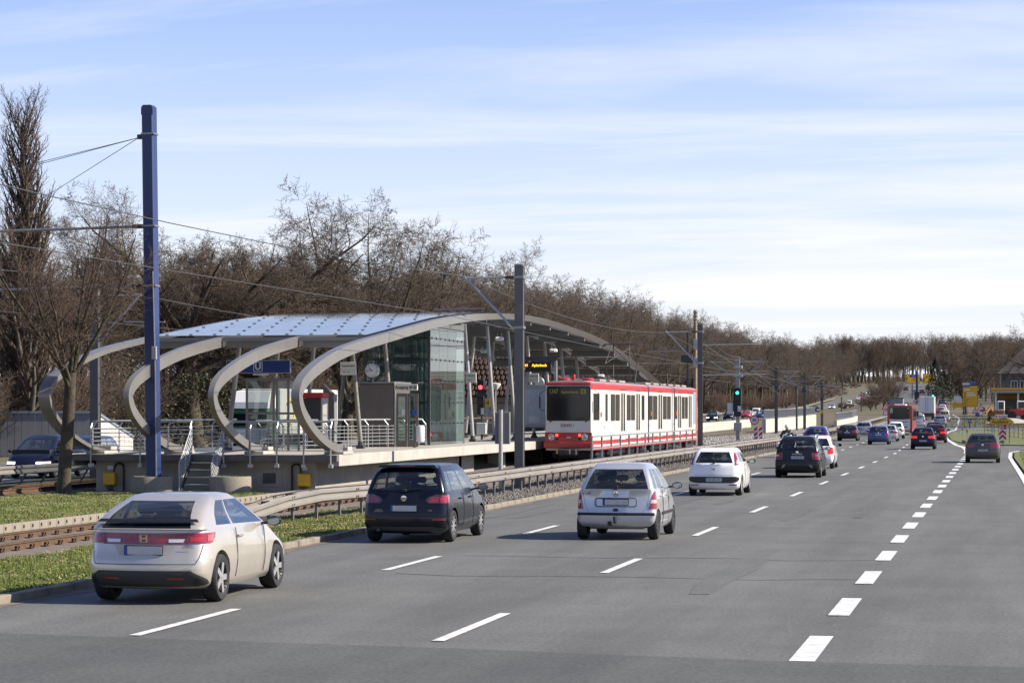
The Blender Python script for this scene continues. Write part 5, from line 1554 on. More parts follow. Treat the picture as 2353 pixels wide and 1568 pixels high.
    g = MB(); g.cbox(-pw - .012, pw + .012, py - .004, py + .03, pz - .068, pz + .068, .006, 2); g.box(-pw + .04, pw, py - .008, py - .003, pz - .055, pz + .055, 0); g.box(-pw, -pw + .04, py - .008, py - .003, pz - .055, pz + .055, 1)
    g.build('number_plate', [M_plate, M_plateb, M_black], t)
    # mirrors
    ym = s['L'] - s['oh'] - s['sb'] - .42; zm = s.get('zbf', zb) + .06
    for sg in (-1, 1):
        bm = bmesh.new(); bmesh.ops.create_icosphere(bm, subdivisions=2, radius=1)
        for v in bm.verts: v.co = Vector((sg * (hw + .09) + v.co.x * .115, ym + max(v.co.y, -.35) * .10, zm + .02 + v.co.z * .075))
        g = MB(); g.bm(bm); g.bar((sg * (hw - .1), ym + .01, zm - .02), (sg * (hw + .03), ym + .01, zm - .005), .06, .04)
        m = g.build('mirror', s.get('mirmat', M_black), t, smooth=50)
        g = MB(); g.prism([(math.cos(a) * .092, math.sin(a) * .058) for a in np.linspace(0, 2 * math.pi, 16)[:-1]], lambda u, v, d: (sg * (hw + .09) + u, ym - .036 - d, zm + .02 + v), 0, .004)
        g.build('mirror_glass', M_mirror, m)
    if near:
        # inside: floor, seats with headrests, wheel
        ys = s['L'] - s['oh'] - s['sb']
        fl = zb - .10
        g = MB(); g.box(-hw + .16, hw - .16, yR + .3, ys - .1, fl - .05, fl)
        g.box(-hw + .14, hw - .14, ys - .42, ys - .02, fl, zb + .06)
        g.build('interior', M_inter, t)
        rows = [(ys - 1.18, (-.38, .38)), (ys - 1.98, (-.4, 0, .4))] if s['L'] > 3 else [(ys - 1.1, (-.36, .36))]
        for yy, xs in rows:
            for x in xs:
                if yy < yR + .45: continue
                g = MB(); w = .23 if len(xs) == 2 else .19
                g.cbox(x - w, x + w, yy - .07, yy + .07, fl - .1, zb + .12, .05)
                g.cbox(x - .13, x + .13, yy - .06, yy + .05, zb + .17, zb + .36 if len(xs) == 2 else zb + .30, .04)
                g.tube([(x - .05, yy, zb + .1), (x - .05, yy, zb + .2)], .008, 5); g.tube([(x + .05, yy, zb + .1), (x + .05, yy, zb + .2)], .008, 5)
                g.build('seat', M_inter, t)
        g = MB(); pts = [(-.37 + .18 * math.cos(a), ys - .55 - .06 * math.sin(a), zb + .02 + .16 * math.sin(a)) for a in np.linspace(0, 2 * math.pi, 17)]
        g.tube(pts, .014, 6); g.build('steering_wheel', M_black, t)
        # driver: head and shoulders through the glass
        g = MB(); yd = ys - 1.03
        rings = [(.19, .12, fl), (.22, .13, zb - .05), (.205, .115, zb + .04), (.085, .08, zb + .12), (.058, .062, zb + .165), (.085, .10, zb + .21), (.10, .118, zb + .29), (.088, .105, zb + .37), (.035, .045, zb + .425)]
        g.sheet([[(-.37 + rx * math.cos(k * math.pi / 6), yd + .05 * (z > zb + .2) + ry * math.sin(k * math.pi / 6), z) for k in range(13)] for rx, ry, z in rings])
        g.add([(-.37 + .035 * math.cos(k * math.pi / 6), yd + .05 + .045 * math.sin(k * math.pi / 6), zb + .4251) for k in range(12)], [tuple(range(12))])
        d_ = g.build('person', mat('driver_dark', (.04, .033, .03), .8), None, smooth=50)
        d_.location = loc; d_.rotation_euler = (0, 0, rz)
        tag(d_, 'dark-clad driver seated in the ' + ' '.join(label.split()[:9]), 'person', 'drivers seen through car windows')
        # wiper, high brake light, badge, door seams, handles
        if s.get('wiper', True):
            zq = s['wipz'] if 'wipz' in s else zb + .06
            yw = yR + .07 + s.get('trunk', .03) - .005
            g = MB(); g.tube([(.02, yw - .03, zq), (.32, yw + .0, zq + .05)], .012, 5); g.cbox(-.03, .05, yw - .05, yw + .02, zq - .03, zq + .03, .01); g.build('wiper', M_black, t)
        bz = s.get('badge', .8)
        if s.get('nobadge'): bz = None
        g = MB(); by = rear_y(bz or .8)
        if bz: g.lathe([(.001, by - .022), (.058, by - .02), (.066, by - .008), (.066, by + .02)], 18, 'Y', (0, 0, bz)), g.build('badge', M_chrome, t, smooth=40)
        for zz in s.get('seams', ()):      # tailgate seam
            pass
        sd = s.get('doors', ())
        hs = lambda z: pchip(z, [(r[0], r[3]) for r in s.get('low') or [(.19, 0, 0, hw - .09), (.26, 0, 0, hw - .035), (.40, 0, 0, hw - .008), (.55, 0, 0, hw), (.70, 0, 0, hw - .004), (.86, 0, 0, hw - .02), (zb, 0, 0, hw - .045)]])
        for yy in sd:
            for sg in (-1, 1):
                g = MB(); g.tube([(sg * (hs(z) - .003), yy + (.05 * math.sin((z - .3) * 3)), z) for z in np.linspace(.3, zb - .01, 7)], .006, 4); g.build('door_seam', M_black, t)
        for yy in s.get('handles', ()):
            for sg in (-1, 1):
                g = MB(); zz = zb - .13; g.cbox(sg * (hs(zz)) - .012, sg * hs(zz) + .022, yy - .10, yy + .10, zz - .016, zz + .016, .006)
                g.build('door_handle', s.get('handmat', pt), t)
    return t
LOWDEF = lambda hw, zb: [(.19, .16, .22, hw - .09), (.26, .05, .06, hw - .035), (.40, .0, .0, hw - .008), (.55, .0, .02, hw), (.70, .025, .06, hw - .004), (.86, .05, .16, hw - .02), (zb, .07, .26, hw - .045)]
def skin_pt(s, u, z, off=.004):
    """point on the tail of a car: u metres along the plan outline from the centre line, z up, off outward"""
    hw0 = s['W'] / 2; low = s.get('low') or LOWDEF(hw0, s['zb']); zb = s['zb']
    if z <= zb:
        yr = -s['oh'] + pchip(z, [(r[0], r[1]) for r in low]); hw = pchip(z, [(r[0], r[3]) for r in low])
        cr, br, tp = s.get('cr', .16), s.get('br', .10), .035
    else:
        q = (z - zb - .015) / (s['H'] - zb - .075); q = min(max(q, 0), 1); tr = s.get('trunk', .03)
        yr = -s['oh'] + .07 + tr + pchip(q, s.get('rtp') or [(0, 0), (.35, .22), (.7, .55), (1.0, 1.0)]) * (s['rt'] - .07 - tr)
        hw = hw0 - .075 - s.get('tumble', .16) * q ** 1.25; cr, br, tp = s.get('gcr', .11), .10, .02
    he = hw - tp; xr = he - cr; sg = 1 if u >= 0 else -1; a = abs(u)
    y0 = yr + br * (xr / hw) ** 2
    if a <= xr: x, y, nx, ny = a, yr + br * (a / hw) ** 2, 0, -1
    elif a <= xr + cr * math.pi / 2:
        t = (a - xr) / cr; x, y = xr + cr * math.sin(t), y0 + cr * (1 - math.cos(t)); nx, ny = math.sin(t), -math.cos(t)
    else:
        d = a - xr - cr * math.pi / 2; sl = s['L'] - .5; f = d / sl
        x, y, nx, ny = he + tp * (1 - (2 * f - 1) ** 2), y0 + cr + d, 1, 0
    return Vector((sg * (x + nx * off), y + ny * off, z))
def skin_patch(s, name, rows, m, parent, off=.004, nu=8, mirror=False, thick=.0):
    """panel lying on the tail: rows of (z, u0, u1)"""
    zs = [r[0] for r in rows]; out = []
    for sg in ((1, -1) if mirror else (1,)):
        n = max(4, len(rows) * 2); g = MB(); grid = []
        for k in range(n + 1):
            z = zs[0] + (zs[-1] - zs[0]) * k / n
            a = interp(z, zs, [r[1] for r in rows]); b = interp(z, zs, [r[2] for r in rows])
            grid.append([skin_pt(s, sg * (a + (b - a) * i / nu), z, off) for i in range(nu + 1)])
        g.sheet(grid)
        o = g.build(name, m, parent, smooth=40); out.append(o)
    return out
def place_car(name, s, label, X, Y, pt, rz=0.0, **k):
    return car(name, s, label, (X, Y, zr(Y) + .004), rz, pt, **k)
def S(id, **k):
    d = dict(id=id, win=[(.10, .47), (.52, .93)], zw=(.10, .84), rw=(.08, .86), lamp=(.62, .86, .80), rim='cap', wr=.31, hl=(.55, .72))
    d.update(k); return d
civic = S('civic', L=4.25, W=1.77, H=1.46, oh=.80, wb=2.635, wr=.325, zb=.99, zbf=.93, zn=.70, sb=.95, st=1.95, rt=.98, trunk=.02, rim='five', ww=.225,
          rglass=glass('dark_rear_glass', (.34, .38, .37), .2, (.012, .013, .014), 1.6), rtp=[(0, 0), (.3, .14), (.62, .44), (.86, .76), (1, 1)], rw=(.03, .9), win=[(.16, .40), (.43, .98)], zw=(.10, .90), wrap=True, lamp=(.1, .1, 9), nobadge=1,
          low=[(.20, .20, .22, .80), (.27, .07, .05, .85), (.42, .0, .0, .875), (.56, .0, .02, .885), (.63, .03, .04, .88), (.72, .06, .07, .872), (.86, .085, .16, .862), (.99, .11, .26, .84)],
          br=.20, cr=.26, gcr=.16, plate=.725, badge=.88, doors=(.62, 1.92), handles=(.82,), bz=.40, bz2=.30, plast=0, xfr=[0, .3, .52, .78, 1.0], wiper=False, tumble=.2, wipz=1.0)
P_champ = paint('champagne', (.60, .55, .47), .5, .3)
M_pink = mat('tail_lens_pink', (.42, .07, .075), .12, coat=1.0)
M_brakeoff = mat('tail_lens_bright', (.42, .02, .022), .12, coat=1.0)
c1 = place_car('hatchback_car', civic, 'champagne white two-door hatchback with a full-width red light bar, nearest car', -11.66, 33.4, P_champ)
c1.scale = (1.03,) * 3
# rear details of the champagne hatchback
NL = dict(lamp=(.1, .1, 9))
skin_patch(civic, 'bumper_insert', [(.235, -.70, .70), (.27, -.93, .93), (.33, -.90, .90), (.40, -.74, .74), (.455, -.64, .64)], M_plastic, c1, .008, 24)
skin_patch(civic, 'bumper_crease', [(.455, -.66, .66), (.475, -.66, .66)], P_champ, c1, .014, 24)
skin_patch(civic, 'reflector', [(.335, .34, .56), (.36, .34, .56)], M_tail, c1, .014, 4, mirror=True)
skin_patch(civic, 'exhaust_recess', [(.27, .66, .90), (.36, .72, .74)], M_black, c1, .014, 4, mirror=True)
skin_patch(civic, 'light_bar', [(.805, -.60, .60), (.955, -.66, .66)], M_tail, c1, .006, 24)
skin_patch(civic, 'tail_light', [(.82, .58, 1.0), (.88, .58, 1.10), (.955, .60, 1.13)], M_tail, c1, .012, 12, mirror=True)
skin_patch(civic, 'lamp_core', [(.845, .62, .78), (.90, .62, .80)], M_brakeoff, c1, .016, 4, mirror=True)
skin_patch(civic, 'lamp_lens', [(.845, .86, 1.02), (.93, .86, 1.05)], M_pink, c1, .016, 6, mirror=True)
skin_patch(civic, 'reversing_lamp', [(.83, .34, .53), (.875, .34, .55)], M_clear, c1, .014, 4, mirror=True)
skin_patch(civic, 'tailgate_seam', [(.535, -.70, .70), (.545, -.70, .70)], M_black, c1, .006, 24)
skin_patch(civic, 'tailgate_edge', [(.54, .70, .71), (.62, .75, .76), (.80, .80, .81)], M_black, c1, .005, 1, mirror=True)
skin_patch(civic, 'plate_recess', [(.66, -.34, .34), (.80, -.44, .44)], mat('champagne_shade', (.45, .42, .37), .4, .3), c1, .003, 8)  # shade of the recess put into a darker champagne, patch lies flat
skin_patch(civic, 'spoiler', [(1.10, -.70, .70), (1.14, -.66, .66)], M_rubbertrim, c1, .05, 20)
g = MB(); by = skin_pt(civic, 0, .88).y
for (x0, x1, z0, z1) in ((-.05, -.028, .84, .925), (.028, .05, .84, .925), (-.03, .03, .875, .892), (-.065, -.058, .83, .935), (.058, .065, .83, .935), (-.065, .065, .83, .836), (-.065, .065, .929, .935)):
    g.box(x0, x1, by - .02, by - .006, z0, z1)
g.build('badge_letter', M_chrome, c1)
q = skin_pt(civic, .66, .765, .008); letter('CIVIC', .045, M_dsteel, c1, (q.x - .06, q.y - .03, q.z), sx=1.5, rz=.25)

van = S('sportsvan', L=4.34, W=1.81, H=1.58, oh=.78, wb=2.685, wr=.325, zb=1.0, zbf=.97, zn=.78, sb=.85, st=1.72, rt=.50, lamp=(.1, .1, 9), darklow=True,
        win=[(.07, .17), (.20, .51), (.555, .955)], rw=(.10, .80), zw=(.08, .82), plate=.70, badge=.90, doors=(.85, 1.75), handles=(.62, 1.55), br=.16, cr=.20, bz=.44, bz2=.30, wr2=1, xfr=[0, .3, .45, .62, .86, 1.0], rim='ten', tumble=.17, plast=.0, rtp=[(0, 0), (.4, .2), (.8, .55), (1, 1)])
P_navy = paint('deep_navy', (.006, .008, .017), .3, .22)
P_edgelight = mat('dull_highlight', (.05, .055, .07), .25, .3)  # highlight along the bumper crease, put into the colour
c2 = place_car('compact_van', van, 'black-navy compact van with wide red lamps next to the crash barrier', -11.85, 49.3, P_navy)
skin_patch(van, 'tail_light', [(.80, .50, 1.02), (.86, .44, 1.06), (.93, .50, 1.08), (.975, .66, 1.06)], M_lampdark, c2, .008, 14, mirror=True)
skin_patch(van, 'tail_lens', [(.81, .74, 1.0), (.88, .72, 1.04), (.96, .76, 1.04)], M_tail, c2, .013, 8, mirror=True)
skin_patch(van, 'tail_lens', [(.82, .53, .71), (.86, .50, .70), (.93, .56, .72)], M_tail, c2, .013, 6, mirror=True)
skin_patch(van, 'reflector', [(.462, .58, .86), (.488, .58, .86)], M_tail, c2, .012, 6, mirror=True)
skin_patch(van, 'bumper_edge_highlight', [(.50, -1.0, 1.0), (.512, -1.0, 1.0)], P_edgelight, c2, .007, 24)
skin_patch(van, 'bumper_lip', [(.24, -.74, .74), (.29, -.84, .84), (.335, -.6, .6)], M_plastic, c2, .008, 20)
skin_patch(van, 'tailgate_seam', [(.585, -.72, .72), (.593, -.72, .72)], M_black, c2, .005, 20)
g = MB(); g.prism([(-.62, .0), (.62, .0), (.56, .05), (-.56, .05)], lambda u, v, d: (u, -.30 + .0 + d, 1.515 + v), -.13, .06); g.build('roof_spoiler', P_navy, c2, smooth=30)
g = MB().box(-.16, .16, -.44, -.42, 1.535, 1.555); g.build('high_brake_light', M_tail, c2)
letter('VW', .062, M_dsteel, c2, (0, -.790, .90))
letter('GOLF', .042, M_chrome, c2, (-.52, -.728, .665), sx=1.3); letter('SPORTSVAN', .028, M_chrome, c2, (-.52, -.728, .635), sx=1.2); letter('TDI', .04, M_chrome, c2, (.54, -.725, .66), sx=1.3)
g = MB(); g.tube([(-.52, -.76, .27), (-.52, -.66, .27)], .035, 10); g.build('exhaust', M_dsteel, c2)

acl = S('aclass', L=3.58, W=1.72, H=1.575, oh=.46, wb=2.423, wr=.295, zb=1.02, zbf=.98, zn=.80, sb=.60, st=1.50, rt=.56, trunk=.0, lamp=(.1, .1, 9), darklow=False, darktop=True, wrap=True,
        win=[(.02, .17), (.21, .52), (.56, .95)], rw=(.02, .86), zw=(.04, .84), plate=.78, badge=.955, doors=(.60, 1.45), handles=(.42, 1.25), br=.10, cr=.13, gcr=.10, bz=.52, rim='plain',
        xfr=[0, .3, .55, .86, 1.0], plast=0, tumble=.20, rtp=[(0, 0), (.3, .2), (.7, .56), (1, 1)], low=[(.22, .18, .22, .78), (.28, .06, .06, .825), (.40, .0, .0, .85), (.53, .0, .02, .86), (.60, .03, .05, .855), (.80, .05, .14, .845), (1.02, .08, .26, .82)])
P_silver = paint('silver', (.60, .61, .63), .55, .3)
M_pinkc = mat('clear_lens_stripe', (.6, .42, .42), .15, coat=1.0)
c3 = place_car('hatchback_car', acl, 'silver tall hatchback with a tow hitch in the middle lane', -7.85, 51.0, P_silver)
g = MB(); g.tube([(x, -.462 + .115 * (x / .86) ** 2, .535) for x in np.linspace(-.80, .80, 13)], .032, 6); g.build('bumper_strip', M_rubbertrim, c3)
for sg in (-1, 1):
    g = MB(); g.box(sg * .856 - .008, sg * .856 + .012, .42, 2.0, .50, .56); g.build('side_strip', M_rubbertrim, c3)
skin_patch(acl, 'tail_light', [(.64, .68, .92), (.80, .72, .90), (.90, .74, .90), (1.0, .80, .88)], M_tail, c3, .008, 8, mirror=True)
skin_patch(acl, 'lamp_lens', [(.76, .71, .90), (.83, .73, .89)], M_pinkc, c3, .012, 5, mirror=True)
skin_patch(acl, 'tailgate_edge', [(.56, .56, .565), (.66, .63, .635), (1.0, .70, .705)], M_black, c3, .005, 1, mirror=True)
g = MB(); g.tube([(0, -.35, .36), (0, -.58, .36), (0, -.60, .44)], .022, 7); g.lathe([(.001, .42), (.03, .44), (.03, .48), (.001, .50)], 10, 'Z', (0, -.60, 0)); g.cbox(-.16, -.08, -.50, -.40, .30, .38, .01); g.build('tow_hitch', M_black, c3)
g = MB(); g.tube([(-.40, -.425, .86), (.40, -.425, .86), (.43, -.425, .83), (.43, -.425, .72), (.40, -.425, .69), (-.40, -.425, .69), (-.43, -.425, .72), (-.43, -.425, .83), (-.40, -.425, .86)], .010, 5); g.build('plate_recess', M_plastic, c3)
g = MB(); g.prism([(.06 * math.cos(a), .035 * math.sin(a)) for a in np.linspace(0, 6.283, 15)[:-1]], lambda u, v, d: (u, -.445 + d, .62 + v), 0, .02); g.build('tailgate_handle', M_dsteel, c3)
letter('A 140', .065, M_dsteel, c3, (-.62, -.385, .955), sx=1.2)
for a in (90, 210, 330):
    pass
g = MB()
for a in (90, 210, 330): g.bar((0, -.412, .955), (.05 * math.cos(R(a)), -.412, .955 + .05 * math.sin(R(a))), .012, .006, up=(0, 1, 0))
g.build('badge_star', M_dsteel, c3)
g = MB().box(-.14, .14, -.30, -.29, 1.06, 1.08); g.build('high_brake_light', M_tail, c3)

punto = S('punto', L=4.06, W=1.69, H=1.49, oh=.70, wb=2.51, wr=.31, zb=.98, zbf=.95, zn=.78, sb=.85, st=1.62, rt=.50, lamp=(.1, .1, 9), win=[(.12, .44), (.48, .95)], rw=(.06, .84), zw=(.12, .82), plate=.50, badge=.86, doors=(.75,), handles=(.95,), br=.16, cr=.24, gcr=.16, rim='cap', darklow=False, tumble=.18)
P_white = paint('white', (.92, .92, .90), .0, .3)
c4 = place_car('hatchback_car', punto, 'small white hatchback with tall side-mounted red lamps and a black plate strip', -8.85, 77.5, P_white)
skin_patch(punto, 'tail_light', [(.96, .66, .80), (1.10, .64, .86), (1.28, .60, .84), (1.36, .62, .72)], M_tail, c4, .012, 5, mirror=True)
skin_patch(punto, 'lamp_lens', [(1.0, .70, .78), (1.12, .70, .80)], M_pinkc, c4, .017, 4, mirror=True)
skin_patch(punto, 'reflector', [(.325, .48, .72), (.355, .46, .74)], M_tail, c4, .008, 5, mirror=True)
skin_patch(punto, 'tailgate_seam', [(.645, -.60, .60), (.653, -.60, .60)], M_dsteel, c4, .004, 16)
skin_patch(punto, 'plate_strip', [(.40, -.55, .55), (.44, -.74, .74), (.50, -.82, .82), (.57, -.84, .84), (.60, -.70, .70)], M_rubbertrim, c4, .007, 24)
g = MB().box(-.14, .14, -.20, -.18, 1.395, 1.42); g.build('high_brake_light', M_tail, c4)
g = MB(); g.tube([(0, .15, 1.48), (0, -.05, 1.68)], .006, 5); g.build('aerial', M_black, c4)
letter('PUNTO', .05, M_dsteel, c4, (0, -.655, .745), sx=1.5)

dust = S('duster', L=4.31, W=1.82, H=1.63, oh=.82, wb=2.673, wr=.345, zb=1.06, zbf=1.04, zn=.88, sb=.95, st=1.62, rt=.44, lamp=(.72, .98, .86), win=[(.04, .15), (.19, .50), (.54, .95)], rw=(.10, .80), zw=(.06, .80), plate=.80, badge=1.0, doors=(.8, 1.7), handles=(.6, 1.5), br=.12, cr=.16, bz=.48, plast=.42, tumble=.18, rim='five', ww=.22)
P_anth = paint('anthracite', (.018, .02, .023), .4, .25)
c5 = place_car('sport_utility_car', dust, 'dark grey off-road car with roof rails and a silver skid plate', -7.95, 98.3, P_anth, light=None)
for sg in (-1, 1):
    g = MB(); g.tube([(sg * .62, .1, 1.56), (sg * .64, .22, 1.66), (sg * .64, 1.6, 1.67), (sg * .62, 1.75, 1.58)], .028, 6); g.build('roof_rail', M_steel, c5)
    g = MB(); g.box(sg * .77 - .06, sg * .77 + .06, -.735, -.70, .85, .90); g.build('reversing_lamp', M_clear, c5)
g = MB(); g.prism([(-.62, .40), (.62, .40), (.55, .52), (-.55, .52)], lambda u, v, d: (u, -.82 + .12 * (u / .9) ** 2 + d, v), -.015, .03); g.build('skid_plate', mat('satin_silver', (.3, .3, .31), .4, .7), c5)
letter('DUSTER', .075, M_chrome, c5, (0, -.79, .93), sx=1.45)

up = S('city', L=3.5, W=1.64, H=1.49, oh=.50, wb=2.42, wr=.29, zb=1.0, zbf=.96, zn=.78, sb=.62, st=1.35, rt=.36, lamp=(.66, .98, .86), win=[(.10, .46), (.5, .94)], rw=(.02, .84), zw=(.1, .82), plate=.55, badge=.9, doors=(.7,), br=.1, cr=.15, darklow=True, tumble=.17)
c6 = place_car('city_car', up, 'white city car half hidden behind the dark off-road car', -8.35, 113.3, P_white, light='brake')
juke = S('juke', L=4.13, W=1.765, H=1.57, oh=.78, wb=2.53, wr=.34, zb=1.06, zbf=1.0, zn=.9, sb=.85, st=1.7, rt=.9, lamp=(.92, 1.05, .80), win=[(.16, .44), (.48, .94)], rw=(.04, .86), zw=(.1, .78), plate=.7, badge=.92, br=.2, cr=.25, gcr=.18, tumble=.22, rtp=[(0, 0), (.35, .2), (.7, .5), (1, 1)])
P_purp = paint('violet_blue', (.045, .035, .22), .5, .28)
c7 = place_car('crossover_car', juke, 'violet blue rounded crossover car beside the crash barrier', -12.1, 164, P_purp)
cab = S('cabrio', L=4.57, W=1.78, H=1.36, oh=1.05, wb=2.65, wr=.315, zb=.95, zbf=.93, zn=.76, sb=1.25, st=1.9, rt=1.45, trunk=.85, lamp=(.70, .88, .68), win=[(.08, .36), (.42, .94)], rw=(.1, .84), zw=(.1, .8), plate=.72, badge=.86, br=.16, cr=.2, tumble=.18)
P_char = paint('charcoal', (.03, .03, .034), .4, .25)
place_car('convertible_car', cab, 'charcoal convertible with a soft top and a low boot', -13.0, 212, P_char)
mini = S('mini', L=3.72, W=1.68, H=1.41, oh=.62, wb=2.467, wr=.30, zb=.94, zbf=.92, zn=.80, sb=.9, st=1.35, rt=.42, lamp=(.66, .86, .86), win=[(.08, .40), (.44, .95)], rw=(.14, .84), zw=(.08, .82), plate=.74, badge=.88, br=.16, cr=.2, tumble=.14)
P_blue = paint('mini_blue', (.018, .05, .16), .3, .28)
cm = place_car('small_car', mini, 'small blue hatchback with a chrome tailgate bar', -9.35, 190.5, P_blue)
g = MB(); g.tube([(-.34, -.60, .855), (.34, -.60, .855)], .022, 6); g.build('tailgate_bar', M_chrome, cm)
sedan = S('sedan80', L=4.48, W=1.70, H=1.40, oh=1.02, wb=2.61, wr=.30, zb=.92, zbf=.9, zn=.76, sb=1.25, st=1.95, rt=1.1, trunk=.62, lamp=(.68, .84, .55), win=[(.08, .48), (.52, .94)], rw=(.08, .88), zw=(.08, .82), plate=.74, badge=.86, br=.08, cr=.12, plast=.5, tumble=.2)
place_car('sedan_car', sedan, 'old silver sedan with a black lower bumper and wide red lamps', -9.5, 209.5, P_silver)
smart = S('smart', L=2.7, W=1.56, H=1.55, oh=.42, wb=1.87, wr=.29, zb=1.02, zbf=.98, zn=.86, sb=.35, st=.98, rt=.36, lamp=(.66, .82, .86), win=[(.3, .94)], rw=(.06, .84), zw=(.1, .82), plate=.6, badge=.9, br=.12, cr=.18, tumble=.16)
place_car('microcar', smart, 'tiny white two-seat car directly behind the bus', -9.65, 228, P_white)
est = S('saloon', L=4.5, W=1.78, H=1.46, oh=1.0, wb=2.7, wr=.315, zb=.96, zbf=.94, zn=.78, sb=1.15, st=1.95, rt=1.05, trunk=.45, lamp=(.72, .9, .66), win=[(.08, .48), (.52, .94)], rw=(.08, .88), zw=(.08, .82), plate=.66, badge=.86, br=.14, cr=.2, tumble=.2)
hat = S('hatch', L=4.2, W=1.75, H=1.47, oh=.72, wb=2.57, wr=.31, zb=.97, zbf=.94, zn=.78, sb=.9, st=1.7, rt=.5, lamp=(.74, .92, .72), win=[(.07, .17), (.20, .50), (.54, .95)], rw=(.08, .84), zw=(.08, .82), plate=.62, badge=.86, doors=(.8, 1.7), handles=(.6, 1.5), br=.14, cr=.2, tumble=.18)
place_car('saloon_car', est, 'light silver blue saloon ahead of the charcoal convertible', -13.5, 246, paint('ice_silver', (.42, .46, .53), .5, .3))
c8 = place_car('hatchback_car', dict(hat, id='polo', W=1.68, L=3.95, plate=.58), 'dark blue hatchback with a lit brake lamp in the right lane', -5.3, 168, paint('night_blue', (.008, .012, .035), .3, .25), light='brake')
place_car('hatchback_car', dict(hat, id='hatchr'), 'dark red hatchback directly ahead of the dark blue hatchback', -5.35, 201, paint('dark_red', (.06, .012, .014), .3, .25), light='brake')
place_car('hatchback_car', hat, 'black hatchback ahead of the dark red hatchback', -6.45, 238, paint('black', (.01, .01, .011), .2, .25), light='brake', near=False)
golf = S('golf', L=4.2, W=1.76, H=1.485, oh=.74, wb=2.578, wr=.315, zb=.98, zbf=.95, zn=.78, sb=.95, st=1.75, rt=.55, lamp=(.76, .96, .70), lampside=1, sx=[.05], win=[(.07, .17), (.20, .50), (.54, .95)], rw=(.08, .86), zw=(.08, .82), plate=.63, badge=.90, doors=(.8, 1.7), handles=(.6, 1.5), br=.14, cr=.2, plast=.55, tumble=.19, rglass=M_pglass)
P_grey = paint('steel_grey', (.095, .092, .09), .5, .3)
c9 = place_car('hatchback_car', golf, 'steel grey hatchback with dark rear glass alone in the exit lane', -1.05, 127, P_grey, light=None)
letter('DO TJ 2000' if False else 'VW', .07, M_dsteel, c9, (0, -.735, .90))
place_car('saloon_car', dict(est, id='vectra'), 'silver blue saloon behind the cream taxi', -8.7, 350, paint('silver_blue', (.33, .37, .44), .5, .3))
caddy = S('caddy', L=4.4, W=1.79, H=1.80, oh=.9, wb=2.68, wr=.32, zb=1.1, zbf=1.06, zn=.92, sb=.8, st=1.4, rt=.22, lamp=(.75, 1.05, .86), win=[(.05, .27), (.31, .58), (.62, .95)], rw=(.05, .84), zw=(.06, .82), plate=.72, badge=.95, br=.08, cr=.12, tumble=.12, darktop=False)
P_cream = paint('taxi_cream', (.70, .63, .43), .0, .35)
ct = place_car('taxi', caddy, 'cream coloured taxi with a yellow roof sign', -9.6, 415, P_cream)
g = MB(); g.cbox(-.2, .2, .9, 1.05, 1.78, 1.93, .03); g.build('roof_sign', mat('taxi_yellow', (.8, .6, .03), .4), ct)
suvd = dict(dust, id='suv2', near=False)
for (nm, sp, lb, vx, D, pc, lit) in (
    ('sport_utility_car', caddy, 'grey car between the bus and the white lorry', 2110, 325, P_silver, None),
    ('hatchback_car', hat, 'silver car beside the white lorry', 2107, 405, P_silver, None),
    ('hatchback_car', hat, 'bright red hatchback next to the rear of the lorry', 2152, 448, paint('red', (.42, .015, .02), .1, .3), None),
    ('hatchback_car', hat, 'dark red car in the queue just beyond the bright red hatchback', 2156, 478, paint('wine', (.10, .012, .018), .2, .3), None),
    ('saloon_car', est, 'silver saloon in the queue beyond the taxi', 2161, 515, P_silver, None),
    ('saloon_car', est, 'white saloon in the queue beyond the silver saloon', 2165, 545, P_white, None),
    ('hatchback_car', hat, 'maroon car in the queue in front of the dark off-road car', 2168, 575, paint('maroon', (.15, .02, .025), .2, .3), None),
    ('sport_utility_car', dust, 'dark off-road car at the head of the queue by the island', 2164, 600, P_anth, None),
    ('saloon_car', est, 'dark car climbing the hill on our carriageway, left of the blue mast', 2081, 890, P_char, 'brake'),
    ('hatchback_car', hat, 'dark car on the hill directly right of the blue mast', 2118, 820, P_char, 'brake'),
    ('saloon_car', est, 'silver car on the hill at the foot of the blue mast', 2101, 800, P_silver, None),
    ('saloon_car', est, 'dark car high on the hill beside the dark conifer', 2131, 915, P_char, None)):
    p = at(vx, 939, D); 
    car(nm, sp, lb, (p.x, p.y, zr(p.y) + .01), 0.02, pc, near=False, light=lit)
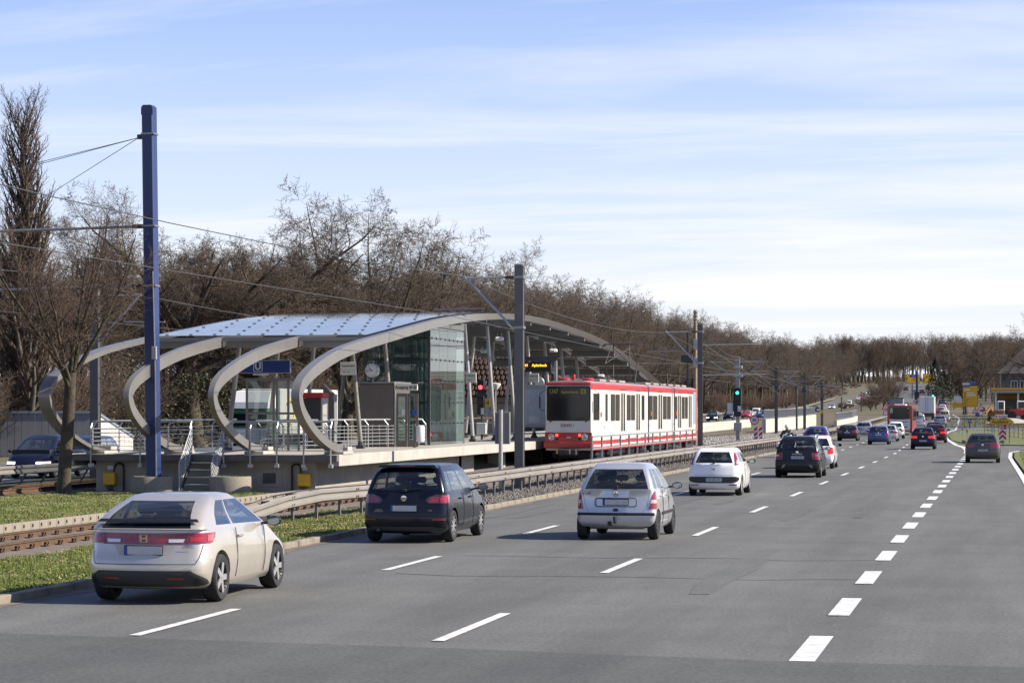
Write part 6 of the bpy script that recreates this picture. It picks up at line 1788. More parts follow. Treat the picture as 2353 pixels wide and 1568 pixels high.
# opposite carriageway, coming towards us
OP = [('people_carrier', dict(van, id='picasso', W=1.83, L=4.47, H=1.66, zb=1.05, sb=.62, st=1.65, zn=.86), 'dark blue people carrier coming towards us at the left edge behind the slim tree', 72, 96.5, paint('dark_blue', (.012, .017, .04), .3, .25), True, True),
      ('hatchback_car', hat, 'blue car right behind the dark blue people carrier', 172, 112, paint('mid_blue', (.02, .05, .14), .3, .3), False, False)]
far = [('sport_utility_car', dust, 'dark car coming towards us right beside the dark catenary mast', 1635, 395, P_anth), ('hatchback_car', hat, 'second dark car along the yellow wall', 1672, 423, P_navy),
       ('hatchback_car', hat, 'red car coming towards us behind the speed limit sign', 1713, 452, paint('red', (.42, .015, .02))), ('delivery_van', caddy, 'white van coming towards us right of the tram signal', 1735, 468, P_white),
       ('hatchback_car', hat, 'blue car next to the white van', 1745, 440, P_blue), ('hatchback_car', hat, 'dark car right of the white van', 1758, 490, P_char),
       ('hatchback_car', hat, 'blue car behind the steel fence of the ramp wall', 1808, 540, P_blue), ('saloon_car', est, 'pale car behind the far end of the ramp wall', 1851, 590, P_silver),
       ('sport_utility_car', dust, 'dark off-road car coming down the hill alone before the bend', 1872, 620, P_anth), ('saloon_car', est, 'silver car beneath the last catenary wires', 1911, 690, P_silver),
       ('saloon_car', est, 'grey car at the foot of the hill', 1932, 715, P_char), ('delivery_van', caddy, 'white van at the foot of the hill', 1950, 745, P_white),
       ('hatchback_car', hat, 'black car with headlamps on at the foot of the hill', 1953, 690, P_navy), ('saloon_car', est, 'silver car right of the black one at the foot of the hill', 1966, 740, P_silver),
       ('saloon_car', est, 'white car half way up the hill', 1972, 870, P_white), ('saloon_car', est, 'grey car in the inner lane on the hill', 1979, 790, P_silver),
       ('hatchback_car', hat, 'red car half way up the hill', 1977, 935, paint('red', (.42, .015, .02))), ('sport_utility_car', dust, 'grey off-road car on the hill ahead of the red car', 1984, 985, P_grey),
       ('saloon_car', est, 'dark car highest in the row on the hill', 1994, 1060, P_char), ('saloon_car', est, 'white car behind the bare shrubs on the hill', 2017, 1010, P_white),
       ('saloon_car', est, 'dark car at the crest left of the blue mast', 2088, 1150, P_char), ('saloon_car', est, 'pale car at the crest right of the blue mast', 2113, 1200, P_silver)]
for (nm, sp, lb, vx, D, pc, nr, lt) in OP:
    p = at(vx, 939, D); car(nm, sp, lb, (p.x, p.y + 3, zopp(p.y) + .015), math.pi, pc, near=nr, lit=lt)
for i, (nm, sp, lb, vx, D, pc) in enumerate(far):
    p = at(vx, 939, D); car(nm, sp, lb, (p.x, p.y + 3, zopp(p.y) + .015), math.pi, pc, near=False, lit=i % 3 == 0)

for c_, s_, tx in ((c4, punto, 'UN MA 4711'), (c5, dust, 'GE SO 406'), (c9, golf, 'DO TJ 2000'), (c8, hat, 'UN MM 2012')):
    letter(tx, .088, M_dsteel, c_, (.03, [o for o in c_.children if o.name.startswith('number_plate')][0].bound_box[0][1] - .003, s_['plate'] if c_ is not c8 else .58), sx=.95)
# ------------------------------------------------------------------ ramp walls, signs and the right-hand side
def wall_run(name, label, pts, h, th, m, cat='wall', fence=None, fz=None):
    t = thing(name, label, cat, (pts[0][0], pts[0][1], 0)); o = Vector(t.location)
    for (a, b) in zip(pts[:-1], pts[1:]):
        a = Vector((a[0], a[1], terr(*a))); b = Vector((b[0], b[1], terr(*b)))
        n = max(1, int((b - a).length / 8))
        for k in range(n):
            p, q = a.lerp(b, k / n), a.lerp(b, (k + 1) / n); d = (q - p).normalized() * .01
            MB().bar(p + d - o + Vector((0, 0, h / 2 - .1)), q - d - o + Vector((0, 0, h / 2 - .1)), th, h + .2).build('wall_segment', m, t)
        if fence:
            m2 = int((b - a).length / .45)
            for k in range(m2 + 1):
                p = a.lerp(b, k / m2) - o
                MB().box(p.x - .035, p.x + .035, p.y - .035, p.y + .035, p.z + h, p.z + h + fence).build('baluster', M_silverrail, t) if k % 1 == 0 and m2 < 140 else None
            MB().bar(a - o + Vector((0, 0, h + fence)), b - o + Vector((0, 0, h + fence)), .10, .07).build('handrail', M_silverrail, t)
            MB().bar(a - o + Vector((0, 0, h + .1)), b - o + Vector((0, 0, h + .1)), .05, .05).build('bottom_rail', M_silverrail, t)
    return t
M_wc = mat('pale_concrete', (.52, .48, .41), .9, var=.12, vscale=.6)  # the concrete's own pale colour, mottled at random
wall_run('ramp_wall', 'white ramp wall with steel fence behind the double-armed masts', [(-25.4, 268), (-25.8, 318), (-26.2, 352)], 1.55, .4, M_wc, fence=1.0)
wall_run('ramp_wall', 'nearer white ramp wall with steel fence curving behind the saloon', [(-22.3, 337), (-23.0, 385), (-24.3, 420)], .85, .4, M_wc, fence=1.0)
wall_run('concrete_barrier', 'long white concrete barrier along the opposite road', [(-33.5, 215), (-33.8, 275), (-33.2, 330)], 1.0, .35, M_wc)
wall_run('boundary_wall', 'yellowish low wall at the foot of the wood beyond the opposite road', [(-56, 330), (-56.5, 470)], 1.9, .3, mat('yellow_wall', (.40, .32, .19), .9, var=.12))
p = at(2058, 939, 560)
t = thing('graffiti_block', 'small concrete block house with graffiti on the median', 'block house', (p.x, p.y, terr(p.x, p.y)))
MB().cbox(-1.6, 1.6, 0, 3, 0, 2.6, .05).build('wall', mat('graffiti_concrete', (.22, .24, .26), .8, c2=(.40, .38, .38), vscale=2.5), t); MB().cbox(-1.75, 1.75, -.15, 3.1, 2.6, 2.8, .04).build('roof', M_fascia, t)
M_yel = mat('sign_yellow', (.80, .42, .004), .45); M_blu = mat('motorway_blue', (.01, .07, .36), .45)
# gantry signs on the hill
def gantry(label, vx0, vx1, vy0, vy1, D, lines, blue=None, arrow='up'):
    a, b = at(vx0, vy1, D), at(vx1, vy0, D)
    t = thing('direction_sign', label, 'road sign', (a.x, a.y, terr(a.x, a.y))); o = Vector(t.location)
    w, h = (b - a).xy.length, b.z - a.z; z0 = a.z - o.z
    t.rotation_euler.z = math.atan2(b.y - a.y, b.x - a.x)
    MB().cbox(0, w, 0, .15, z0, z0 + h, .03).build('frame', M_dsteel, t); MB().box(.12, w - .12, -.012, -.002, z0 + .12, z0 + h - .12).build('board', M_yel, t)
    if blue: MB().box(w * .33, w * .80, -.022, -.014, z0 + h * .66, z0 + h * .92).build('blue_panel', M_blu, t); letter(blue, h * .13, M_white, t, (w * .57, -.025, z0 + h * .79))
    for i, s_ in enumerate(lines): letter(s_, h * .15, M_ink, t, (w * .62, -.016, z0 + h * ((.52 if blue else .82) - i * .2)), bold=.01)
    x = w * .14
    if arrow == 'up': MB().box(x - .08, x + .08, -.02, -.013, z0 + h * .1, z0 + h * .5).prism([(-.28, 0), (.28, 0), (0, .6)], lambda u, v, d: (x + u, d, z0 + h * .48 + v), -.02, -.013).build('arrow', M_ink, t)
    else:
        MB().tube([(x, -.02, z0 + h * .12), (x, -.02, z0 + h * .5), (x + .12 * w, -.02, z0 + h * .62)], .09, 5).prism([(0, -.3), (.5, 0), (0, .3)], lambda u, v, d: (x + .12 * w + u, d, z0 + h * .63 + v), -.02, -.013).build('arrow', M_ink, t)
    return t, w, z0
g1, w1, z1 = gantry('yellow gantry sign with blue panel left of the blue far mast', 2078, 2113, 859, 880, 720, ['Werne', 'Do.-Mitte'], blue='A40')
g2, w2, z2 = gantry('yellow gantry sign with right arrow next to the conifer', 2119.5, 2147, 858, 879, 720, ['Dortmund', '-Aplerbeck', '-Brackel', '200 m'], arrow='right')
for t, w, z in ((g1, w1, z1), (g2, w2, z2)):
    MB().box(w * .5 - .12, w * .5 + .12, .2, .42, -.5, z + 2.4).build('post', M_anthr, t)
p = at(2106, 939, 640); t = thing('blue_mast', 'far blue mast standing among the cars on the hill', 'mast', (p.x, p.y, terr(p.x, p.y)))
MB().tube([(0, 0, -.2), (0, 0, 8.6)], .28, 8).build('shaft', mat('far_blue', (.03, .07, .32), .4), t); MB().cbox(-.6, .6, -.4, .4, 1.0, 3.2, .05).build('cabinet', M_dsteel, t); MB().tube([(0, 0, 7.8), (.6, 0, 8.0)], .08, 6).build('lamp_arm', M_steel, t)
# large yellow direction board at the right
a, b = at(2210.6, 934, 330), at(2246, 885, 330)
t = thing('direction_board', 'tall yellow direction board with arrows right of the queue', 'road sign', (a.x, a.y, terr(a.x, a.y))); zz = t.location.z
w, z0, z1 = b.x - a.x, a.z - zz, b.z - zz; h = z1 - z0
MB().cbox(0, w, 0, .1, z0, z1, .03).build('frame', M_ink, t); MB().box(.05, w - .05, -.012, -.002, z0 + .05, z1 - .05).build('board', M_yel, t)
MB().box(.12, w * .5, -.02, -.013, z1 - .22, z1 - .08).build('blue_panel', M_blu, t)
for (x0, x1, f) in ((.12, .5, .78), (.28, .78, .62), (.28, .86, .52)): MB().box(w * x0, w * x1, -.02, -.013, z0 + h * f, z0 + h * f + .14).build('white_panel', M_white, t)
for x in (.12, .20): MB().box(w * x - .02, w * x + .02, -.02, -.013, z0 + .1, z0 + h * .70).build('arrow', M_ink, t)
MB().box(w * .30 - .02, w * .30 + .02, -.02, -.013, z0 + .1, z0 + h * .36).box(w * .30, w * .42, -.02, -.013, z0 + h * .36, z0 + h * .36 + .05).build('arrow', M_ink, t)
MB().box(.0, w * .46, -.01, .06, z1 + .06, z1 + .34).build('white_sign', M_white, t); letter('Dortmund', .16, M_ink, t, (w * .23, -.014, z1 + .2))
for i in range(2): MB().box(w * (.48 + i * .21), w * (.48 + i * .21) + w * .2, -.01, .06, z1 + .06, z1 + .55).build('blue_sign', M_blu, t); letter('A40', .16, M_white, t, (w * (.58 + i * .21), -.014, z1 + .42)); letter('^', .3, M_white, t, (w * (.58 + i * .21), -.014, z1 + .16))
for x in (w * .12, w * .85): MB().box(x - .06, x + .06, .1, .22, -.3, z1).build('post', M_steel, t)
# Ausfahrt sign
a = at(2274, 1000, 191); b = at(2328, 1000, 191)
t = thing('exit_arrow_sign', 'yellow arrow-shaped sign lettered Ausfahrt on the grass island', 'road sign', ((a.x + b.x) / 2, (a.y + b.y) / 2, .05))
w = (b - a).length / 2
zc = 2.7 + (939 - 968.5) / 5700 * 191 - .05
def arrow_poly(w, h, k): return [(-w, -h), (w - k, -h), (w, 0), (w - k, h), (-w, h)]
MB().prism(arrow_poly(w + .02, .24, .32), lambda u, v, d: (u, d, zc + v), 0, .04).build('border', M_ink, t); MB().prism(arrow_poly(w - .03, .20, .28), lambda u, v, d: (u, d, zc + v), -.008, -.001).build('board', M_yel, t)
letter('Ausfahrt', .36, M_ink, t, (-.12, -.012, zc), bold=.006)
for x in (-w * .75, w * .62): MB().box(x - .035, x + .035, .04, .11, -.1, zc + .2).build('post', M_steel, t)
# chevron board
p = at(2303, 1000, 178)
t = thing('chevron_board', 'red and white chevron board on the grass island below the exit sign', 'road sign', (p.x, p.y, .05))
MB().box(-.25, .25, 0, .04, .42, 1.20).build('board', M_white, t)
for z in (.50, .84): MB().prism([(-.25, 0), (0, .25), (.25, 0), (.25, .20), (0, .45), (-.25, .20)], lambda u, v, d: (u, d, min(z + v - .1, 1.2)), -.008, -.001).build('chevron', MATS['sign_red'], t)
MB().box(-.04, .04, .04, .1, -.1, .6).build('post', M_steel, t)
# delineator posts
dm = None
for i, (rx, ry) in enumerate(((1200, 885), (1220, 905), (1258, 930), (1308, 962), (1441, 870), (1415, 810), (1837, 885))):
    vx, vy = (2050 + rx / 4.479) / 1.0544, (850 + ry / 4.479) / 1.0544
    p = gp(vx, vy, .05)
    if p.y > 330: p = at(vx, vy, 320)
    lbs = ('leftmost of the four delineator posts on the island tip', 'second delineator post from the left on the island tip', 'third delineator post from the left on the island tip', 'delineator post nearest the exit car', 'delineator post on the verge across the side road, left of the exit sign', 'farthest delineator post beside the round blue sign', 'delineator post near the right edge behind the exit sign')
    t = thing('delineator_post', lbs[i], 'post', (p.x, p.y, .04 + zr(p.y)), group='delineator posts around the island')
    MB().prism([(-.06, -.05), (.06, -.05), (.05, .06), (-.05, .06)], lambda u, v, d: (u, v, d), -.05, 1.0).build('shaft', M_white, t)
    MB().prism([(-.064, -.054), (.064, -.054), (.054, .064), (-.054, .064)], lambda u, v, d: (u, v, d), .66, .86).build('black_band', M_ink, t); MB().box(-.025, .025, -.062, -.056, .70, .83).build('reflector', M_plate, t)
# small signs: warning triangles and round signs along the road
def tri_sign(label, vx, vy, D, round_below=True, blue=False):
    p = at(vx, vy, D); zb_ = terr(p.x, p.y); t = thing('warning_sign', label, 'road sign', (p.x, p.y, zb_)); z = p.z - zb_
    MB().tube([(0, .03, -.2), (0, .03, z + .4)], .04, 6).build('post', M_steel, t)
    MB().prism([(-.5, -.3), (.5, -.3), (0, .56)], lambda u, v, d: (u, d, z + v), 0, .03).build('rim', MATS['sign_red'], t); MB().prism([(-.34, -.21), (.34, -.21), (0, .38)], lambda u, v, d: (u, d, z + v), -.008, -.001).build('face', M_white, t); MB().box(-.03, .03, -.014, -.009, z - .12, z + .2).build('symbol', M_ink, t)
    if round_below:
        MB().lathe([(.33, -.01), (.33, .02)], 20, 'Y', (0, 0, z - .72)).build('round_rim', M_blu if blue else MATS['sign_red'], t)
        if not blue: MB().lathe([(.001, -.016), (.25, -.016)], 20, 'Y', (0, 0, z - .72), cap=False).build('round_face', M_white, t)
tri_sign('warning triangle over a round limit sign left of the bus', 2034.5, 934, 300); tri_sign('warning triangle just above the bus roof', 2083, 929, 420, False)
tri_sign('warning triangle left of the lorry roof', 2102, 920, 520, False); tri_sign('warning triangle with round sign touching the lorry roof', 2110, 917, 470)
tri_sign('warning triangle over a round sign at the lower right of the yellow board', 2253, 936, 318); tri_sign('pale warning triangle behind the lower edge of the yellow board', 2240, 944, 350, False)
p = at(2246, 952, 325); t = thing('cycle_sign', 'round blue sign between the warning triangles', 'road sign', (p.x, p.y, terr(p.x, p.y))); z = p.z - t.location.z
MB().tube([(0, .03, -.2), (0, .03, z)], .04, 6).build('post', M_steel, t); MB().lathe([(.3, -.01), (.3, .02)], 20, 'Y', (0, 0, z)).build('disc', M_blu, t)
p = at(2227, 966, 318); t = thing('parking_sign', 'small square blue sign on a trunk-like post below the yellow board', 'road sign', (p.x, p.y, terr(p.x, p.y))); z = p.z - t.location.z
MB().box(-.22, .22, -.01, .03, z - .22, z + .22).build('board', M_blu, t); MB().box(-.12, .12, -.016, -.011, z - .06, z + .08).build('symbol', M_white, t); MB().box(-.05, .05, .04, .14, -.2, z + .2).build('post', M_dsteel, t)
# traffic light at the junction
p = at(2143, 905, 560); t = thing('traffic_light', 'green traffic light on an arm in front of the dark conifer', 'traffic light', (p.x + 4, p.y, terr(p.x, p.y))); z = p.z - t.location.z
MB().tube([(0, 0, -.2), (0, 0, z + .9), (-1, 0, z + 1.2), (-9, 0, z + .9)], .08, 6).build('post', M_dsteel, t); MB().cbox(-4.2, -3.8, -.2, .1, z - .6, z + .6, .05).build('head', M_black, t); MB().lathe([(.001, -.22), (.22, -.21)], 14, 'Y', (-4, 0, z - .35), cap=False).build('green_lamp', MATS['green_lit'], t)
# petrol station
p = at(2290, 939, 430)
t = thing('petrol_station', 'petrol station with a flat yellow-edged canopy', 'petrol station', (p.x - 1, p.y, terr(p.x, p.y))); zb_ = t.location.z
zt = 2.7 + (939 - 890) / 5700 * 430 - zb_
MB().cbox(0, 16, 0, 10, zt - .9, zt - .42, .05).build('canopy', M_lpole, t); MB().box(-.05, 16.05, -.05, 10.05, zt - .415, zt).build('canopy_edge', mat('canopy_yellow', (.75, .42, .01), .45), t); MB().box(-.04, 16.04, -.045, 10, zt - .52, zt - .417).build('red_line', MATS['sign_red'], t)
for x in (.8, 4.6, 8.4, 12): MB().box(x - .15, x + .15, 1, 1.3, 0, zt - .9).build('column', M_white, t); MB().cbox(x - .4, x + .4, .9, 1.5, 0, 1.5, .05).build('pump', M_white, t)
MB().box(.5, 16, 9, 13, 0, zt - 1).build('shop_wall', M_fascia, t)
for x in (1.5, 4.5, 7.5, 10.5): MB().box(x, x + 2.4, 8.95, 8.99, .4, 2.3).build('shop_window', M_tglass, t)
MB().box(.6, 15.9, 8.93, 8.98, zt - 1.9, zt - 1.3).build('shop_band', mat('brown_orange', (.35, .16, .03), .6), t)
# house behind it
p = at(2320, 939, 470)
t = thing('dwelling_house', 'pale house with dark hipped roof behind the petrol station', 'house', (p.x - 1.5, p.y + 6, terr(p.x, p.y)))
MB().box(0, 14, 0, 10, 0, 8.2).build('wall', mat('ivy_plaster', (.22, .21, .19), .9, c2=(.07, .065, .05), vscale=1.2), t)
rf = MB(); rf.add([(-1, -1, 8.2), (15, -1, 8.2), (15, 11, 8.2), (-1, 11, 8.2), (4, 5, 13.2), (10, 5, 13.2)], [(0, 1, 5, 4), (1, 2, 5), (2, 3, 4, 5), (3, 0, 4), (3, 2, 1, 0)]); rf.build('roof', mat('slate_roof', (.05, .045, .045), .8, var=.2, vscale=3), t)
for (x, z) in ((2.3, 5.3), (4.0, 5.3), (7.0, 5.3), (9, 5.3), (2.3, 2.2), (5, 2.2)):
    f = MB().box(x - .65, x + .65, -.05, .05, z, z + 1.6).build('window', M_white, t); MB().box(x - .52, x - .04, -.06, -.052, z + .1, z + 1.5).box(x + .04, x + .52, -.06, -.052, z + .1, z + 1.5).build('pane', M_tglass, f)
MB().tube([(-.3, -.3, 0), (-.3, -.3, 8.2)], .12, 6).build('downpipe', M_steel, t)
# building site: sand, excavator, loader, barriers, fence
p = at(2310, 955, 400); z_ = terr(p.x, p.y)
g = MB(); g.sheet([[(p.x - 3 + x * 2.2, p.y - 30 + y * 6, z_ + .25 + (.5 * math.sin(x * 1.1) * math.sin(y * .9) if 0 < x < 7 and 0 < y < 5 else -.3)) for x in range(9)] for y in range(7)])
tag(g.build('sand_ground', mat('site_sand', (.42, .36, .28), .95, var=.12, vscale=.8), smooth=60), kind='structure')
p = at(2288, 948, 385); t = thing('excavator', 'yellow excavator with white cab on the building site', 'excavator', (p.x, p.y, terr(p.x, p.y) + .2))
M_exy = mat('machine_yellow', (.22, .10, .02), .7)
MB().cbox(-1.4, -.6, -1.5, 1.5, 0, .8, .3).build('crawler', M_dsteel, t); MB().cbox(.6, 1.4, -1.5, 1.5, 0, .8, .3).build('crawler', M_dsteel, t); MB().cbox(-1.3, 1.3, -1.4, 1.6, .85, 1.7, .1).build('upper_body', M_exy, t); MB().cbox(.2, 1.3, -1.4, .2, 1.7, 3.2, .08).build('cab', M_white, t); MB().box(.35, 1.15, -1.42, -1.40, 1.9, 3.0).build('cab_window', M_tglass, t)
MB().bar((-.4, -1, 1.4), (-.9, -2.6, 2.2), .3, .35).bar((-.9, -2.6, 2.2), (-1.6, -4.0, 1.3), .25, .3).build('arm', M_exy, t); MB().prism([(0, 0), (.8, .1), (.7, .7), (.1, .8)], lambda u, v, d: (-2.4 + u, -4.3 + d, 1.5 + v), -.4, .4).build('bucket', M_dsteel, t)
p = at(2340, 948, 395); t = thing('wheel_loader', 'red wheel loader at the right edge of the building site', 'loader', (p.x, p.y, terr(p.x, p.y) + .2))
MB().cbox(-1.6, 2.2, -1, 1, .8, 1.9, .15).build('body', mat('loader_red', (.4, .03, .03), .5), t); MB().cbox(-.3, 1.1, -.8, .8, 1.9, 3.2, .1).build('cab', M_white, t); MB().box(-.1, .9, -.82, -.80, 2.0, 3.0).build('cab_window', M_tglass, t)
for x in (-1.1, 1.5):
    for y in (-1, 1): MB().lathe([(.3, y - .2), (.75, y - .2), (.75, y + .2), (.3, y + .2)], 18, 'Y', (x, 0, .75)).build('wheel', M_rubber, t, smooth=40)
MB().prism([(0, 0), (.9, 0), (.9, .15), (.2, .3), (.1, 1.0), (0, 1.0)], lambda u, v, d: (-3.2 + u, d, .2 + v), -1.2, 1.2).bar((-1.6, 0, 1.2), (-2.8, 0, .6), .25, .25).build('bucket', M_dsteel, t)
p = at(2300, 950, 372); t = thing('road_barrier', 'red and white construction barrier on the sand', 'barrier', (p.x, p.y, terr(p.x, p.y) + .2))
MB().box(-.9, .9, 0, .06, .3, 1.2).build('board', M_white, t)
for k in range(4): MB().box(-.85 + k * .46, -.62 + k * .46, -.008, -.001, .7, 1.0).build('stripe', MATS['sign_red'], t)
a, b = at(2262, 939, 262), at(2372, 939, 205)
t = thing('mesh_fence', 'dark wire mesh site fence behind the exit sign', 'fence', (a.x, a.y, .1)); d = Vector((b.x - a.x, b.y - a.y, 0))
for k in range(13):
    q = d * (k / 12); MB().tube([q, q + Vector((0, 0, 1.35))], .03, 5).build('post', M_anthr, t)
for z in (.1, .45, .8, 1.3): MB().tube([Vector((0, 0, z)), d + Vector((0, 0, z))], .012, 4).build('wire', M_anthr, t)
p = at(2298 + 6, 985, 245); t = thing('site_board', 'white site board with red letters beside the mesh fence', 'sign', (p.x, p.y, .1)); MB().box(-.35, .35, 0, .05, .3, 1.9).build('board', mat('dirty_white', (.5, .45, .4), .8, var=.15), t); MB().box(.05, .25, -.008, -.001, .6, 1.7).build('red_print', MATS['sign_red'], t)
for (vx, D, lb, c) in ((2200, 560, 'yellow notice board at the roadside beyond the queue', M_yel), (2203, 575, 'pale notice board above the yellow one', M_cream)):
    p = at(vx, 939, D); t = thing('notice_board', lb, 'sign', (p.x, p.y, terr(p.x, p.y))); z = .5 if c is M_yel else 1.75
    MB().box(-1.2, 1.2, 0, .1, z, z + 1.1).build('board', c, t); MB().box(-1, -.85, .1, .25, -.2, z + 1).box(.85, 1, .1, .25, -.2, z + 1).build('leg', M_anthr, t)

# ------------------------------------------------------------------ bus, lorries, motorcycle
b_ = thing('city_bus', 'red and white city bus seen from behind in the middle lane', 'bus', (-10.55, 259, zr(259)))
M_br = mat('bus_red', (.45, .018, .025), .3, coat=.6); 
def bodybox(g, hw, y0, y1, z0, z1, r=.12, mi=0):
    P = [(-hw, z0), (hw, z0), (hw, z1 - r), (hw - r * .3, z1 - r * .3), (hw - r, z1), (-hw + r, z1), (-hw + r * .3, z1 - r * .3), (-hw, z1 - r)]
    g.prism(P, lambda u, v, d: (u, d, v), y0, y1, mi); return g
bodybox(MB(), 1.27, 0, 12, .35, 3.05, .18).build('body', M_br, b_)
MB().prism(rrect(1.0, .62, .08), lambda u, v, d: (u, d, 2.28 + v), -.03, .02).build('rear_window', M_tglass, b_)
MB().prism([(-1.02, .52), (1.02, .52), (1.08, .9), (1.05, 1.7), (.5, 1.62), (-.5, 1.62), (-1.05, 1.7), (-1.08, .9)], lambda u, v, d: (u, d, v), -.022, .02).build('advert_panel', M_tw, b_)
letter('Gebhardt & Rensch', .20, mat('advert_teal', (.01, .10, .16), .5), b_, (.05, -.026, 1.38), sx=.95, bold=.004); letter('www.rensch-reisen.de', .12, MATS['advert_teal'], b_, (.1, -.026, 1.1))
MB().box(-.98, -.72, -.036, -.031, 2.3, 2.75).build('sticker', mat('sticker_green', (.35, .6, .4), .5), b_)
for s in (-1, 1): MB().box(s * 1.17 - .06, s * 1.17 + .06, -.03, -.001, .9, 1.5).build('tail_light', M_tail, b_); MB().lathe([(.001, -.034), (.06, -.033)], 10, 'Y', (s * .85, 0, 2.78), cap=False).build('marker', M_white, b_)
MB().box(-1.2, 1.2, -.05, .0, .36, .51).build('bumper', M_br, b_); MB().cbox(-.6, .6, .5, 4, 3.051, 3.2, .05).build('roof_unit', M_white, b_)
for y in (2.6, 8.9):
    for s in (-1, 1): MB().lathe([(.2, s * .95), (.48, s * .95), (.48, s * 1.25), (.2, s * 1.25)], 20, 'X', (0, y, .48)).build('wheel', M_rubber, b_, smooth=40)
for k in range(6): MB().box(1.272, 1.28, 1.2 + k * 1.7, 2.75 + k * 1.7, 1.5, 2.75).build('side_window', M_tglass, b_)
MB().cbox(1.3, 1.55, 11.6, 11.8, 1.9, 2.5, .04).build('mirror', M_black, b_)
p = at(2128.5, 939, 428)
l_ = thing('lorry', 'white box lorry seen from behind ahead of the bus', 'lorry', (p.x, p.y, zr(p.y)))
MB().cbox(-1.27, 1.27, 0, 9, 1.15, 4.05, .04).build('cargo_box', M_tw, l_)
for s in (-1, 1): MB().box(s * .635 - .6, s * .635 + .6, -.02, -.002, 1.22, 3.95).build('rear_door', M_white, l_); MB().tube([(s * .2, -.04, 1.2), (s * .2, -.04, 3.95)], .03, 5).build('lock_bar', M_steel, l_); MB().box(s * 1.0 - .2, s * 1.0 + .2, -.05, 0, 1.0, 1.13).build('tail_light', M_tail, l_); MB().box(s * .85 - .25, s * .85 + .25, -.03, -.021, 1.22, 1.34).build('marker_strip', mat('orange_strip', (.7, .25, .02), .5), l_)
MB().box(-1.2, 1.2, .1, 8.8, .75, 1.14).build('chassis', M_dsteel, l_); MB().cbox(-1.22, 1.22, 9.1, 11.2, .5, 3.3, .15).build('cab', M_white, l_); MB().box(-1.2, 1.2, -.06, .05, .45, .6).build('bumper', M_dsteel, l_)
for y in (1.2, 2.5, 10):
    for s in (-1, 1): MB().lathe([(.2, s * .8), (.5, s * .8), (.5, s * 1.25), (.2, s * 1.25)], 18, 'X', (0, y, .5)).build('wheel', M_rubber, l_, smooth=40)
p = at(572, 939, 152)
l_ = thing('articulated_lorry', 'lorry with green cab, white roof fairing and white trailer behind the platform', 'lorry', (p.x, p.y, 0.02), math.pi)
M_grn = mat('lorry_green', (.015, .13, .06), .35, coat=.5)
# local +Y points towards us after the turn
MB().cbox(-1.24, 1.24, -2.2, 0, .6, 2.7, .12).build('cab', M_grn, l_); MB().box(-1.12, 1.12, .0, .012, 1.65, 2.4).build('windscreen', M_tglass, l_); MB().box(-1.15, 1.15, .0, .02, .6, 1.5).build('grille', M_white, l_)
g = MB(); g.prism([(0, 2.72), (-.1, 3.1), (-.7, 3.75), (-2.1, 3.85), (-2.1, 2.72)], lambda u, v, d: (d, u, v), -1.18, 1.18); g.build('roof_fairing', M_white, l_)
MB().cbox(-1.27, 1.27, -16, -2.5, 1.1, 3.95, .05).build('trailer_box', M_tw, l_)
for s in (-1, 1):
    g = MB(); pts = [(s * 1.285, -4.5 + .9 * math.cos(a), 2.5 + .75 * math.sin(a)) for a in np.linspace(.7, 5.6, 14)] + [(s * 1.285, -4.5 + .45, 2.35)]
    g.tube(pts, .12, 5); g.build('trailer_logo', mat('logo_yellow', (.75, .5, .02), .5), l_)
    MB().cbox(s * 1.35 - .1, s * 1.35 + .1, -.3, -.1, 1.7, 2.4, .04).build('mirror', M_black, l_); MB().cbox(s * .95 - .2, s * .95 + .2, 0, .03, .75, .98, .01).build('headlight', M_headl, l_)
    for y in (-.9, -4, -13, -14.3): MB().lathe([(.2, s * .85), (.5, s * .85), (.5, s * 1.22), (.2, s * 1.22)], 18, 'X', (0, y, .5)).build('wheel', M_rubber, l_, smooth=40)
p = at(2063, 939, 1060); l_ = thing('lorry', 'white lorry coming over the crest left of the gantry sign', 'lorry', (p.x, p.y, zopp(p.y) + .02))
MB().cbox(-1.3, 1.3, 0, 2.2, .7, 3.2, .15).build('cab', M_white, l_); MB().box(-1.15, 1.15, -.012, 0, 1.8, 2.6).build('windscreen', M_tglass, l_); MB().cbox(-1.35, 1.35, 2.4, 12, 1.0, 4.0, .05).build('cargo_box', M_tw, l_); MB().lathe([(.2, -1.2), (.5, -1.2), (.5, 1.2), (.2, 1.2)], 14, 'X', (0, 1.2, .5)).build('wheel', M_rubber, l_)
# motorcycle and rider
mp_ = at(1806, 939, 138)
mc = thing('motorcycle', 'white-faired motorcycle ahead of the dark off-road car', 'motorcycle', (mp_.x, mp_.y, .01))
for y in (0, 1.5): w_ = MB().lathe([(.22, -.05), (.30, -.07), (.31, 0), (.30, .07), (.22, .05)], 22, 'X', (0, y, .31)).build('wheel', M_rubber, mc, smooth=40); MB().lathe([(.03, -.04), (.22, -.02), (.22, .02), (.03, .04)], 14, 'X', (0, y, .31)).build('rim', M_rim, w_)
MB().cbox(-.13, .13, .25, 1.15, .35, .75, .06).cbox(-.15, .15, .75, 1.2, .75, .98, .07).build('engine_and_tank', M_dsteel, mc); MB().cbox(-.15, .15, -.25, .75, .74, .86, .05).build('seat', M_black, mc)
for s in (-1, 1): MB().cbox(s * .36 - .15, s * .36 + .15, -.35, .25, .5, .85, .06).build('pannier', M_white, mc); MB().tube([(s * .1, 1.3, 1.02), (s * .38, 1.12, 1.08)], .018, 6).cbox(s * .43 - .06, s * .43 + .06, 1.15, 1.2, 1.18, 1.27, .02).build('handlebar', M_black, mc)
MB().cbox(-.26, .26, 1.25, 1.6, .75, 1.25, .1).build('fairing', M_white, mc); MB().box(-.06, .06, -.38, -.35, .62, .7).build('tail_light', M_tail, mc)
me = bpy.data.meshes.new('rider_base')
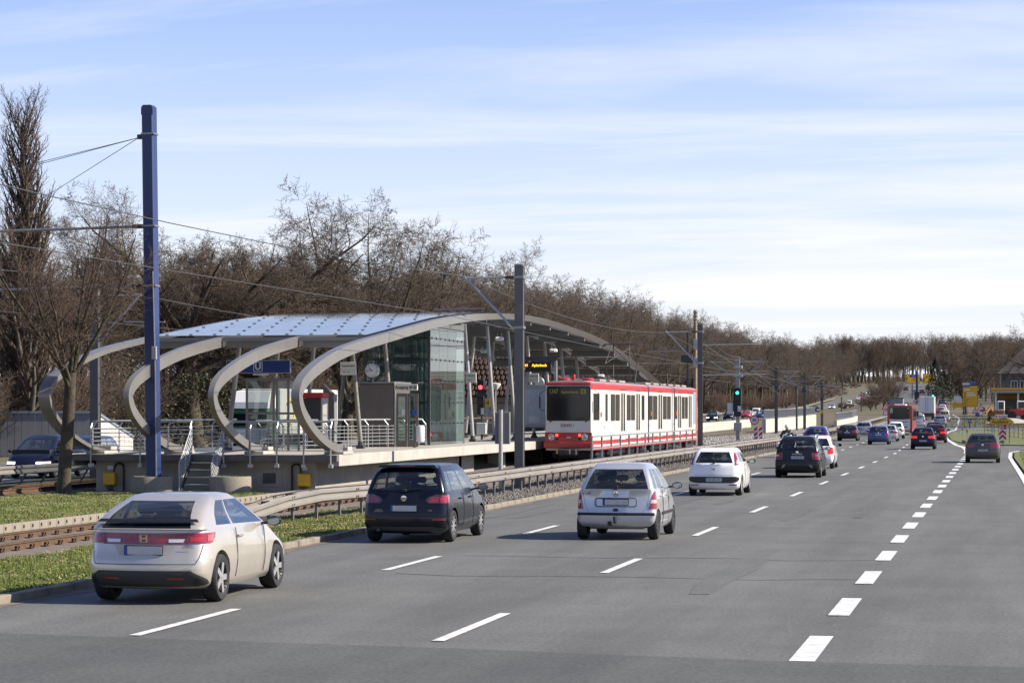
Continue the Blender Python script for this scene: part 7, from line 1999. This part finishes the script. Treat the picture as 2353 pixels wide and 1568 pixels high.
V = [(0, .3, .92), (0, .36, 1.15), (0, .44, 1.40), (0, .47, 1.52), (0, .50, 1.62), (.21, .44, 1.40), (.36, .66, 1.20), (.37, 1.05, 1.10), (-.21, .44, 1.40), (-.36, .66, 1.20), (-.37, 1.05, 1.10), (.15, .34, .90), (.27, .78, .80), (.25, .55, .36), (.25, .68, .28), (-.15, .34, .90), (-.27, .78, .80), (-.25, .55, .36), (-.25, .68, .28)]
E = [(0, 1), (1, 2), (2, 3), (3, 4), (2, 5), (5, 6), (6, 7), (2, 8), (8, 9), (9, 10), (0, 11), (11, 12), (12, 13), (13, 14), (0, 15), (15, 16), (16, 17), (17, 18)]
RAD = [.17, .17, .19, .08, .08, .105, .07, .05, .105, .07, .05, .12, .09, .06, .05, .12, .09, .06, .05]
me.from_pydata(V, E, []); o = bpy.data.objects.new('rider_base', me); col.objects.link(o)
sk = o.modifiers.new('s', 'SKIN'); sub = o.modifiers.new('u', 'SUBSURF'); sub.levels = 1
for i, r0 in enumerate(RAD): me.skin_vertices[0].data[i].radius = (r0, r0 * .8 if i < 3 else r0)
me.skin_vertices[0].data[0].use_root = True
dg = bpy.context.evaluated_depsgraph_get(); m2 = bpy.data.meshes.new_from_object(o.evaluated_get(dg)); bpy.data.objects.remove(o)
m2.materials.clear(); m2.materials.append(mat('rider_leather', (.013, .013, .014), .5)); m2.name = 'person'; m2.shade_smooth()
rd_ = thing('person', 'motorcycle rider in black leathers and a white helmet', 'person', (mp_.x, mp_.y, .01)); put('body', m2, rd_)
bm = bmesh.new(); bmesh.ops.create_icosphere(bm, subdivisions=3, radius=1)
for v in bm.verts: v.co = Vector((v.co.x * .135, .52 + v.co.y * .165, 1.70 + v.co.z * .155))
MB().bm(bm).build('helmet', mat('helmet_white', (.75, .75, .74), .2, coat=.6), rd_, smooth=60)
MB().box(-.06, .06, .245, .26, 1.28, 1.38).build('jacket_print', M_white, rd_)
# ------------------------------------------------------------------ bare winter trees
def seg_mesh(name, segs, n, m, extra=None):
    """tapered n-sided segments (p0, p1, r0, r1) in one mesh"""
    if not segs: segs = [((0, 0, 0), (0, 0, .01), .001, .001)]
    P0 = np.array([s[0] for s in segs]); P1 = np.array([s[1] for s in segs]); r0 = np.array([s[2] for s in segs]); r1 = np.array([s[3] for s in segs])
    T = P1 - P0; T /= np.maximum(np.linalg.norm(T, axis=1, keepdims=True), 1e-6)
    A = np.where(np.abs(T[:, 2:3]) < .9, np.array([[0, 0, 1.]]), np.array([[1., 0, 0]]))
    U = np.cross(T, A); U /= np.maximum(np.linalg.norm(U, axis=1, keepdims=True), 1e-6); Wv = np.cross(U, T)
    k = np.arange(n) * 2 * math.pi / n
    ring = U[:, None] * np.cos(k)[None, :, None] + Wv[:, None] * np.sin(k)[None, :, None]
    V = np.concatenate([P0[:, None] + ring * r0[:, None, None], P1[:, None] + ring * r1[:, None, None]], 1).reshape(-1, 3)
    f = np.array([(i, (i + 1) % n, n + (i + 1) % n, n + i) for i in range(n)])
    F = (f[None] + (np.arange(len(segs)) * 2 * n)[:, None, None]).reshape(-1, 4)
    me = bpy.data.meshes.new(name)
    me.vertices.add(len(V)); me.vertices.foreach_set('co', V.ravel())
    me.loops.add(F.size); me.loops.foreach_set('vertex_index', F.ravel())
    me.polygons.add(len(F)); me.polygons.foreach_set('loop_start', np.arange(0, F.size, 4))
    me.polygons.foreach_set('use_smooth', np.ones(len(F), bool))
    me.materials.append(m); me.update(calc_edges=True)
    return me
def twig_mesh(name, segs, m):
    """fine twigs: three-sided spikes"""
    P0 = np.array([s[0] for s in segs]); P1 = np.array([s[1] for s in segs]); r0 = np.array([s[2] for s in segs])
    T = P1 - P0; T /= np.maximum(np.linalg.norm(T, axis=1, keepdims=True), 1e-6)
    A = np.where(np.abs(T[:, 2:3]) < .9, np.array([[0, 0, 1.]]), np.array([[1., 0, 0]]))
    U = np.cross(T, A); U /= np.maximum(np.linalg.norm(U, axis=1, keepdims=True), 1e-6); Wv = np.cross(U, T)
    k = np.arange(3) * 2 * math.pi / 3
    ring = P0[:, None] + (U[:, None] * np.cos(k)[None, :, None] + Wv[:, None] * np.sin(k)[None, :, None]) * r0[:, None, None]
    V = np.concatenate([ring, P1[:, None]], 1).reshape(-1, 3)
    f = np.array([(0, 1, 3), (1, 2, 3), (2, 0, 3)])
    F = (f[None] + (np.arange(len(segs)) * 4)[:, None, None]).reshape(-1, 3)
    me = bpy.data.meshes.new(name)
    me.vertices.add(len(V)); me.vertices.foreach_set('co', V.ravel())
    me.loops.add(F.size); me.loops.foreach_set('vertex_index', F.ravel())
    me.polygons.add(len(F)); me.polygons.foreach_set('loop_start', np.arange(0, F.size, 3))
    me.materials.append(m); me.update(calc_edges=True)
    return me
def join_meshes(name, a, b):
    bm = bmesh.new(); bm.from_mesh(a)
    n0 = len(bm.faces); bm.from_mesh(b); bm.to_mesh(a); bm.free(); bpy.data.meshes.remove(b)
    return a
def grow_tree(seed, trunk_len, trunk_r, levels, lean=.03, twig_r=.012, base_flare=1.35, first_wander=.05):
    """levels: dicts n, f0 (first fraction), ang (lo, hi deg), len (lo, hi, taper with height), wan, trop, seg"""
    r = random.Random(seed)
    out = {k: [] for k in range(8)}
    def rv():
        while True:
            v = Vector((r.uniform(-1, 1), r.uniform(-1, 1), r.uniform(-1, 1)))
            if .05 < v.length < 1: return v.normalized()
    def branch(p, d, L, rad, lv, ph0):
        spec = levels[lv]
        ns = spec.get('seg', 5); step = L / ns
        pts = [(p.copy(), rad)]; dirs = [d.copy()]
        tip = spec.get('tip', .25)
        for i in range(ns):
            d = (d + rv() * spec.get('wan', .2) + Vector((0, 0, 1)) * spec.get('trop', .1)).normalized()
            p = p + d * step
            pts.append((p.copy(), rad * (1 - (1 - tip) * (i + 1) / ns))); dirs.append(d.copy())
        for i in range(ns):
            out[lv].append((tuple(pts[i][0]), tuple(pts[i + 1][0]), pts[i][1], pts[i + 1][1]))
        if lv + 1 >= len(levels): return
        nx = levels[lv + 1]; n = nx['n'] if not isinstance(nx['n'], tuple) else r.randint(*nx['n'])
        ph = r.uniform(0, 6.28)
        for j in range(n):
            f = nx['f0'] + (1 - nx['f0']) * ((j + r.uniform(.1, .9)) / n)
            x = min(f * ns, ns - 1e-4); i = int(x); t = x - i
            q = pts[i][0].lerp(pts[i + 1][0], t); rr = pts[i][1] + (pts[i + 1][1] - pts[i][1]) * t; dd = dirs[i + 1]
            ph += 2.4 + r.uniform(-.5, .5)
            a = R(r.uniform(*nx['ang']))
            ax = dd.cross(Vector((0, 0, 1)) if abs(dd.z) < .95 else Vector((1, 0, 0))).normalized()
            side = Matrix.Rotation(ph, 3, dd) @ ax
            nd = (dd * math.cos(a) + side * math.sin(a)).normalized()
            LL = r.uniform(nx['len'][0], nx['len'][1]) * (1 - nx.get('shrink', .4) * f)
            if nx.get('rel', True): LL *= L
            branch(q, nd, LL, min(rr * nx.get('rr', .6), rr * .95) if lv + 1 < len(levels) - 1 else max(twig_r * r.uniform(.7, 1.2), .004), lv + 1, ph)
    d0 = Vector((r.uniform(-lean, lean), r.uniform(-lean, lean), 1)).normalized()
    branch(Vector((0, 0, -.15)), d0, trunk_len, trunk_r, 0, 0)
    # root flare
    s = out[0][0]; out[0].insert(0, ((s[0][0], s[0][1], -.2), (s[0][0], s[0][1], .5), trunk_r * base_flare, trunk_r * 1.0))
    return out
M_bark = mat('bark', (.038, .031, .024), .95, c2=(.09, .075, .046), vscale=3.5, bump=.8, bscale=18, det=5)
M_barkg = mat('bark_grey', (.06, .05, .04), .95, c2=(.125, .106, .078), vscale=2.5, bump=.5, bscale=18)
M_twig = mat('twigs_brown', (.056, .040, .028), .9, c2=(.110, .077, .050), vscale=.5)
M_twigr = mat('twigs_reddish', (.062, .039, .028), .9, c2=(.112, .072, .049), vscale=.5)
M_twigg = mat('twigs_grey', (.05, .042, .034), .9, c2=(.09, .075, .058), vscale=.5)
def tree_kind(name, seed, m_trunk, m_twig, trunk_len, trunk_r, levels, nt=2, **k):
    """returns trunk mesh, crown mesh"""
    o = grow_tree(seed, trunk_len, trunk_r, levels, **k)
    tm = seg_mesh('trunk', o[0], 9, m_trunk)
    n = len(levels)
    for i in range(1, n - 1):
        tmp = seg_mesh('crown', o[i], 5 if i == 1 else 3, m_trunk if i == 1 else m_twig)
        if i == 1 and nt > 1: tm = join_meshes('trunk', tm, tmp)
        elif i == (2 if nt > 1 else 1): cm = tmp
        else: cm = join_meshes('crown', cm, tmp)
    tw = twig_mesh('crown', o[n - 1], m_twig)
    cm = join_meshes('crown', cm, tw) if n > (3 if nt > 1 else 2) else tw
    zmax = max(s[1][2] for s in o[n - 1])
    return tm, cm, zmax
KINDS_ = {}
def lv(n, f0, ang, ln, wan=.2, trop=.1, seg=5, rr=.6, shrink=.4, tip=.25):
    return dict(n=n, f0=f0, ang=ang, len=ln, wan=wan, trop=trop, seg=seg, rr=rr, shrink=shrink, tip=tip)
T0 = dict(seg=8, wan=.06, trop=.08, tip=.3)
# tall forest trees (drawn up by their neighbours)
KINDS_['forest1'] = tree_kind('a', 1, M_barkg, M_twig, 16, .20, [T0, lv(18, .26, (35, 62), (.32, .46), .16, .16, 5, .5, .35), lv(8, .2, (25, 55), (.38, .55), .2, .08, 4), lv(7, .15, (25, 60), (.38, .6), .22, .05, 3), lv(7, .1, (20, 60), (.4, .75), .25, .04, 2)], twig_r=.017)
KINDS_['forest2'] = tree_kind('b', 2, M_barkg, M_twigr, 17, .17, [T0, lv(18, .30, (28, 52), (.30, .44), .14, .2, 5, .5, .4), lv(8, .2, (25, 50), (.38, .52), .18, .1, 4), lv(7, .15, (25, 55), (.38, .6), .22, .06, 3), lv(7, .1, (20, 55), (.4, .75), .25, .05, 2)], twig_r=.016)
KINDS_['forest3'] = tree_kind('c', 3, M_bark, M_twigg, 15, .24, [dict(seg=8, wan=.1, trop=.05, tip=.25), lv(14, .24, (40, 70), (.36, .54), .24, .12, 6, .55, .3), lv(9, .2, (30, 60), (.36, .55), .25, .06, 4), lv(7, .15, (25, 65), (.38, .6), .28, .04, 3), lv(7, .1, (20, 60), (.4, .75), .28, .03, 2)], twig_r=.017)
# broad old trees with heavy forked limbs
KINDS_['oak'] = tree_kind('d', 14, M_bark, M_twig, 4.5, .42, [dict(seg=5, wan=.06, trop=.05, tip=.45), lv(7, .55, (20, 62), (1.3, 1.9), .26, .06, 9, .85, .1, .12), lv(10, .2, (35, 75), (.34, .5), .32, .03, 6, .5), lv(11, .12, (30, 70), (.4, .6), .3, .0, 4, .5), lv(9, .1, (28, 65), (.4, .62), .28, .0, 3, .5), lv(5, .15, (22, 60), (.4, .7), .25, .0, 2)], twig_r=.012)
KINDS_['plane'] = tree_kind('e', 25, M_bark, M_twig, 3.4, .40, [dict(seg=4, wan=.05, trop=.05, tip=.4), lv(9, .45, (10, 50), (2.5, 3.6), .12, .08, 10, .7, .1, .08), lv(17, .18, (35, 70), (.22, .36), .2, .05, 5, .45), lv(11, .15, (30, 68), (.4, .62), .26, .02, 4, .5), lv(9, .1, (28, 66), (.4, .65), .28, .0, 3)], twig_r=.021)
KINDS_['shrub'] = tree_kind('g', 41, M_bark, M_twigr, .8, .10, [dict(seg=3, wan=.1, trop=.05, tip=.8), lv(11, .2, (8, 55), (4.0, 6.5), .16, .12, 7, .5, .1), lv(10, .15, (20, 50), (.28, .45), .2, .12, 4), lv(8, .1, (20, 55), (.4, .6), .22, .08, 3), lv(6, .1, (20, 55), (.45, .8), .25, .05, 2)], twig_r=.011)
KINDS_['poplar'] = tree_kind('h', 52, M_barkg, M_twigr, 17.5, .28, [dict(seg=9, wan=.03, trop=.1, tip=.15), lv(120, .08, (12, 20), (.16, .26), .05, .20, 5, .4, .5), lv(10, .12, (10, 24), (.35, .5), .1, .25, 3), lv(6, .15, (12, 30), (.4, .6), .12, .2, 2)], twig_r=.009, lean=.01)
def plant(name, kind, label, X, Y, h, rz=0.0, group=None, wide=1.0, z=None, cat='tree'):
    tm, cm, zm = KINDS_[kind]
    k = h / zm
    t = thing(name, label, cat, (X, Y, (terr(X, Y) if z is None else z)), rz, group)
    t.scale = (k * wide, k * wide, k)
    put('trunk', tm, t); put('crown', cm, t)
    return t
# slim street tree in front of the platform, redder and finer
KINDS_['street'] = tree_kind('i', 63, M_bark, M_twigr, 4.1, .20, [dict(seg=6, wan=.04, trop=.05, tip=.78), lv(9, .84, (12, 50), (1.05, 1.6), .10, .10, 8, .52, .1, .15), lv(13, .15, (22, 55), (.30, .48), .14, .10, 6, .45), lv(11, .1, (25, 60), (.36, .6), .18, .06, 4, .5), lv(8, .1, (20, 60), (.4, .75), .22, .0, 3)], twig_r=.008, lean=.02)
pt_ = gp(147, 1140)
plant('street_tree', 'street', 'slim bare street tree on the lawn left of the blue mast', pt_.x, pt_.y, 9.9, .6, wide=1.12)
plant('street_tree', 'street', 'bare street tree at the left picture edge with drooping reddish twigs', pt_.x - 5.2, pt_.y - 6, 9.2, 2.4, wide=1.15)
p = at(58, 939, 137); plant('poplar_tree', 'poplar', 'tall columnar poplar at the left edge', p.x, p.y, 20.6, 0, wide=2.5)
for (vx, D, h, kind, wd, rz, lb, nm) in (
    (450, 168, 18.0, 'oak', 1.05, .5, 'gnarled bare tree next to the blue mast', 'oak_tree'),
    (575, 172, 17.8, 'oak', 1.2, 3.6, 'gnarled spreading bare tree left of the canopy roof', 'oak_tree'),
    (800, 206, 22.2, 'plane', 1.10, .4, 'broad many-stemmed bare tree behind the canopy, the tallest there', 'plane_tree'),
    (905, 222, 22.2, 'plane', 1.10, 1.7, 'many-stemmed tree right of the tallest bare tree', 'plane_tree'),
    (1010, 240, 20.2, 'plane', 1.17, 2.9, 'third many-stemmed tree behind the canopy roof', 'plane_tree'),
    (1100, 256, 19.4, 'plane', 1.23, 4.3, 'many-stemmed tree left of the front grey catenary mast', 'plane_tree'),
    (1200, 290, 22.8, 'forest1', 1.2, 1.0, 'fine upright bare tree behind the front grey catenary mast', 'bare_tree')):
    p = at(vx, 939, D); plant(nm, kind, lb, p.x, p.y, h, rz, wide=wd)
# the wood beyond the opposite road
fr = random.Random(99)
FL = {'forest1': 'brown bare tree in the wood along the far side of the road', 'forest2': 'reddish bare tree in the wood along the far side of the road', 'forest3': 'grey spreading bare tree in the wood along the far side of the road'}
nfor = 0
for row, (dx, step, y0, y1) in enumerate(((9.5, 6.6, 285, 980), (14, 6.6, 190, 800), (20, 7, 120, 700), (28, 8, 95, 640), (38, 10, 90, 560))):
    y = y0
    while y < y1:
        X = xopp(y) - dx - fr.uniform(0, 4.5)
        kd = fr.choice(['forest1', 'forest1', 'forest2', 'forest2', 'forest3'])
        h = fr.uniform(16.5, 21.0) * (1 + .04 * row) * interp(y, (90, 180, 260, 340), (.62, .72, .86, 1.0))
        plant('forest_tree', kd, FL[kd], X, y + fr.uniform(-2, 2), h, fr.uniform(0, 6.28), 'bare trees of the roadside wood', wide=fr.uniform(1.25, 1.75))
        nfor += 1
        y += step * (1 + (y - y0) / 500.0) * fr.uniform(.8, 1.2)
print('forest trees', nfor)
for i in range(46):      # thicket at the foot of the wood
    y = 92 + i * 5.2 + fr.uniform(-1.5, 1.5)
    X = xopp(y) - 10.5 - fr.uniform(0, 3)
    plant('thicket_shrub', 'shrub', 'dense bare reddish thicket at the foot of the wood', X, y, fr.uniform(4.5, 8.5), fr.uniform(0, 6.28), 'bare thickets behind the opposite road', wide=fr.uniform(1.1, 1.6), cat='shrub')
# the depth of the wood and the far wood over the crest read as one mass
def mass(name, label, spots):
    t = tag(bpy.data.objects.new(name, None), label, 'wood', kind='stuff'); col.objects.link(t)
    for (x, y, h, rz, w) in spots:
        tm, cm, zm = KINDS_[fr.choice(['forest1', 'forest2', 'forest3', 'forest2'])]; k = h / zm
        for nm, me in (('trunk', tm), ('crown', cm)):
            put(nm, me, t, (x, y, terr(x, y)), rz, scale=(k * w, k * w, k))
spots = []
for i in range(130):
    D = fr.uniform(850, 1150); vx = fr.uniform(1985, 2420)
    p = at(vx, 939, D); rd = -8 + shift(p.y)
    if abs(p.x - rd) < 14 or abs(p.x - xopp(p.y)) < 12: continue
    spots.append((p.x, p.y, fr.uniform(15, 20), fr.uniform(0, 6.28), fr.uniform(1.2, 1.8)))
for i in range(110):
    y = fr.uniform(650, 1250); spots.append((xopp(y) - 12 - fr.uniform(0, 40), y, fr.uniform(16, 20), fr.uniform(0, 6.28), fr.uniform(1.3, 1.8)))
for i in range(260):
    D = fr.uniform(1280, 1480); vx = fr.uniform(1880, 2440); p = at(vx, 939, D)
    spots.append((p.x, p.y, fr.uniform(21, 27), fr.uniform(0, 6.28), fr.uniform(1.1, 1.5)))
mass('far_forest', 'hazy bare wood closing the view beyond the crest of the road', spots)
spots = []
for k in range(8):
    y = 85 + k * 3
    while y < 620:
        spots.append((xopp(y) - 46 - k * 9 - fr.uniform(0, 6), y, fr.uniform(15, 20) * interp(y, (90, 180, 260, 340), (.7, .75, .85, 1.0)), fr.uniform(0, 6.28), fr.uniform(1.3, 1.9)))
        y += fr.uniform(6, 10) * (1 + y / 1000)
for i in range(150):
    y = fr.uniform(300, 760); spots.append((xopp(y) - 16 - fr.uniform(0, 34), y, fr.uniform(14, 19), fr.uniform(0, 6.28), fr.uniform(1.4, 2.0)))
mass('deep_forest', 'dark depth of the bare wood behind its front trees', spots)

# undergrowth along the foot of the far wood: one mass
t_ = tag(bpy.data.objects.new('undergrowth', None), 'brown undergrowth along the foot of the far wood', 'undergrowth', kind='stuff'); col.objects.link(t_)
for i in range(230):
    y = 320 + 620 * fr.random() ** 1.2; x = xopp(y) - 8.5 - fr.uniform(0, 16); k = fr.uniform(.5, 1.05); w = fr.uniform(1.2, 1.9)
    put('crown', KINDS_['shrub'][1], t_, (x, y, terr(x, y)), fr.uniform(0, 6.28), scale=(k * w, k * w, k))
for i in range(170):
    y = fr.uniform(600, 1260); x0, x1 = xopp(y) + 9, -17 + shift(y); x = fr.uniform(x0, x1) if i % 2 and x1 > x0 else xopp(y) - 8.5 - fr.uniform(0, 30); k = fr.uniform(.25, .6); w = fr.uniform(1.5, 2.4)
    put('crown', KINDS_['shrub'][1], t_, (x, y, terr(x, y)), fr.uniform(0, 6.28), scale=(k * w, k * w, k))
# trees right of the road and on the median
RT = [(2218, 505, 16.5, 'plane', 1.25, 'big reddish round tree behind the yellow direction sign'), (2440, 330, 17.0, 'oak', .95, 'bare tree reaching in at the right edge'),
      (2385, 520, 19, 'forest3', 1.7, 'spreading bare tree behind the house on the right'), (2300, 640, 19, 'forest1', 1.6, 'bare tree left of the house roof'), (2330, 600, 17, 'forest2', 1.6, 'reddish bare tree above the house roof'),
      (2030, 610, 9.0, 'shrub', 1.2, 'bare grey bush on the median left of the blue far mast'), (2012, 580, 8.0, 'shrub', 1.0, 'bare bush on the median at the foot of the hill'), (2052, 640, 10.5, 'shrub', 1.1, 'taller bare bush on the median below the yellow gantry sign'), (2000, 560, 4.5, 'shrub', 1.6, 'low brown bush on the median beyond the ramp fence'), (2045, 590, 4.0, 'shrub', 1.8, 'low wide bush on the median near the graffiti block')]
for i, (vx, D, h, kd, wd, lb) in enumerate(RT):
    p = at(vx, 939, D); plant('bare_tree' if kd != 'shrub' else 'median_shrub', kd, lb, p.x, p.y, h, i * 1.3, wide=wd, cat='tree' if kd != 'shrub' else 'shrub')
spots = []
for i in range(90):
    D = fr.uniform(620, 860); vx = fr.uniform(2165, 2440); p = at(vx, 939, D)
    if p.x < -2 + shift(p.y) + 6: continue
    spots.append((p.x, p.y, fr.uniform(14, 19), fr.uniform(0, 6.28), fr.uniform(1.4, 2.0)))
mass('right_forest', 'bare wood on the slope right of the road', spots)
# dark conifer right of the gantry
M_con = mat('conifer_needles', (.012, .022, .012), .9, c2=(.03, .042, .018), vscale=2)
def conifer(label, X, Y, h, w, seed):
    r = random.Random(seed); t = thing('conifer_tree', label, 'tree', (X, Y, terr(X, Y)))
    MB().tube([(0, 0, -.2), (0, 0, h * .95)], .22, 7, r2=.03).build('trunk', M_bark, t)
    V = []; F = []
    for i in range(2600):
        f = r.random() ** .8; z = h * (.06 + .94 * f); rad = w * (1 - f) ** .8 * r.uniform(.45, 1.05) + .1; a = r.uniform(0, 6.28)
        x, y = rad * math.cos(a), rad * math.sin(a); s = r.uniform(.2, .5); b = r.uniform(0, 6.28); o = len(V)
        V += [(x, y, z), (x + s * math.cos(b), y + s * math.sin(b), z - s * .5), (x + s * math.cos(b + 1.1), y + s * math.sin(b + 1.1), z - s * r.uniform(.1, .6))]; F.append((o, o + 1, o + 2))
    me = bpy.data.meshes.new('crown'); me.from_pydata(V, [], F); me.materials.append(M_con); me.update(); put('crown', me, t)
p = at(2150, 939, 640); conifer('dark conifer standing right of the yellow gantry signs', p.x, p.y, 12, 3.4, 1)
p = at(2166, 939, 655); conifer('second dark conifer touching the first beside the junction', p.x, p.y, 8.5, 3.6, 2)
# evergreen ivy bushes at the foot of the wood behind the platform
def ivy(label, X, Y, h, w, seed):
    r = random.Random(seed); t = thing('evergreen_bush', label, 'bush', (X, Y, terr(X, Y)))
    V = []; F = []
    for i in range(2400):
        u = r.random(); a = r.uniform(0, 6.28); z = h * u; rad = w * math.sqrt(max(0.02, 1 - (2 * u - .75) ** 2 * .6)) * r.uniform(.55, 1.05); x, y = rad * math.cos(a), rad * math.sin(a); s = r.uniform(.06, .18); b = r.uniform(0, 6.28); o = len(V)
        V += [(x, y, z), (x + s * math.cos(b), y + s * math.sin(b), z + r.uniform(-s, s)), (x - s * math.sin(b), y + s * math.cos(b), z - r.uniform(0, s))]; F.append((o, o + 1, o + 2))
    me = bpy.data.meshes.new('leaves'); me.from_pydata(V, [], F); me.materials.append(mat('ivy_leaf', (.018, .03, .008), .6, c2=(.07, .075, .018), vscale=1.5)); me.update(); put('leaves', me, t)
for i, (vx, D, h, w, lb) in enumerate(((250, 152, 6.5, 3.2, 'dark evergreen bush behind the leftmost curled rib'), (455, 160, 5.0, 2.8, 'olive evergreen bush right of the blue mast'), (560, 176, 4.5, 2.6, 'evergreen bush behind the green lorry cab'))):
    p = at(vx, 939, D); ivy(lb, p.x, p.y, h, w, i)
